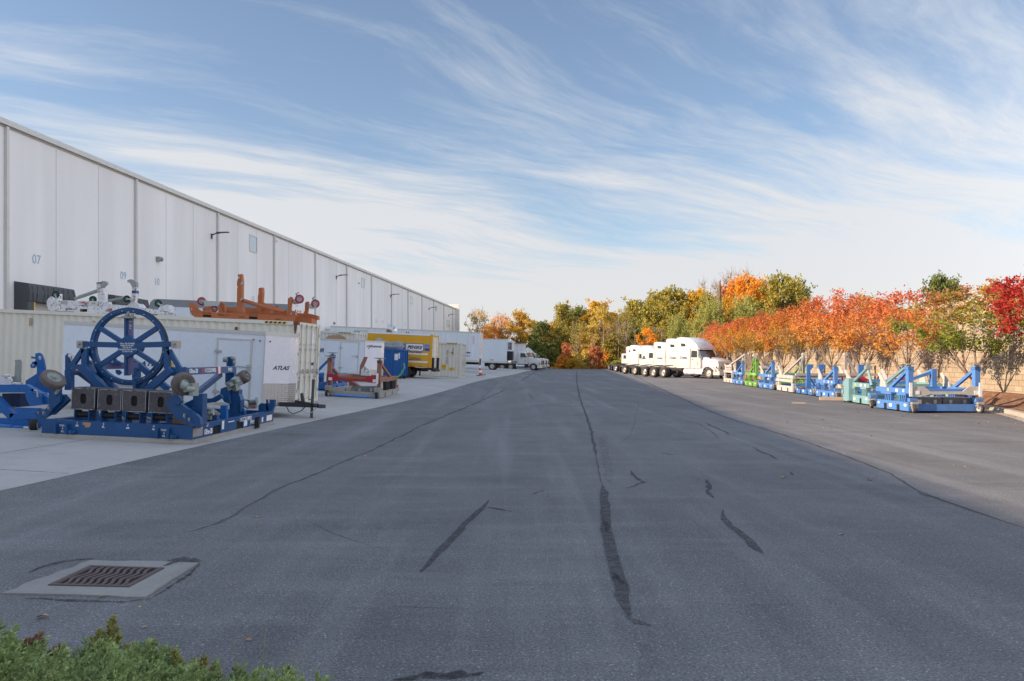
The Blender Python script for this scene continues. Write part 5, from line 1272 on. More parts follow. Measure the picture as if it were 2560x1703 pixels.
# ------------------------------------------------------------------ second, brighter blue stand at the left edge
gb = D(60, 1074, 16.8)
s2 = thing('engine_stand', 'bright blue engine stand cut off by the left edge of the picture', 'engine stand', (gb.x, 16.8, Hgt(gb.x, 16.8)), (0, 0, 0))
RB = M['royal']
def p2(name, fn, m_=RB, smoothf=False): return part_w(name, fn, m_, smoothf, s2)
bx = lambda px0, px1, py0, py1, Y, dy: (D(px0,0,Y).x, D(px1,0,Y).x, Y, Y+dy, D(0,py1,Y).z, D(0,py0,Y).z)
p2('skid', lambda b: b.box(*bx(-70,72,1072,1079,17.2,3.6)), M['alu'])
p2('front_beam', lambda b: b.beam(D(-70,1052,17.3), D(73,1056,17.3), .14, .16))
p2('rear_beam', lambda b: b.beam(D(-60,1026,20), D(100,1030,20), .14, .2))
p2('tow_bar', lambda b: (b.cyl(D(-40,1065,16.9), D(30,1068,16.9), .055, n=12), b.cyl(D(30,1068,16.9), D(60,1069,16.9), .035, n=10)), RB, True)
p2('tow_eye', lambda b: b.cyl(D(60,1069,16.9), D(72,1070,16.9), .03, n=8), M['rim'], True)
p2('upper_beam', lambda b: b.beam(D(-60,972,17.4), D(68,971,17.4), .18, .17))
pix(s2, 'diagonal', RB, 17.3, beams=[((66,968),(88,982),.14),((82,978),(126,1004),.15),((-10,996),(34,1042),.16)], thick=.16)
pix(s2, 'lower_beam', RB, 17.3, beams=[((30,1042),(92,1038),.14)], thick=.16)
pix(s2, 'gusset', RB, 18.6, polys=[[(64,952),(94,933),(96,936),(110,945),(110,985),(64,978)]], thick=.12)
pix(s2, 'mount_block', RB, 17.1, polys=[[(62,980),(70,978),(98,984),(104,1012),(76,1016),(66,1000)]], thick=.3)
pix(s2, 'hook_post', RB, 18.4, polys=[[(92,956),(92,920),(89,912),(84,906),(88,903),(89,898),(78,896),(78,891),(88,893),(88,884),(98,882),(103,886),(108,898),(112,920),(110,958)],[(75,914),(82,904),(90,904),(94,909),(84,920),(78,921)]], thick=.06)
pix(s2, 'pin', M['zinc'], 18.3, tubes=[((99,895),(100.5,895),.05),((82,914),(83,914),.03)])
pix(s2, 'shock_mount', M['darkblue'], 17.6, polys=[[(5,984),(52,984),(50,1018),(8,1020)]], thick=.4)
pix(s2, 'data_plate', M['alu'], 17.5, polys=[[(29,1017),(39,1017),(39,1024),(29,1024)]], thick=.02)
p2('jack_post', lambda b: (b.beam(D(43,961,17.9), D(47,903,17.9), .10, .09), b.cyl(D(38,902,17.9), D(52,901,17.9), .02, n=8), b.beam(D(28,943,17.9),D(48,943,17.9),.12,.03), b.beam(D(42,962,17.9),D(42,944,17.9),.14,.12)), M['castgrey'])
p2('chain', lambda b: b.tube([D(51,905,17.8),D(52,915,17.8),D(49,930,17.8)], .02, 6), M['castgrey'], True)
pix(s2, 'rusty_clamp', M['rustwhite'], 17.6, polys=[[(-8,952),(-6,943),(10,936),(16,938),(22,950),(24,961),(0,960)],[(30,956),(48,958),(49,970),(42,970),(38,960),(30,960)]], thick=.14)
p2('pull_handle', lambda b: b.tube([D(85,976,17.05),D(93,977,17.05),D(94,993,17.05)], .018, 6), M['zinc'], True)
castor(s2, D(85, 1063, 16.7), (-.93,-.36,0), .135, .13, M['black'], None)
pix(s2, 'castor_arm', RB, 16.95, polys=[[(86,1040),(100,1036),(104,1060),(94,1072),(88,1060)]], thick=.08)
pix(s2, 'small_shock', RB, 18.0, polys=[[(108,1000),(124,992),(128,1004),(116,1012)],[(110,965),(124,970),(126,985),(112,980)]], thick=.2)
# ------------------------------------------------------------------ stands lying on the cream container (measured on its near edge)
def zz(k, ox, oy): return (k, ox, k, oy)
MT = Matrix.LocRotScale(c1.location, c1.rotation_euler, None)
# orange
so = zz(.15274, 460, 660)
base = D(600, 795, 29.0)
og = thing('engine_stand', 'orange engine stand with two tall posts lying on the cream container', 'engine stand', tuple(base))
OR = M['orange']
Yf, Yb = 28.98, 30.75
pix(og, 'front_beam', OR, Yf, polys=[[(75,640),(155,636),(235,750),(300,775),(430,735),(450,790),(650,796),(1690,848),(1760,775),(1800,772),(1852,805),(1845,850),(1765,945),(1300,918),(190,878),(105,822)]], thick=.14, sc_=so)
pix(og, 'fork_pocket', M['dark'], Yf-.005, polys=[[(310,828),(443,834),(445,872),(312,866)],[(1065,858),(1200,864),(1200,906),(1065,900)]], thick=.02, sc_=so)
pix(og, 'rear_beam', OR, Yb, polys=[[(560,700),(1100,720),(1800,770),(1800,880),(560,830)]], thick=.14, sc_=so)
pix(og, 'inner_beam', OR, 29.9, polys=[[(640,756),(1690,800),(1690,850),(640,800)]], thick=.2, sc_=so)
pix(og, 'tall_post', OR, Yf+.02, polys=[[(875,800),(865,600),(868,410),(877,380),(866,350),(868,285),(882,240),(886,162),(906,188),(934,160),(942,240),(948,300),(944,370),(940,590),(972,800)]], thick=.26, sc_=so)
pix(og, 'tall_post', OR, Yb-.1, polys=[[(1180,770),(1210,590),(1206,540),(1216,500),(1222,395),(1250,390),(1280,384),(1286,470),(1276,600),(1262,790)]], thick=.26, sc_=so)
pix(og, 'post_roller', M['zinc'], Yf, tubes=[((890,232),(912,232),.05),((940,320),(955,330),.07)], sc_=so)
pix(og, 'brace_tube', OR, Yf+.1, tubes=[((950,592),(1440,742),.075),((1440,742),(1645,785),.06)], sc_=so)
pix(og, 'brace_tube', OR, Yb, tubes=[((1270,652),(1640,780),.075)], sc_=so)
pix(og, 'brace_stub', OR, Yf+.1, beams=[((1440,742),(1440,800),.12)], sc_=so)
pix(og, 'pivot', M['zinc'], Yf-.02, tubes=[((125,740),(135,740),.05),((122,820),(132,820),.05),((1752,818),(1762,818),.05),((1830,822),(1840,822),.05),((935,580),(945,590),.06)], sc_=so)
pix(og, 'left_upright', OR, Yf+.5, polys=[[(568,615),(610,612),(655,650),(668,790),(625,790),(600,700),(570,690)]], thick=.2, sc_=so)
pix(og, 'right_upright', OR, Yf+.02, polys=[[(1690,800),(1700,570),(1740,538),(1772,545),(1760,640),(1745,760),(1850,800),(1800,850),(1690,850)]], thick=.14, sc_=so)
pix(og, 'right_upright', OR, Yb-.1, polys=[[(1975,810),(1980,640),(2000,618),(2040,616),(2035,700),(2020,815)]], thick=.14, sc_=so)
pix(og, 'end_beam', OR, Yb-.5, polys=[[(1800,800),(2060,815),(2190,850),(2190,912),(2060,905),(1850,880)],[(1850,880),(2095,905),(2095,975),(1900,960)]], thick=.3, sc_=so)
pix(og, 'support_block', OR, Yf+.6, polys=[[(1700,850),(2090,890),(2090,985),(1760,950)]], thick=.8, sc_=so)
pix(og, 'left_arm', OR, Yf+.25, polys=[[(300,740),(330,718),(430,700),(450,720),(400,765),(320,780)]], thick=.15, sc_=so)
def rc_(px, py, Y, axis, r, br, m1, m2='castgrey', root=og, s=so):
    c = D(s[1]+s[0]*px, s[3]+s[2]*py, Y); q = D(s[1]+s[0]*br[0], s[3]+s[2]*br[1], Y+.05)
    castor(root, c, axis, r, .07, M[m1], q, 'zinc', M[m2])
rc_(290, 612, Yf+.45, (.25,-.97,0), .16, (380,640), 'wheelred'); rc_(500, 740, Yf+.45, (.25,-.97,0), .12, (430,660), 'wheelred')
rc_(1890, 575, Yf+.1, (.35,-.93,0), .165, (1790,610), 'wheelred'); rc_(2150, 650, Yb-.1, (.35,-.93,0), .165, (2060,690), 'wheelred')
pix(og, 'castor_housing', M['zinc'], Yf+.35, polys=[[(320,600),(345,592),(450,620),(560,610),(580,640),(560,690),(430,690),(330,690)],[(1770,570),(1840,585),(1890,600),(1895,640),(1800,660),(1765,640)]], thick=.16, sc_=so)
pix(og, 'castor_housing', M['zinc'], Yb-.15, polys=[[(2040,645),(2110,660),(2160,680),(2165,715),(2070,735),(2038,715)]], thick=.16, sc_=so)
pix(og, 'toggle_handle', M['castgrey'], Yf+.1, beams=[((1825,495),(1885,465),.03),((1835,490),(1860,540),.05)], thick=.04, sc_=so)
pix(og, 'toggle_handle', M['castgrey'], Yb-.1, beams=[((2095,570),(2140,538),.03),((2105,565),(2130,610),.05)], thick=.04, sc_=so)
for tx, px, py in (('MODEL  1-1-0',650,838),('CAUTION',940,870),('FORK LIFT HERE',370,806),('FORK LIFT HERE',1135,838),('CAUTION',1540,905)):
    text(tx, .065 if 'MODEL' in tx else .045, M['textblack'], og, D(so[1]+so[0]*px, so[3]+so[2]*py, Yf-.004), (R(90),R(2.6),0), world=True, bold=.02)
b_ = MB(); g_ = D(so[1]+so[0]*1850, so[3]+so[2]*970, 30.2)
for i in range(3): b_.box(g_.x+.1, g_.x+1.0, 29.9+i*.25, 30.1+i*.25, g_.z-.04, g_.z+.0)
pl_ = b_.build('plank', M['castgrey'], None, smoothf=False); bpy.data.objects.remove(pl_)

# white and rusty
sw = zz(.13577, 100, 660)
base = D(260, 783, 29.0)
wg_ = thing('engine_stand', 'white rust stained engine stand with two angled posts on the cream container', 'engine stand', tuple(base))
RW = M['rustwhite']; Yf = 29.1; Yb = 30.7
pix(wg_, 'front_beam', RW, Yf, polys=[[(150,770),(230,748),(730,760),(740,772),(1560,800),(1740,815),(1740,925),(1300,912),(870,885),(735,880),(200,862),(140,830),(150,800)]], thick=.14, sc_=sw)
pix(wg_, 'cradle_beam', RW, Yf+.05, polys=[[(120,690),(150,640),(200,600),(240,650),(380,668),(1045,688),(1060,770),(720,762),(240,748),(160,770),(130,740)]], thick=.16, sc_=sw)
pix(wg_, 'cradle_beam', RW, Yf+.05, polys=[[(1190,700),(1270,700),(1280,740),(1560,765),(1640,790),(1560,800),(1190,790)]], thick=.2, sc_=sw)
pix(wg_, 'fork_pocket', M['dark'], Yf-.004, polys=[[(738,828),(866,832),(866,882),(738,878)]], thick=.02, sc_=sw)
pix(wg_, 'pocket_plate', M['rustspot'], Yf-.008, polys=[[(738,828),(785,830),(785,880),(738,878)]], thick=.003, sc_=sw)
pix(wg_, 'rear_beam', RW, Yb, polys=[[(500,720),(1700,770),(1700,850),(500,800)]], thick=.14, sc_=sw)
pix(wg_, 'right_beam', RW, Yf+.4, polys=[[(1740,720),(1800,730),(1850,800),(2060,830),(2357,880),(2357,935),(2060,915),(1740,900)],[(2200,800),(2240,770),(2330,750),(2380,790),(2400,900),(2240,870)]], thick=.5, sc_=sw)
pix(wg_, 'left_hinge', RW, Yf-.03, polys=[[(118,690),(150,650),(250,700),(350,735),(340,750),(250,745),(190,780),(180,850),(130,770)]], thick=.05, sc_=sw)
pix(wg_, 'post', RW, Yf+.1, polys=[[(1048,452),(1100,450),(1150,470),(1195,540),(1188,790),(1150,795),(1090,780),(1070,600)]], thick=.22, sc_=sw)
pix(wg_, 'post_head', M['castgrey'], Yf+.1, polys=[[(1100,345),(1140,316),(1212,320),(1222,370),(1185,395),(1150,440),(1105,440)]], thick=.16, sc_=sw)
pix(wg_, 'post_box', M['rustwhite'], Yf+.05, polys=[[(1035,360),(1105,360),(1105,440),(1045,445)]], thick=.2, sc_=sw)
pix(wg_, 'head_cap', M['seal'], Yf+.05, polys=[[(1040,340),(1110,335),(1110,362),(1040,362)]], thick=.2, sc_=sw)
pix(wg_, 'post', RW, Yb-.2, polys=[[(1690,430),(1772,430),(1768,560),(1742,700),(1790,740),(1810,830),(1700,830),(1580,790),(1680,700)]], thick=.22, sc_=sw)
pix(wg_, 'post_head', M['castgrey'], Yb-.2, polys=[[(1600,310),(1640,285),(1690,285),(1770,335),(1772,425),(1700,428),(1650,345),(1610,335)]], thick=.18, sc_=sw)
pix(wg_, 'blue_band', NV, Yb-.21, polys=[[(1692,490),(1768,490),(1768,540),(1692,540)]], thick=.24, sc_=sw)
pix(wg_, 'strut', M['castgrey'], Yf+.12, tubes=[((640,648),(720,612),.05),((720,612),(1052,498),.065)], sc_=sw)
pix(wg_, 'strut', M['castgrey'], Yb-.2, tubes=[((1215,690),(1535,628),.05)], sc_=sw)
for px, py, br, Y in ((290,562,(310,650),Yf+.3),(975,655,(1000,720),Yf+.9),(1600,645,(1690,650),Yb-.4),(2180,728,(2240,770),Yf+.6)):
    c = D(sw[1]+sw[0]*px, sw[3]+sw[2]*py, Y); q = D(sw[1]+sw[0]*br[0], sw[3]+sw[2]*br[1], Y)
    castor(wg_, c, (.15,-.98,0), .135, .07, M['black'], q, 'zinc', M['wheelgreen'])
for tx, px, py, m_ in (('CFM 56-2C',810,715,'reddecal'),('ADJ 2C',820,770,'textblack'),('MODEL 10',565,835,'textnavy'),('CFM56',1280,840,'reddecal'),('STAND',1270,868,'textnavy')):
    text(tx, .075, M[m_], wg_, D(sw[1]+sw[0]*px, sw[3]+sw[2]*py, Yf-.006), (R(90),R(2.6),0), world=True, bold=.02)
pix(wg_, 'grey_plate', M['alu'], Yf+.045, polys=[[(380,680),(510,684),(510,745),(380,742)],[(955,705),(1022,707),(1022,745),(955,742)]], thick=.003, sc_=sw)
# ================================================================== stands in the sunlit row on the right (and the red-brown one on the left)
def stand(label, loc, rz, W_, L_, m, m2=None, post=1.42, posts=(1,1), braces='back', bar=None, cases=0, fins=True, low=False, arms=True, group='engine stands parked along the retaining wall', heads=True, fork='side', towbar=None, castors=True, tilt=0, cm='zinc', wheelm='tyre', bar_h=.62, mount='darkblue', extra=None):
    """local frame: x across (0..W_), y back (0..L_), near left corner at the origin"""
    m2 = m2 or m; P_ = M[m]; P2 = M[m2]
    s = thing('engine_stand', label, 'engine stand', loc, (0, tilt, rz), group)
    def pt_(name, fn, mm=P_, sm=False):
        b_ = MB(); fn(b_); return b_.build(name, mm, s, smoothf=sm)
    bh = .34 if not low else .26
    # base frame: left beam with fork pockets, near, far, right
    cuts = [.0, L_*.26, L_*.26+.22, L_*.66, L_*.66+.22, L_]
    def sidebeam(b, x):
        for i in range(5):
            if i % 2 == 0: b.box(x, x+.12, cuts[i], cuts[i+1], .05, bh)
            else: b.box(x, x+.12, cuts[i], cuts[i+1], .05+.19, bh)
    for x in (0, W_-.12): pt_('side_beam', lambda b: sidebeam(b, x))
    for i in (1, 3): pt_('fork_pocket', lambda b: b.box(.004, .09, cuts[i]+.002, cuts[i+1]-.002, .052, .238), M['dark'])
    pt_('front_beam', lambda b: b.box(.122, W_-.122, 0, .12, .06, bh-.06))
    pt_('rear_beam', lambda b: b.box(.122, W_-.122, L_-.12, L_, .06, bh-.06))
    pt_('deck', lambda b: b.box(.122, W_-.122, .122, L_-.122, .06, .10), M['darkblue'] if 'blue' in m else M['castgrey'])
    for (y, z, w_, h_) in ((.15,.20,.16,.10),(L_*.5,.14,.2,.12),(L_*.9,.2,.12,.08)):
        pt_('decal', lambda b: b.box(-.004, -.001, y, y+w_, z, z+h_*.8), M['textwhite'])
    ub = bar_h
    if not low:
        # shock mounts: groups of slanted fins between base and cradle
        if fins:
            for x in (.02, W_-.14):
                for yy in (L_*.12, L_*.56):
                    for k in range(4):
                        y = yy + k*.13
                        pt_('shock_mount', lambda b: b.prism([(x,y,bh),(x+.12,y,bh),(x+.12,y-.05,ub-.06),(x,y-.05,ub-.06)], (0,.05,0)), P2)
                    pt_('mount_cap', lambda b: b.box(x-.03, x+.15, yy-.1, yy+.52, ub-.07, ub-.002), P2)
        else:
            for x in (.02, W_-.14):
                for yy in (.10, L_-.35): pt_('mount_column', lambda b: b.box(x, x+.12, yy, yy+.25, bh, ub), P2)
        for x in (0, W_-.14): pt_('cradle_beam', lambda b: b.box(x, x+.14, -.05, L_+.05, ub, ub+.17), P2)
        pt_('cradle_cross', lambda b: b.box(.142, W_-.142, -.03, .11, ub+.01, ub+.16), P2)
        pt_('cradle_cross', lambda b: b.box(.142, W_-.142, L_-.11, L_+.03, ub+.01, ub+.16), P2)
        for (y, w_) in ((.3,.1),(.75,.16),(1.4,.12)):
            pt_('decal', lambda b: b.box(-.004,-.001, y, y+w_, ub+.04, ub+.13), M['textwhite'] if w_ != .12 else M['yellowdecal'])
        for k, x in enumerate((.0, W_-.16)):
            if not posts[k]: continue
            y0 = 0.0
            pt_('post', lambda b: (b.box(x, x+.16, y0, y0+.2, ub+.17, post), b.prism([(x-.02,y0,post),(x+.18,y0,post),(x+.18,y0,post-.18),(x-.02,y0,post-.10)], (0,.26,0))), P2)
            if braces == 'back': pt_('brace', lambda b: b.beam((x+.08,y0+.2,post-.12),(x+.08,L_*.62,ub+.14),.09,.10), P2)
            elif braces == 'across': pt_('brace', lambda b: b.beam((x+.08+(.1 if k==0 else -.1),y0+.1,post-.12),(x+.08+(.9 if k==0 else -.9),y0+.1,ub+.14),.09,.10), P2)
            elif braces == 'fwd': pt_('brace', lambda b: b.beam((x+.08,y0+.1,post-.1),(x+.08,-.02,ub+.14),.09,.10), P2)
            if heads: pt_('clamp_head', lambda b: (b.cyl((x+.08,y0+.1,post),(x+.08,y0+.1,post+.10),.05,n=8), b.box(x-.04,x+.2,y0+.02,y0+.18,post+.045,post+.10), b.cyl((x-.16,y0+.1,post+.08),(x+.32,y0+.1,post+.08),.018,n=6)), M['castgrey'], True)
        if arms:
            for k, x in enumerate((.03, W_-.09)):
                pt_('hook_arm', lambda b: b.prism([(x,L_*.72,ub+.17),(x,L_*.92,ub+.17),(x,L_*.90,ub+.40),(x,L_*1.0,ub+.62),(x,L_*.93,ub+.66),(x,L_*.82,ub+.45),(x,L_*.74,ub+.32)], (.05,0,0)), M['whitegrey'])
    if bar:
        zb = ub+.02
        pt_('adapter_bar', lambda b: b.prism([(.05,-.16,zb-.08),(.05,-.16,zb+.22),(.42,-.16,zb+.22),(.62,-.16,zb+.06),(W_-.65,-.16,zb+.06),(W_-.45,-.16,zb+.22),(W_-.05,-.16,zb+.22),(W_-.05,-.16,zb-.08),(W_-.45,-.16,zb-.06),(W_-.65,-.16,zb-.03),(.62,-.16,zb-.03),(.42,-.16,zb-.08)], (0,.05,0)), M[bar])
        for x in (.12, W_-.28): pt_('bar_plate', lambda b: b.box(x, x+.15, -.175, -.162, zb-.04, zb+.08), M['textwhite'])
        for x in (-.06, W_-.14): pt_('strap_post', lambda b: b.box(x, x+.09, -.20, -.165, zb-.1, zb+.34), M['textwhite'])
    if castors:
        for (x, y, sx, sy) in ((.10,-.16,-1,-1),(W_-.10,-.16,1,-1),(-.1 if castors == 2 else .1,L_+.16,-1,1),(W_-.10,L_+.16,1,1)):
            o = tyre_wheel((x,y,.15), (1,.25*sx,0), .15, .10, s, mt=M[wheelm], mr=M['zinc'], name='castor', n=18)
            b_ = MB(); b_.box(x-.09,x+.09,y-.08,y+.08,.29,.36); b_.beam((x-.07,y,.15),(x-.07,y,.30),.02,.07); b_.beam((x+.07,y,.15),(x+.07,y,.30),.02,.07); b_.box(x-.06,x+.06,min(y,y-sy*.2),max(y,y-sy*.2),.30,.42); b_.cyl((x-.12,y-.02*sy,.24),(x+.13,y-.02*sy,.24),.03,n=6)
            b_.build('castor_bracket', M[cm], o, smoothf=False)
            pt_('castor_hinge', lambda b: b.prism([(x-.12,y,.36),(x+.12,y,.36),(x+.12,y-sy*.2,.36),(x-.12,y-sy*.2,.36)], (0,0,.12)), P_)
    if towbar:
        pt_('tow_bar', lambda b: (b.cyl((.35,-.10,.10),(W_-.5,-.10,.07),.045,n=8), b.cyl((W_-.5,-.10,.07),(W_-.15,-.10,.06),.02,n=6)), M[towbar], True)
    return s, pt_
def equipment_case(root_loc, rz, label, w_=.9):
    t = thing('equipment_case', label, 'case', root_loc, (0,0,rz), 'grey plastic cases on the stands')
    b_ = MB(); b_.box(0,w_,0,.6,0,.24); b_.build('body', M['case'], t, smoothf=False)
    b_ = MB(); b_.prism([(-.015,-.015,.245),(w_+.015,-.015,.245),(w_+.015,.615,.245),(-.015,.615,.245)], (0,0,.03)); b_.box(.0,w_,0,.6,.277,.38); b_.build('lid', M['case'], t, smoothf=False)
    for x in (.18, w_-.28):
        b_ = MB(); b_.box(x,x+.10,-.03,-.002,.17,.30); b_.build('latch', M['zinc'], t, smoothf=False)
    b_ = MB(); b_.box(w_*.5-.12,w_*.5+.12,-.02,-.002,.08,.16); b_.build('handle', M['black'], t, smoothf=False)
    for z in (.06,.12):
        b_ = MB(); b_.box(.02,w_-.02,-.008,-.001,z,z+.012); b_.build('ridge', M['case'], t, smoothf=False)
    return t
RZ = -math.atan(LAT)
def rowloc(Ynear, l=11.05): return (lx(l, Ynear), Ynear, 0)
# i: big blue stand, nearest
st_i, pi_ = stand('nearest and largest faded blue stand, with white adapter bar and two grey cases', (12.82, 25.75, 0), RZ*.2, 2.30, 2.35, 'blue', post=1.50, bar='whitegrey', towbar=None, castors=2)
equipment_case((13.08, 26.0, .11), 0, 'left grey case on the nearest blue stand', .95); equipment_case((14.08, 26.0, .11), 0, 'right grey case on the nearest blue stand', .92)
pi_('far_post', lambda b: (b.box(1.62,1.78,1.7,1.9,.79,1.4), b.beam((.5,1.8,.9),(1.7,1.8,1.3),.1,.1)), M['blue'])
# row, from near to far
st_h, ph_ = stand('faded teal stand with long sloping tubes, next behind the nearest blue one', rowloc(29.85, 10.8), RZ, 3.0, 2.9, 'teal', post=1.30, posts=(0,0), arms=True, bar_h=.66, wheelm='wheelred')
for (p, q) in (((.08,.3,1.42),(.08,2.0,.80)),((.08,.3,1.42),(.08,-.1,.76)),((1.4,.2,1.42),(1.4,1.9,.82)),((2.4,.1,1.35),(1.2,.1,.80))):
    ph_('tube_brace', lambda b: b.cyl(p, q, .055, n=8), M['teal'], True)
ph_('head_block', lambda b: (b.box(-.02,.2,.18,.42,1.36,1.50), b.cyl((-.16,.3,1.58),(.34,.3,1.58),.02,n=6), b.box(.02,.16,.22,.36,1.5,1.6)), M['castgrey'])
ph_('side_cabinet', lambda b: b.prism([(-.15,1.75,.10),(-.15,2.35,.10),(-.15,2.35,.86),(-.15,2.15,.98),(-.15,1.75,.95)], (.35,0,0)), M['teal'])
for (x, y) in ((1.2,.4),(1.5,1.2),(.5,2.6)): ph_('red_cushion', lambda b: (b.prism([(x,y,.83),(x+.35,y,.83),(x+.4,y,.93),(x+.2,y,1.03),(x+.02,y,1.0)], (0,.3,0))), M['red'])
st_g, pg_ = stand('blue stand with a tall right post and finned mounts, third in the row', rowloc(34.5, 11.0), RZ, 3.0, 2.7, 'blue', post=1.42, posts=(1,1), braces='back', bar_h=.66)
pg_('rusty_box', lambda b: b.box(.4,.8,-.05,.35,.83,.98), M['brownred'])
st_f, pf_ = stand('low blue stand with curved upright horns, fourth in the row', rowloc(38.0, 11.05), RZ, 2.9, 2.8, 'blue2', low=True)
for (x, y) in ((.35,.2),(.35,2.2),(2.2,.2)):
    pf_('horn', lambda b: (b.prism([(x,y,.26),(x+.28,y,.26),(x+.22,y,.55),(x+.20,y,1.2),(x+.34,y,1.36),(x+.34,y,1.5),(x+.02,y,1.5),(x+.03,y,1.1),(x,y,.5)], (0,.16,0))), M['blue2'])
    pf_('horn_strut', lambda b: b.beam((x+.1,y+.08,.95),(x+.6,y+.5,.32),.06,.06), M['blue2'])
st_e, pe_ = stand('worn white stand with long grey cross beam, fifth in the row', rowloc(41.3, 11.0), RZ, 3.4, 3.3, 'whitegrey', 'whitegrey', post=1.55, posts=(0,0), fins=False, bar_h=.74)
for (p, q) in (((.6,.1,1.95),(.1,2.2,.92)),((.6,.1,1.95),(.3,.1,.92)),((.6,.1,1.95),(.62,.3,.92))): pe_('leg', lambda b: b.beam(p, q, .09, .09), M['greypaint'])
for (p, q) in (((2.7,.1,2.0),(2.7,.1,.9)),((2.7,.1,2.0),(3.25,.1,.92))): pe_('leg', lambda b: b.beam(p, q, .12, .12), M['greypaint'])
for x in (.6, 2.7): pe_('clamp_head', lambda b: b.cyl((x,0,2.0),(x,.25,2.0),.10,n=10), M['whitegrey'], True)
pe_('grey_cross_beam', lambda b: b.box(.15, 4.6, -.10, .08, .90, 1.03), M['greypaint']); pe_('second_rail', lambda b: b.box(-.03,-.001,-.1,3.4,.55,.70), M['whitegrey']); pe_('grey_brace', lambda b: b.beam((2.4,-.1,.35),(3.6,-.1,.9),.1,.12), M['greypaint'])
st_d, pd_ = stand('blue stand with finned mounts between the white and lime green stands', rowloc(45.7, 11.0), RZ, 3.0, 3.4, 'blue', post=1.62, posts=(1,0), bar_h=.72)
st_c, pc_ = stand('lime green engine stand, the only green one in the row', rowloc(49.9, 11.0), RZ, 3.0, 3.4, 'green', 'green', post=1.75, posts=(1,1), bar_h=.74, arms=False)
pc_('tripod', lambda b: (b.beam((.1,.9,1.95),(.1,2.0,.9),.09,.09), b.box(.03,.15,.78,.92,.9,1.95), b.beam((.1,.8,1.9),(.6,.2,.9),.07,.07)), M['green']); pc_('white_head', lambda b: b.cyl((.1,.7,2.0),(.1,1.05,2.0),.12,n=10), M['whitegrey'], True)
pc_('white_arm', lambda b: (b.beam((.5,.3,1.6),(1.3,.3,1.0),.1,.1), b.beam((1.3,.3,1.0),(1.7,.3,1.5),.08,.08)), M['whitegrey'])
st_b, pb_ = stand('blue stand with dark blue fin arm between the green and the far white stand', rowloc(54.2, 11.0), RZ, 3.0, 3.4, 'blue', post=1.6, posts=(1,0), bar_h=.72)
pb_('fin_arm', lambda b: b.prism([(.2,2.3,.8),(.5,2.3,.85),(.2,2.3,1.3),(.05,2.3,1.6),(.1,2.3,1.2)], (0,.15,0)), M['navy'])
st_a, pa_ = stand('worn white stand in front of the nearest tractor hood', rowloc(58.3, 11.1), RZ, 3.2, 3.4, 'whitegrey', 'whitegrey', post=1.4, posts=(0,0), fins=False, bar_h=.78)
pa_('side_plate', lambda b: b.box(-.02,.0,.2,2.6,1.0,1.35), M['whitegrey'])
for k in range(4): pa_('slot', lambda b: b.box(-.026,-.0205,.5+k*.5,.7+k*.5,1.1,1.22), M['dark'])
for (p, q) in (((1.0,.3,2.15),(.1,2.4,1.2)),((1.0,.3,2.15),(1.0,.3,.95)),((1.0,.3,2.15),(1.9,.3,1.0))): pa_('leg', lambda b: b.beam(p, q, .11, .11), M['greypaint'])
pa_('grey_drum', lambda b: b.cyl((1.8,.1,1.15),(3.4,.1,1.1),.16,n=12), M['greypaint'], True)
# timber lying by the stands
for (px, py, l_, lab) in ((2080,1001,1.0,'pale timber block on the asphalt beside the teal stand'),(1997,1009,.5,'thin weathered board lying on the sunlit asphalt')):
    p = G(px, py); b_ = MB(); h_ = .14 if l_ > .95 else .03; b_.box(-l_/2, l_/2, -.1, .1, 0, h_); o = b_.build('timber', M['wood'], None, smoothf=False); o.location = p + Vector((0,0,.003)); o.rotation_euler = (0,0,-.25); tag(o, lab, 'timber')
# red case on the teal one
equipment_case((13.9+.35, 28.9-.3, .0+.0), 0, 'grey case with a dark lid standing between the two nearest stands', .9)

# red-brown stand on the concrete, left of the picture centre, and its blue neighbour
p = D(806, 990, 33.2)
st_r, pr_ = stand('red brown stand with red adapter bar and tool chest on the concrete', (p.x+.15, 33.2, Hgt(p.x, 33.2)-.03), R(-2.5), 2.25, 4.0, 'alu', 'brownred', post=1.62, bar='red', cases=0, group=None, towbar='bluedecal', tilt=BETA, braces=None, bar_h=.72, wheelm='black', cm='castgrey', arms=False, fins=False)
pr_('brace', lambda b: b.beam((2.17,.2,1.5),(2.17,2.6,.84),.10,.10), M['brownred']); pr_('brace', lambda b: b.beam((.08,.2,1.30),(.08,1.5,.88),.10,.10), M['brownred'])
pr_('rear_horn', lambda b: b.prism([(.5,3.6,.9),(.7,3.6,.9),(.72,3.6,1.35),(.85,3.6,1.7),(.7,3.6,1.72),(.52,3.6,1.3)], (0,.1,0)), M['brownred'])
pr_('white_clamp', lambda b: b.prism([(.6,3.5,.85),(1.05,3.5,.85),(.95,3.5,1.15),(.75,3.5,1.3),(.6,3.5,1.1)], (0,.12,0)), M['rustwhite'])
pr_('cross_arm', lambda b: b.beam((1.45,.25,.36),(.55,1.2,.75),.12,.16), M['brownred'])
pr_('green_lever', lambda b: b.tube([(2.3,3.3,.8),(2.5,3.3,1.0),(2.65,3.3,1.3),(2.6,3.3,1.5)], .04, 6), M['slotgreen'])
for yy in (1.0, 2.4):
    for k in range(4): pr_('shock_mount', lambda b: b.prism([(2.18,yy+k*.2,.34),(2.32,yy+k*.2,.34),(2.30,yy+k*.2-.06,.70),(2.16,yy+k*.2-.06,.70)], (0,.10,0)), M['black'])
q = Matrix.LocRotScale(st_r.location, st_r.rotation_euler, None) @ Vector((1.15,.14,.10))
equipment_case(tuple(q), R(-2.5), 'grey tool chest on the red brown stand', .95)
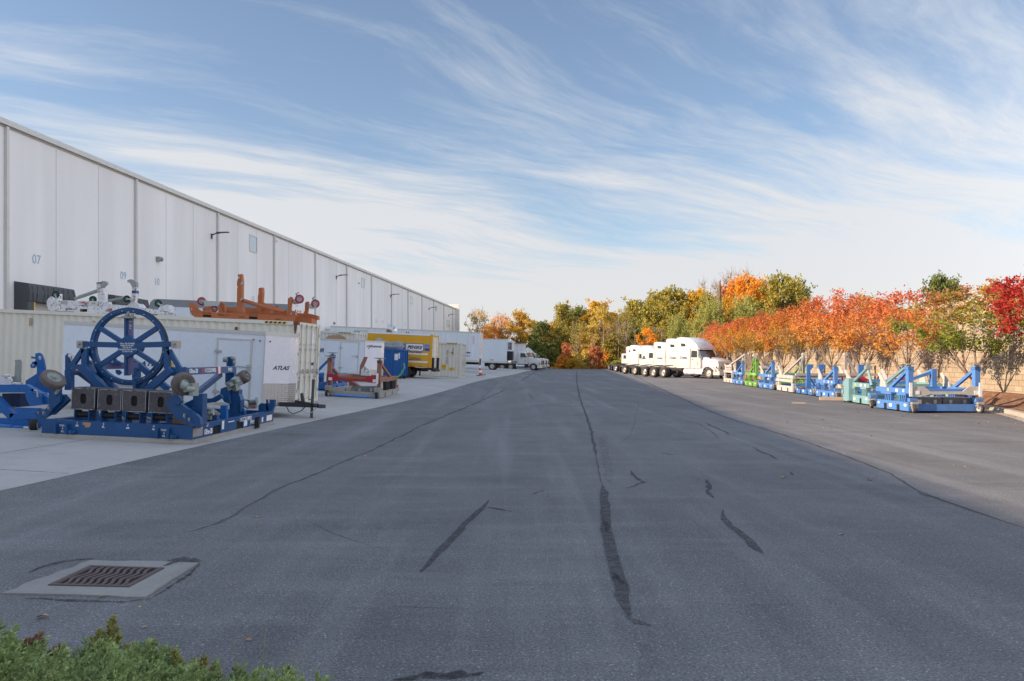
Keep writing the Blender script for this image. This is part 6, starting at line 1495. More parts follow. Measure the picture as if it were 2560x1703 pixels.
st_s, ps_ = stand('small blue stand mostly hidden behind the cream container doors', (D(772,960,37).x, 37, Hgt(D(772,960,37).x,37)), R(-3), 1.1, 2.6, 'royal', post=1.7, posts=(0,1), braces=None, group=None, tilt=BETA, arms=False)
ps_('brace', lambda b: b.beam((1.0,.1,1.6),(.3,.1,.85),.10,.10), M['royal'])

# ================================================================== tractors
def tractor(label, loc, heading, style='sleeper', group='white tractor units parked in the far rows', roof=3.9, logo=None, len_rear=5.6, grp=None):
    """local frame: x forward, y left, z up, origin on the ground below the front axle"""
    t = thing('tractor_unit', label, 'truck', loc, (0,0,heading), group)
    def pt_(name, fn, mm=M['truckwhite'], sm=True, root=None):
        b_ = MB(); fn(b_); return b_.build(name, mm, root or t, smoothf=sm)
    sl = style == 'sleeper'; xb = -3.9 if sl else (-2.5 if style == 'day' else -3.3)
    if style == 'day': prof = [(-.85,.95),(-.85,1.95),(-1.25,2.72),(-1.45,2.84),(xb+.1,2.86),(xb,2.78),(xb,.95)]
    else: prof = [(-.85,.95),(-.85,1.95),(-1.22,2.70),(-1.12,2.80),(-1.30,3.05),(-1.6,3.35),(-2.0,3.62),(-2.5,roof-.12),(-2.95,roof-.02),(-3.3,roof),(xb+.12,roof-.02),(xb,roof-.12),(xb,.95)]
    if style == 'mid': prof = [(-.85,.95),(-.85,1.95),(-1.22,2.70),(-1.12,2.80),(-1.35,3.1),(-1.8,3.4),(-2.3,3.52),(xb+.08,3.5),(xb,3.42),(xb,.95)]
    pt_('cab', lambda b: b.profile(prof, 1.2, .10, top_in=.04, z_in=2.2))
    # hood and fenders
    hood = [(1.05,.62),(1.12,1.30),(1.02,1.62),(.6,1.80),(-.1,1.93),(-.84,2.02),(-.84,.98),(-.60,.95),(-.52,.80),(.52,.80),(.60,.62)]
    pt_('hood', lambda b: b.profile(hood, 1.02, .14))
    for s in (-1, 1):
        arch = [(-.72,.62),(-.66,1.0),(-.40,1.20),(0,1.27),(.40,1.20),(.66,1.0),(.9,.75),(.72,.70),(.58,.88),(.36,1.06),(0,1.13),(-.36,1.06),(-.55,.9),(-.6,.62)]
        pt_('fender', lambda b: b.prism([(x,s*1.03,z) for x,z in arch], (0,s*.16,0)))
    pt_('grille', lambda b: b.box(1.085,1.13,-.42,.42,.88,1.42), M['black'], False)
    for i in range(5): pt_('grille_bar', lambda b: b.box(1.131,1.145,-.42,.42,.92+i*.10,.95+i*.10), M['chrome'], False)
    pt_('grille_frame', lambda b: (b.box(1.08,1.15,-.50,-.42,.84,1.46), b.box(1.08,1.15,.42,.50,.84,1.46), b.box(1.08,1.15,-.42,.42,1.42,1.48)), M['chrome'], False)
    for s in (-1, 1): pt_('headlight', lambda b: b.prism([(1.02,s*.62,.86),(1.10,s*.56,.86),(1.10,s*.58,1.10),(.92,s*1.0,1.14),(.80,s*1.06,.92)], (0,0,.05)) if 0 else b.prism([(1.115,s*.56,.90),(1.115,s*.62,1.12),(.90,s*1.045,1.16),(.78,s*1.06,1.02),(1.02,s*1.045,.90)], (.02,0,.02)), M['glass'], True)
    pt_('bumper', lambda b: b.prism([(.62,-1.2,.34),(1.15,-.95,.34),(1.24,-.5,.34),(1.24,.5,.34),(1.15,.95,.34),(.62,1.2,.34)], (0,0,.36)), M['truckwhite'], False)
    pt_('lower_grille', lambda b: b.box(1.2405,1.25,-.45,.45,.42,.58), M['black'], False)
    # windscreen, side windows, visor, roof lamps
    def onws(u, v, off=.02):   # u across, v up the slope
        n = Vector((.90,0,.44)); p = Vector((-.85-.37*v, u*(1.08-.06*v), 1.95+.75*v)); return p + n*off
    pt_('windscreen', lambda b: b.prism([onws(-.94,.07), onws(.94,.07), onws(.92,.93), onws(-.92,.93)], (-.012,0,-.006)), M['glass'], False)
    pt_('screen_pillar', lambda b: b.prism([onws(-.015,.07,.024), onws(.015,.07,.024), onws(.015,.93,.024), onws(-.015,.93,.024)], (.008,0,.004)), M['black'], False)
    if style != 'day':
        pt_('visor', lambda b: b.prism([(-1.20,-1.1,2.72),(-1.02,-1.1,2.70),(-1.10,-1.1,2.82),(-1.22,-1.1,2.84)], (0,2.2,0)))
        for y in (-.9,-.3,0,.3,.9): pt_('marker_lamp', lambda b: b.cyl((-1.10,y,2.80),(-1.06,y,2.83),.035,n=8), M['reddecal'])
    for s in (-1, 1):
        yy = s*1.2; k = 1-.04*max(0,2.3-2.2)
        def plate(name, pl, mm, off=.004, th=.008, sm=False):
            return pt_(name, lambda b: b.prism([(x, s*(1.2*(1-.04*max(0,z-2.2))+off), z) for x, z in pl], (0,s*th,0)), mm, sm)
        plate('side_window', [(-1.02,1.98),(-1.30,2.58),(-1.95,2.62),(-1.98,1.98)], M['glass'])
        plate('door_seam', [(-.95,1.0),(-.95,1.96),(-.93,1.96),(-.93,1.0)], M['trim'], th=.002); plate('door_seam', [(-2.06,1.0),(-2.06,2.70),(-2.04,2.70),(-2.04,1.0)], M['trim'], th=.002)
        plate('air_slot', [(-1.2,1.25),(-1.2,1.62),(-1.32,1.62),(-1.32,1.25)], M['castgrey'])
        if sl:
            plate('sleeper_window', [(-3.25,3.02),(-3.30,3.32),(-2.75,3.28),(-2.70,3.02)], M['glass'])
            plate('side_fairing', [(-2.22,1.0),(-2.22,2.85),(-2.10,2.85),(-2.10,1.0)], M['zinc'], th=.05)
        if style == 'mid': plate('sleeper_window', [(-2.95,1.9),(-2.95,2.25),(-2.7,2.25),(-2.7,1.9)], M['glass'])
        plate('rear_edge', [(xb+.12,1.0),(xb+.12,prof[-2][1]-.12),(xb+.19,prof[-2][1]-.12),(xb+.19,1.0)], M['castgrey'], th=.002)
        plate('handle', [(-1.9,1.75),(-1.9,1.80),(-1.75,1.80),(-1.75,1.75)], M['black'], th=.03)
        # mirrors
        pt_('mirror', lambda b: (b.box(-.98,-.86,s*1.40-.10,s*1.40+.10,1.95,2.45), b.beam((-1.0,s*1.15,2.5),(-.92,s*1.38,2.42),.03,.03), b.beam((-1.0,s*1.15,1.9),(-.92,s*1.38,1.98),.03,.03)), M['truckwhite'] if 0 else M['zinc'], False)
        pt_('hood_mirror', lambda b: (b.cyl((.15,s*1.0,1.95),(.2,s*1.05,1.95),.10,n=12), b.beam((.15,s*.98,1.78),(.17,s*1.0,1.95),.02,.02)), M['black'], False)
        # tanks and steps
        pt_('fuel_tank', lambda b: b.cyl((-2.95 if style != 'day' else -2.6,s*.88,.66),(-1.35,s*.88,.66),.30,n=18), M['chrome'] if style == 'day' else M['nose'])
        for x in (-2.65,-1.75): pt_('tank_strap', lambda b: b.cyl((x,s*.88,.66),(x+.06,s*.88,.66),.306,n=18), M['zinc'])
        pt_('step', lambda b: b.box(-1.34,-.74,min(s*1.16,s*.8),max(s*1.16,s*.8),.42,.93), M['truckwhite'] if style != 'day' else M['black'], False)
        tyre_wheel((0,s*.98,.52),(0,s,0),.52,.30,t)
        for x in (-len_rear, -len_rear-1.32):
            tyre_wheel((x,s*.92,.52),(0,s,0),.52,.56,t)
    if logo:
        for s in (-1,): text('Crews', .40, M['textnavy'], t, (-2.95,s*1.208,1.95), (R(90),0,0), shear=.2, bold=.01, sx=.8)
    pt_('frame_rail', lambda b: b.box(-len_rear-2.1,xb+.3,-.43,-.33,.72,.97), M['black'], False); pt_('frame_rail', lambda b: b.box(-len_rear-2.1,xb+.3,.33,.43,.72,.97), M['black'], False)
    pt_('fifth_wheel', lambda b: b.prism([(-len_rear-1.2,-.45,1.06),(-len_rear-.1,-.45,1.16),(-len_rear-.1,.45,1.16),(-len_rear-1.2,.45,1.06)], (0,0,.06)), M['black'], False)
    pt_('axle', lambda b: (b.cyl((-len_rear,-.8,.52),(-len_rear,.8,.52),.1,n=8), b.cyl((-len_rear-1.32,-.8,.52),(-len_rear-1.32,.8,.52),.1,n=8), b.cyl((0,-.9,.5),(0,.9,.5),.07,n=8), b.box(-len_rear-1.5,-len_rear+.2,-.3,.3,.45,.72)), M['black'], False)
    for s in (-1, 1):
        pt_('mud_flap', lambda b: b.box(-len_rear-2.08,-len_rear-2.05,s*.92-.3,s*.92+.3,.15,.85), M['black'], False)
    pt_('antenna', lambda b: b.cyl((-2.2,.8,3.0 if sl else 2.7),(-2.2,.8,4.5 if sl else 3.8),.012,n=5), M['castgrey'])
    return t
def fb(back, hd, lb=3.9):   # front axle position from the back-of-cab position
    return (back[0]+.8+lb*math.cos(hd), back[1]+lb*math.sin(hd), 0)
HD = -R(54)
tractor('nearest white sleeper tractor with raised roof, facing the row of stands', fb((15.85,77.0),HD), HD, 'sleeper', logo=1)
tractor('white sleeper tractor right behind the nearest one, mostly hidden', fb((15.75,81.6),HD), HD, 'sleeper', logo=1)
tractor('white tall sleeper tractor, third from the camera in the right row', fb((16.0,90.0),HD), HD, 'sleeper', roof=3.75, logo=1)
tractor('white mid roof tractor, fourth from the camera in the right row', fb((16.1,99),HD,3.3), HD, 'mid', len_rear=5.0, logo=1)
tractor('white sleeper tractor, fifth in the right row with a dark side window', fb((17.2,116),HD), HD, 'sleeper')
tractor('white sleeper tractor, sixth in the right row, narrow sliver', fb((18.2,127),HD), HD, 'sleeper')
tractor('white low roof tractor, farthest of the right row', fb((19.0,138),HD,2.5), HD, 'day', len_rear=4.2)
p = D(1337, 925, 121); h_ = Hgt(p.x, p.y)
tractor('white day cab tractor, nearest in the far left row', (3.45, 121, h_), -R(13), 'day', len_rear=2.9+.6)
tractor('white raised roof tractor directly behind the white day cab', (3.9, 127.5, h_), -R(13), 'sleeper')
tractor('white tractor with only its hood showing behind the raised roof one', (4.65, 134, h_), -R(13), 'sleeper', roof=3.6)
tractor('white tractor, farthest hood in the far left row', (5.4, 141, h_), -R(13), 'day', len_rear=3.6)
# ================================================================== trees
def quads_mesh(name, Q, m):
    """Q: (n, 4, 3) array of separate leaf faces"""
    n = len(Q); me = bpy.data.meshes.new(name)
    me.vertices.add(n*4); me.vertices.foreach_set('co', Q.reshape(-1).astype(np.float32))
    me.loops.add(n*4); me.loops.foreach_set('vertex_index', np.arange(n*4, dtype=np.int32))
    me.polygons.add(n); me.polygons.foreach_set('loop_start', np.arange(0, n*4, 4, dtype=np.int32)); me.polygons.foreach_set('loop_total', np.full(n, 4, dtype=np.int32))
    me.update(calc_edges=True); me.materials.append(m); return me
def leafquads(P, size, g, flat=.0, aspect=.62):
    n = len(P)
    a = g.normal(size=(n, 3)); a[:, 2] *= (1-flat); a /= np.linalg.norm(a, axis=1)[:, None]
    b = g.normal(size=(n, 3)); b -= (b*a).sum(1)[:, None]*a; b /= np.linalg.norm(b, axis=1)[:, None]
    s = size*g.uniform(.6, 1.35, size=(n, 1))
    A = a*s*.5; B = b*s*.5*aspect
    return np.stack([P - A, P + B - A*.1, P + A, P - B - A*.1], axis=1)
def limbs(b_, trunk_pts, clumps, g, r0, rt):
    for c in clumps:
        # leave the trunk below the clump
        k = max(0, min(len(trunk_pts)-2, int((len(trunk_pts)-1)*max(.12, min(.95, (c[2]-trunk_pts[0][2])/(trunk_pts[-1][2]-trunk_pts[0][2])*g.uniform(.55,.85))))))
        s = Vector(trunk_pts[k]); e = Vector(c); mid = s.lerp(e, .5) + Vector((g.normal()*.06, g.normal()*.06, -.06))*(e-s).length
        b_.tube([s, mid, e], r0, 5, r2=rt)
def tree_proto(seed, H, base, rad, nclump, per, lsize, top=1.0, shape='oval', clump_r=.17, dens_limbs=.5, trunk_r=.02, stems=1, flatten=.7, twigs=0, m='olive', mb='bark'):
    g = np.random.default_rng(seed)
    C_ = []
    while len(C_) < nclump:
        u = g.uniform(0, 1); th = g.uniform(0, 2*math.pi); z = u
        if shape == 'oval': rr = math.sqrt(max(0, 1-(2*z-.85)**2/1.35))
        elif shape == 'vase': rr = (.35 + .65*min(1, z/.45)) * math.sqrt(max(0, 1-max(0, z-.45)**2/.34))
        elif shape == 'cone': rr = (1-z)*.95+.08
        elif shape == 'round': rr = math.sqrt(max(0, 1-(2*z-1)**2))
        elif shape == 'bush': rr = math.sqrt(max(0, 1-z**2))
        k = g.uniform(.25, 1)**.5
        lob = 1 + .16*math.sin(th*3+seed) + .12*math.sin(th*5+seed*2+z*4)
        C_.append((rad*H*rr*k*lob*math.cos(th), rad*H*rr*k*lob*math.sin(th), H*(base + (top-base)*z*.97)))
    C_ = np.array(C_)
    P = []
    for c in C_:
        cr = clump_r*rad*H*g.uniform(.6, 1.4)*1.6
        nsub = 7; subs = g.normal(size=(nsub, 3))*cr*.55; subs[:, 2] *= flatten
        n = int(per*g.uniform(.5, 1.4))
        idx = g.integers(0, nsub, n)
        q = c + subs[idx] + g.normal(size=(n, 3))*cr*.26*np.array([1, 1, flatten]); P.append(q)
    P = np.concatenate(P); P[:, 2] = np.maximum(P[:, 2], H*base*.55)
    Q = leafquads(P, lsize, g)
    me = quads_mesh('crown', Q, LF[m] if m in LF else m)
    b_ = MB()
    if stems == 1:
        tp = [(0, 0, -.3)] + [(g.normal()*.012*H, g.normal()*.012*H, H*t) for t in (.15, .3, .45, .6, .75, .9)]
        tp = [Vector(p) for p in tp]
        b_.tube(tp, trunk_r*H, 8, r2=trunk_r*H*.2)
        sel = C_[g.choice(len(C_), int(len(C_)*dens_limbs), replace=False)]
        limbs(b_, tp, sel, g, trunk_r*H*.34, trunk_r*H*.07)
    else:
        sel = C_[g.choice(len(C_), int(len(C_)*dens_limbs), replace=False)]
        fork = Vector((g.normal()*.04, g.normal()*.04, H*g.uniform(.13,.2)))
        b_.tube([(0,0,-.2), (g.normal()*.02, g.normal()*.02, fork.z*.5), fork], trunk_r*H, 8, r2=trunk_r*H*.75)
        mains = []
        for i in range(stems):
            th = 2*math.pi*(i+g.uniform(-.3,.3))/stems; e = Vector((math.cos(th)*rad*H*.55, math.sin(th)*rad*H*.55, H*g.uniform(.55,.7)))
            pts = [fork, fork.lerp(e, .3)+Vector((g.normal()*.06, g.normal()*.06, -.08)), fork.lerp(e, .62)+Vector((g.normal()*.08, g.normal()*.08, .0)), e]
            b_.tube(pts, trunk_r*H*.6, 6, r2=trunk_r*H*.2); mains.append(pts)
        for c in sel:
            pts = min(mains, key=lambda q: (q[2]-Vector(c)).length); s = pts[g.integers(1, 4)]; e = Vector(c); mid = s.lerp(e, .5)+Vector((g.normal()*.08, g.normal()*.08, g.normal()*.05))
            b_.tube([s, mid, e], trunk_r*H*.22, 4, r2=trunk_r*H*.05)
    for _ in range(twigs):
        c = Vector(C_[g.integers(0, len(C_))]); d = Vector((g.normal()*.5, g.normal()*.5, abs(g.normal())+.3)).normalized()*H*g.uniform(.05,.14)
        b_.tube([c, c+d*.5+Vector((g.normal(),g.normal(),0))*.01*H, c+d], H*.0022, 3, r2=H*.0008)
    return me, b_
def make_proto(name, label, cat, group, **k):
    me, b_ = tree_proto(**k)
    t = thing(name, label, cat, (0,0,0), (0,0,0), group)
    cr_ = bpy.data.objects.new('crown', me); COL.objects.link(cr_); cr_.parent = t
    tr_ = b_.build('trunk', M[k.get('mb', 'bark')], t, sharp=60)
    return t
GW = 'trees of the wood beyond the yard'
PT = {
 'round': make_proto('broadleaf_tree', 'x', 'tree', GW, seed=3, H=14, base=.22, rad=.33, nclump=70, per=150, lsize=.46, shape='round', m='olive'),
 'oval': make_proto('broadleaf_tree', 'x', 'tree', GW, seed=8, H=14, base=.16, rad=.25, nclump=68, per=150, lsize=.44, shape='oval', m='green', clump_r=.2),
 'ragged': make_proto('broadleaf_tree', 'x', 'tree', GW, seed=21, H=14, base=.25, rad=.30, nclump=46, per=150, lsize=.42, shape='oval', m='gold', clump_r=.17, twigs=60),
 'open': make_proto('broadleaf_tree', 'x', 'tree', GW, seed=12, H=14, base=.30, rad=.26, nclump=46, per=50, lsize=.36, shape='vase', m='rust', clump_r=.2, dens_limbs=.95, twigs=260, mb='bark2'),
 'bare': make_proto('bare_tree', 'x', 'tree', GW, seed=17, H=14, base=.32, rad=.24, nclump=60, per=5, lsize=.26, shape='vase', m='rust', clump_r=.2, dens_limbs=1.0, twigs=520, mb='bark2', trunk_r=.014),
 'bush': make_proto('shrub', 'x', 'shrub', 'bushes at the foot of the wood', seed=5, H=4.5, base=.03, rad=.55, nclump=42, per=130, lsize=.30, shape='bush', m='lime', dens_limbs=.4),
 'willow': make_proto('willow_bush', 'x', 'shrub', 'bushes at the foot of the wood', seed=6, H=7, base=.04, rad=.50, nclump=90, per=150, lsize=.22, shape='bush', m='lime', dens_limbs=.5, clump_r=.15, flatten=1.5),
}
used = set()
gz = random.Random(44)
def tree(kind, px, top, Y, wpx, m, label, base=None, ell=1.0):
    """px, top: where the crown stands against the sky in the photograph; wpx: its width"""
    x = (px-1280)/F*Y; lat = x - LAT*Y
    if base is None: base = terr(x, Y) if not (lat > WL and Y < 84) else 3.15
    H = 1.7 + (901-top)/F*Y - base
    h0 = {'bush': 4.5, 'willow': 7}.get(kind, 14); r0 = {'round': .33*14, 'oval': .25*14, 'ragged': .30*14, 'open': .26*14, 'bare': .24*14, 'bush': .55*4.5, 'willow': 3.5}[kind]
    sz = H/h0/1.03; sx = wpx/F*Y/2/r0/.98
    loc = (x, Y, base); rot = (0, 0, gz.uniform(0, 6.28)); scl = (sx, sx*gz.uniform(.85,1.1), sz)
    if kind in used: o = dup(PT[kind], loc, rot, label, scl)
    else:
        o = PT[kind]; o.location = loc; o.rotation_euler = rot; o.scale = scl; o['label'] = label; used.add(kind)
    for ch in o.children:
        if ch.name.split('.')[0] == 'crown':
            ch.material_slots[0].link = 'OBJECT'; ch.material_slots[0].material = LF[m]
    return o
T_ = [
 # left group behind the far left trucks
 ('open',1192,766,170,58,'gold','slender thin golden tree with bare limbs, leftmost against the sky'),
 ('open',1255,778,178,66,'orange','thin orange tree with grey twigs between the slender tree and the dense golden tree'),
 ('ragged',1300,776,176,80,'gold','dense golden tree with leaning limbs above the far left tractors'),
 ('ragged',1228,812,186,90,'orange','low orange tree behind the refrigerated trailer'),
 ('round',1215,828,190,40,'red','small pink red tree peeking over the 53 trailer'),
 ('ragged',1330,800,186,70,'gold','golden tree between the dense golden and the dark green tree'),
 ('oval',1352,802,172,64,'darkgreen','dark green tree just right of the far left tractors'),
 ('round',1372,806,184,60,'gold','golden topped tree behind the dark green one'),
 ('oval',1340,852,166,52,'green','shorter green tree right above the far left tractor hoods'),
 ('oval',1400,800,186,64,'olive','olive tree left of the tall olive tree'),
 ('oval',1410,756,180,66,'olive','tall olive green tree, first tall one right of the gap in the sky'),
 ('round',1448,764,186,70,'green','green tree behind the tall olive tree'),
 ('oval',1490,750,184,76,'gold','tall golden brown tree near the middle of the wood'),
 ('ragged',1502,770,172,72,'yellow','bright yellow tree with pale stems above the end of the drive'),
 ('ragged',1478,812,168,56,'yellow','lower yellow tree at the middle of the drive end'),
 ('open',1446,800,168,60,'olive','olive thinning tree left of the yellow trees'),
 ('open',1560,764,164,60,'olive','thinning olive tree right of the yellow trees'),
 ('oval',1585,746,176,76,'olive','yellow green tree with a dark right side'),
 ('round',1610,770,184,80,'green','green tree left of the big spreading olive tree'),
 ('bare',1540,800,160,50,'rust','bare grey tree with forked stem left of the white tractors'),
 ('oval',1650,790,168,80,'olive','olive tree behind the white tractors'),
 ('round',1680,716,152,120,'olive','big spreading olive gold tree above the white tractors'),
 ('round',1742,722,150,90,'gold','gold green tree right of the big spreading one'),
 ('round',1640,740,168,70,'olive','olive crown left behind the big spreading tree'),
 ('bare',1640,812,140,40,'rust','bare thin tree directly behind the tractor roofs'),
 ('bare',1575,860,150,40,'rust','short bare tree left of the farthest tractor'),
 ('ragged',1618,820,140,52,'orange','bright orange yellow young tree behind the tractors'),
 ('oval',1530,778,182,70,'gold','golden green tree behind the grey brown thinning tree'),
 ('round',1565,782,186,70,'olive','olive tree filling the wood left of the tractors'),
 ('oval',1535,830,160,60,'olive','olive young tree between yellow trees and tractors'),
 ('round',1600,800,172,80,'green','broad green tree right behind the farthest tractors'),
 ('oval',1700,760,150,90,'olive','olive tree low behind the big spreading tree'),
 ('round',1770,735,140,80,'olive','olive tree left of the broken trunk'),
 ('oval',1425,815,176,60,'olive','shorter olive tree in front of the tall olive one'),
 ('round',1885,745,126,110,'olive','wide olive tree beneath the orange crown'),
 ('bare',1775,690,150,80,'rust','bare grey tree on the skyline left of the broken trunk'),
 ('bare',1842,664,152,110,'rust','tallest bare tree on the skyline behind the orange crown'),
 ('round',1836,700,138,80,'red','red brown tree between the bare trees'),
 ('round',1868,686,128,100,'orange','large glowing orange crown on the skyline'),
 ('round',1820,740,128,70,'gold','golden tree beside the broken trunk'),
 ('round',1955,684,124,110,'olive','tall olive green tree right of the orange crown'),
 ('oval',1998,712,130,80,'green','green tree at the right shoulder of the tall olive tree'),
 ('oval',1920,726,132,90,'olive','olive tree between the orange crown and the tall olive tree'),
 ('round',2030,772,126,50,'darkgreen','small dark green tree right below the skyline shoulder'),
 ('round',2058,776,122,70,'darkgreen','low dark tree line piece left of the red maples'),
 ('round',2110,780,118,80,'olive','low olive tree behind the red orange maples'),
 ('oval',2160,736,90,46,'olive','narrow olive tree rising behind the orange maples'),
 ('open',2190,752,84,40,'red','reddish twiggy tree beside the narrow olive one'),
 ('round',2350,684,92,92,'darkgreen','isolated dark green round oak above the maples at right'),
 ('round',2250,772,90,90,'gold','golden low tree behind the maples'),
 ('open',2395,738,60,80,'rust','brown thinning tree above the green maple'),
 ('ragged',2470,712,64,90,'gold','golden orange tree above the timber fence'),
 ('ragged',2545,716,60,70,'orange','orange tree at the right edge behind the crimson maple'),
 ('round',2430,770,70,80,'olive','olive tree behind the green maple'),
]
for k, px, top, Y, wpx, m, lab in T_: tree(k, px, top, Y, wpx, m, lab)
B_ = [
 ('bush',1418,858,158,30,'red','narrow flame red shrub left of the golden shrub at the drive end',),
 ('bush',1408,886,158,46,'orange','low orange shrub beside the grass verge'),
 ('bush',1404,890,162,30,'red','low red shrub behind the orange shrub at the verge'),
 ('bush',1442,882,158,44,'yellow','bright yellow orange shrub at the drive end'),
 ('bush',1428,896,156,30,'gold','small golden shrub at the verge edge'),
 ('bush',1466,896,160,22,'lime','small lime green shrub at the drive end'),
 ('bush',1492,866,160,44,'red','pinkish red shrub at the middle of the drive end'),
 ('bush',1520,868,160,46,'orange','orange undergrowth bush right of the pink red shrub'),
 ('bush',1470,872,166,50,'yellow','yellow undergrowth bush behind the lime shrub'),
 ('bush',1568,888,150,50,'lime','light green pine like bush left of the farthest tractor'),
 ('bush',1545,900,156,40,'lime','small light green bush beside the shaded asphalt end'),
 ('bush',1600,876,158,60,'rust','brown undergrowth behind the farthest tractors'),
 ('bush',1660,860,150,80,'olive','olive undergrowth behind the middle tractors'),
 ('bush',1380,870,168,50,'green','green undergrowth beside the far left tractors'),
 ('bush',1540,860,168,60,'gold','golden undergrowth between yellow trees and tractors'),
 ('bush',1460,848,172,70,'rust','brown undergrowth behind the red shrub'),
 ('bush',1620,850,164,70,'gold','gold undergrowth behind the orange young tree'),
 ('willow',1775,762,104,120,'lime','feathery pale green willow left of the second willow'),
 ('willow',1862,758,104,120,'lime','feathery pale green willow under the orange crown'),
 ('willow',1700,800,112,90,'lime','feathery pale green willow behind the nearest tractor roof'),
 ('willow',1930,790,104,80,'lime','feathery yellow green willow under the tall olive tree'),
 ('bush',1800,842,92,90,'orange','orange thicket right of the nearest tractor roof'),
 ('bush',1990,790,104,100,'olive','olive thicket behind the maples'),
 ('bush',2060,790,100,90,'rust','rusty thicket behind the maples'),
 ('bush',1730,860,100,70,'red','red orange thicket just above the nearest tractor hood'),
 ('bush',2330,790,60,120,'olive','olive thicket on top of the wall behind the green maple'),
 ('bush',2460,780,50,120,'rust','rusty thicket on top of the wall at right'),
]
for k, px, top, Y, wpx, m, lab in B_: tree(k, px, top, Y, wpx, m, lab)
# broken trunk on the skyline and its pale stems
p = D(1799, 901, 120); bt_ = thing('broken_trunk', 'tall broken bare trunk standing against the sky left of the orange crown', 'dead tree', (p.x, p.y, terr(p.x, p.y)))
h_ = 1.7 + 201/F*120 - bt_.location.z
b_ = MB(); b_.tube([(0,0,0),(.1,0,h_*.5),(-.05,0,h_*.8),(0,0,h_*.93)], .42, 8, r2=.26); b_.tube([(0,0,h_*.9),(.05,0,h_*.97),(.12,0,h_)], .2, 6, r2=.06); b_.tube([(0.1,0,h_*.62),(.7,0,h_*.68),(.8,0,h_*.72)], .12, 6, r2=.05); b_.build('trunk', M['bark'], bt_)
for i, (px, top, Y, lean) in enumerate(((1505,790,160,.3),(1512,800,159,-.2),(1545,790,158,.2),(1560,800,158,.5),(1590,790,150,-.2),(1620,800,150,.3),(1660,800,146,-.4),(1480,810,162,.1))):
    p = D(px, 901, Y); z0 = terr(p.x, p.y); h_ = 1.7+(901-top-22)/F*Y - z0
    t = thing('thin_tree', 'pale bare thin tree at the wood edge', 'tree', (p.x, p.y, z0), group='pale bare stems at the wood edge')
    b_ = MB(); b_.tube([(0,0,0),(lean*.3,0,h_*.35),(lean,0,h_*.7),(lean*.8,0,h_)], .12, 6, r2=.04)
    rr = random.Random(i)
    for j in range(7):
        z = h_*rr.uniform(.4,.9); dx = rr.uniform(-1.6,1.6); b_.tube([(lean*z/h_,0,z),(lean*z/h_+dx*.5,rr.uniform(-.5,.5),z+.9),(lean*z/h_+dx,rr.uniform(-.8,.8),z+2.0)], .05, 4, r2=.015)
    b_.build('trunk', M['bark2'], t)

# ------------------------------------------------------------------ maples between the stands and the wall
def maple_proto(seed, m, Rr_, per=88, ncl=74):
    return tree_proto(seed=seed, H=4.7, base=.47, rad=Rr_/4.7, nclump=ncl, per=per, lsize=.125, shape='vase', clump_r=.105, dens_limbs=.75, trunk_r=.016, stems=5, flatten=.85, m=m, mb='bark2', twigs=40)
MP = [(2432,28.45,'maplegreen',720,1.0,'green leaved maple turning red at the top, second from the right edge'),
      (2266,34.3,'mapleorange',738,1.0,'red orange maple left of the green one, behind the nearest blue stand'),
      (2156,39.7,'mapleorange',748,1.0,'orange maple behind the teal stand'),
      (2078,44.7,'mapleorange',742,1.0,'red orange maple behind the third blue stand'),
      (2005,50.7,'maplegold',770,.95,'gold and orange maple behind the white stand with grey beam'),
      (1957,55.6,'mapleorange',778,1.0,'red orange maple behind the lime green stand'),
      (1911,61.0,'maplegold',790,.95,'olive and orange maple behind the blue stands'),
      (1865,68.0,'maplegold',800,.95,'golden orange maple behind the far blue stand'),
      (1828,74.5,'mapleorange',804,.95,'orange maple just right of the nearest tractor hood'),
      (1800,82.0,'mapleorange',812,1.0,'red orange maple behind the nearest tractor cab')]
protos = [maple_proto(31, 'mapleorange', 2.3), maple_proto(32, 'mapleorange', 2.4), maple_proto(33, 'mapleorange', 2.15)]
pm = []
for i, (px, Y, m, top, s_, lab) in enumerate(MP):
    x = (px-1280)/F*Y; H = (1.7+(901-top)/F*Y) - .35
    t = thing('maple_tree', lab, 'tree', (x, Y, .33), (0,0,i*1.9), 'maples along the retaining wall', (s_, s_, H/4.75))
    me, b_ = protos[i % 3]
    c = bpy.data.objects.new('crown', me); COL.objects.link(c); c.parent = t
    c.material_slots[0].link = 'OBJECT'; c.material_slots[0].material = LF[m]
    if i < 3: tr_ = b_.build('trunk', M['bark2'], t, sharp=60); pm.append(tr_.data)
    else: tr_ = bpy.data.objects.new('trunk', pm[i % 3]); COL.objects.link(tr_); tr_.parent = t
me, b_ = maple_proto(35, 'maplered', 2.6, per=150, ncl=80)
t = thing('maple_tree', 'crimson maple reaching in from the right edge of the picture', 'tree', (17.6, 24.6, .35), (0,0,1), 'maples along the retaining wall', (1.0,1.0,.86))
c = bpy.data.objects.new('crown', me); COL.objects.link(c); c.parent = t; c.material_slots[0].link = 'OBJECT'; c.material_slots[0].material = LF['maplered']
b_.build('trunk', M['bark2'], t, sharp=60)

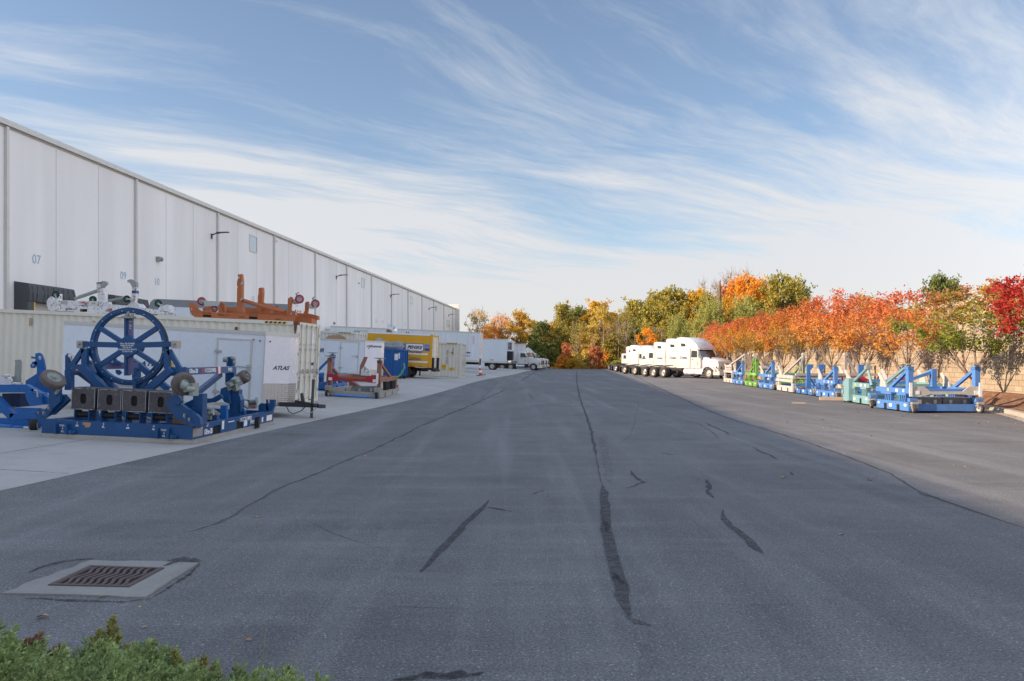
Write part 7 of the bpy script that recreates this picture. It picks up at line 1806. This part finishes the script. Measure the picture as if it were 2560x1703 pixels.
# ------------------------------------------------------------------ juniper in the near left corner
jl = leaf('juniper_scales', [(.17,.23,.10), (.27,.36,.15), (.38,.47,.20), (.46,.50,.21)], trans=.2)
jy = leaf('yellowing_juniper_scales', [(.24,.27,.09), (.36,.37,.13), (.44,.41,.15), (.32,.36,.13)], trans=.2)
jd = leaf('dead_brown_juniper', [(.22,.12,.08), (.34,.19,.12), (.40,.25,.17), (.28,.16,.10)], trans=.15)
g = np.random.default_rng(77)
def plume(base, d, L, n_side, g, fan=.55):
    """a feathery branch tip: curved stem with side sprays in one rough plane, all covered in scale leaves"""
    d = d/np.linalg.norm(d); s = np.cross(d, g.normal(size=3)); s /= np.linalg.norm(s); up = np.cross(s, d)
    pts = []; dirs = []
    def line(p0, dd, l, k):
        t = np.linspace(0, 1, k)[:, None]; bend = up*.10*l*(t**2)
        pts.append(p0 + dd*l*t + bend); dirs.append(np.repeat(dd[None], k, 0))
    line(base, d, L, 26)
    for i in range(n_side):
        u = .12 + .83*i/n_side; sd_ = 1 if i % 2 else -1
        p0 = base + d*L*u + up*.10*L*u*u
        dd = d*(.80) + s*sd_*fan + up*g.normal()*.28; dd /= np.linalg.norm(dd)
        l = L*.34*(1-u*.80)*g.uniform(.7, 1.15)
        line(p0, dd, l, max(6, int(l/.007)))
        for j in range(3):
            v = .3+.25*j; d2 = dd*.85 + s*sd_*g.choice([-1, 1])*.45 + up*g.normal()*.35; d2 /= np.linalg.norm(d2)
            line(p0+dd*l*v, d2, l*.38, max(4, int(l*.38/.007)))
    return np.concatenate(pts), np.concatenate(dirs)
def scales(P, Dd, g, size=.0115):
    n = len(P)*2; P = np.repeat(P, 2, 0); Dd = np.repeat(Dd, 2, 0)
    a = Dd + g.normal(size=(n, 3))*.42; a /= np.linalg.norm(a, axis=1)[:, None]
    b = np.cross(a, g.normal(size=(n, 3))); b /= np.linalg.norm(b, axis=1)[:, None]
    s = size*g.uniform(.7, 1.3, size=(n, 1)); A = a*s; B = b*s*.26
    return np.stack([P-B, P+A*.5-B*1.1, P+A*1.3, P+A*.5+B*1.1], axis=1)
def juniper(name, label, cx0, cx1, Yr, topf, n, seed, m, mats_extra=(), lean=(0.45, .30, .85), Lr=(.22,.42)):
    g = np.random.default_rng(seed); x0, x1 = cx0, cx1
    t = thing(name, label, 'shrub', ((x0+x1)/2, sum(Yr)/2, 0), (0,0,0), 'junipers in the near left corner')
    Qs = []; stems = MB()
    for i in range(n):
        x = g.uniform(x0, x1); y = g.uniform(*Yr); zt = topf(x, y)
        z = zt*g.uniform(.25, 1.0) if g.uniform() < .6 else zt*g.uniform(.88, 1.0) + max(0, g.normal())*.035
        d = np.array([lean[0]+g.normal()*.28, lean[1]+g.normal()*.25, lean[2]+g.normal()*.2]); L = g.uniform(*Lr)
        d /= np.linalg.norm(d)
        b0 = np.array([x, y, z]) - d*L
        P, Dd = plume(b0, d, L, int(g.integers(12, 18)), g); Qs.append(scales(P, Dd, g))
        if i % 3 == 0:
            rx = (x0+x1)/2 + (x-(x0+x1)/2)*.75; stems.tube([(rx, y-.1, 0.0), ((rx+b0[0])/2, (y+b0[1])/2, b0[2]*.4), tuple(b0), tuple(b0+d*L*.7)], .006, 4, r2=.0025)
    Q = np.concatenate(Qs) - np.array(t.location)
    me = quads_mesh('foliage', Q, m); o = bpy.data.objects.new('foliage', me); COL.objects.link(o); o.parent = t
    stems.v = [v - t.location for v in stems.v]; stems.build('stems', M['bark'], t, sharp=70)
    return t
# height of the foliage so that its top line passes where the photograph has it
def ztop(px, py, Y): return 1.7 - (py-901)/F*Y
prof_ = [(-200,1560),(0,1568),(50,1572),(90,1600),(150,1605),(220,1610),(280,1585),(330,1610),(390,1615),(450,1620),(500,1640),(560,1665),(640,1672),(720,1678),(800,1685),(860,1700),(950,1760)]
def topline(x, Y):
    px = 1280 + F*x/Y
    for (a, ya), (b2, yb) in zip(prof_[:-1], prof_[1:]):
        if a <= px <= b2:
            return ya + (yb-ya)*(px-a)/(b2-a)
    return 1560 if px < -200 else 1760
def tf(x, y): return max(.05, ztop(0, topline(x, y) + 14 + 26*(3.35-y), y))
juniper('juniper', 'feathery green juniper filling the bottom left corner', -2.45, -1.35, (2.35, 3.3), tf, 520, 1, jl)
juniper('juniper', 'lower yellow green juniper right of the corner juniper', -1.45, -.62, (2.5, 3.2), tf, 300, 2, jl)
juniper('juniper', 'yellowish juniper sprigs above the corner juniper', -1.72, -1.15, (3.15, 3.35), lambda x, y: tf(x, y)+.045, 34, 3, jy, lean=(.25,.1,.85), Lr=(.12,.2))
juniper('juniper', 'dead red brown juniper sprig at the left', -2.12, -1.86, (3.2, 3.35), lambda x, y: tf(x, y)+.07, 14, 4, jd, lean=(.35,.1,.8), Lr=(.12,.18))
# grass blades among the juniper
t = thing('grass_tuft', 'tuft of long thin grass blades growing through the lower juniper', 'grass', (-.95, 3.1, 0))
gr_ = np.random.default_rng(9); gm = leaf('grass_blades', [(.14,.22,.06), (.22,.31,.09), (.34,.34,.13), (.40,.28,.14)], trans=.3)
for i in range(34):
    x = -.08+gr_.normal()*.14; y = gr_.normal()*.06; h = gr_.uniform(.42,.62); dx = gr_.normal()*.12; w_ = .006
    b_ = MB(); P = [Vector((x+dx*(k/5)**2, y, h*k/5)) for k in range(6)]
    for k in range(5):
        wa, wb = w_*(1-k/5.5), w_*(1-(k+1)/5.5); b_.quad(P[k]-Vector((wa,0,0)), P[k]+Vector((wa,0,0)), P[k+1]+Vector((wb,0,0)), P[k+1]-Vector((wb,0,0)))
    b_.build('blade', gm, t, smoothf=False)
# soil under the junipers
b_ = MB(); b_.prism([(-3.2,1.6,.012),(-.45,1.6,.012),(-.55,2.75,.012),(-1.3,3.2,.012),(-2.6,3.3,.012),(-3.2,3.3,.012)], (0,0,.03)); struct(b_.build('planting_bed', M['mulch'], smoothf=False))
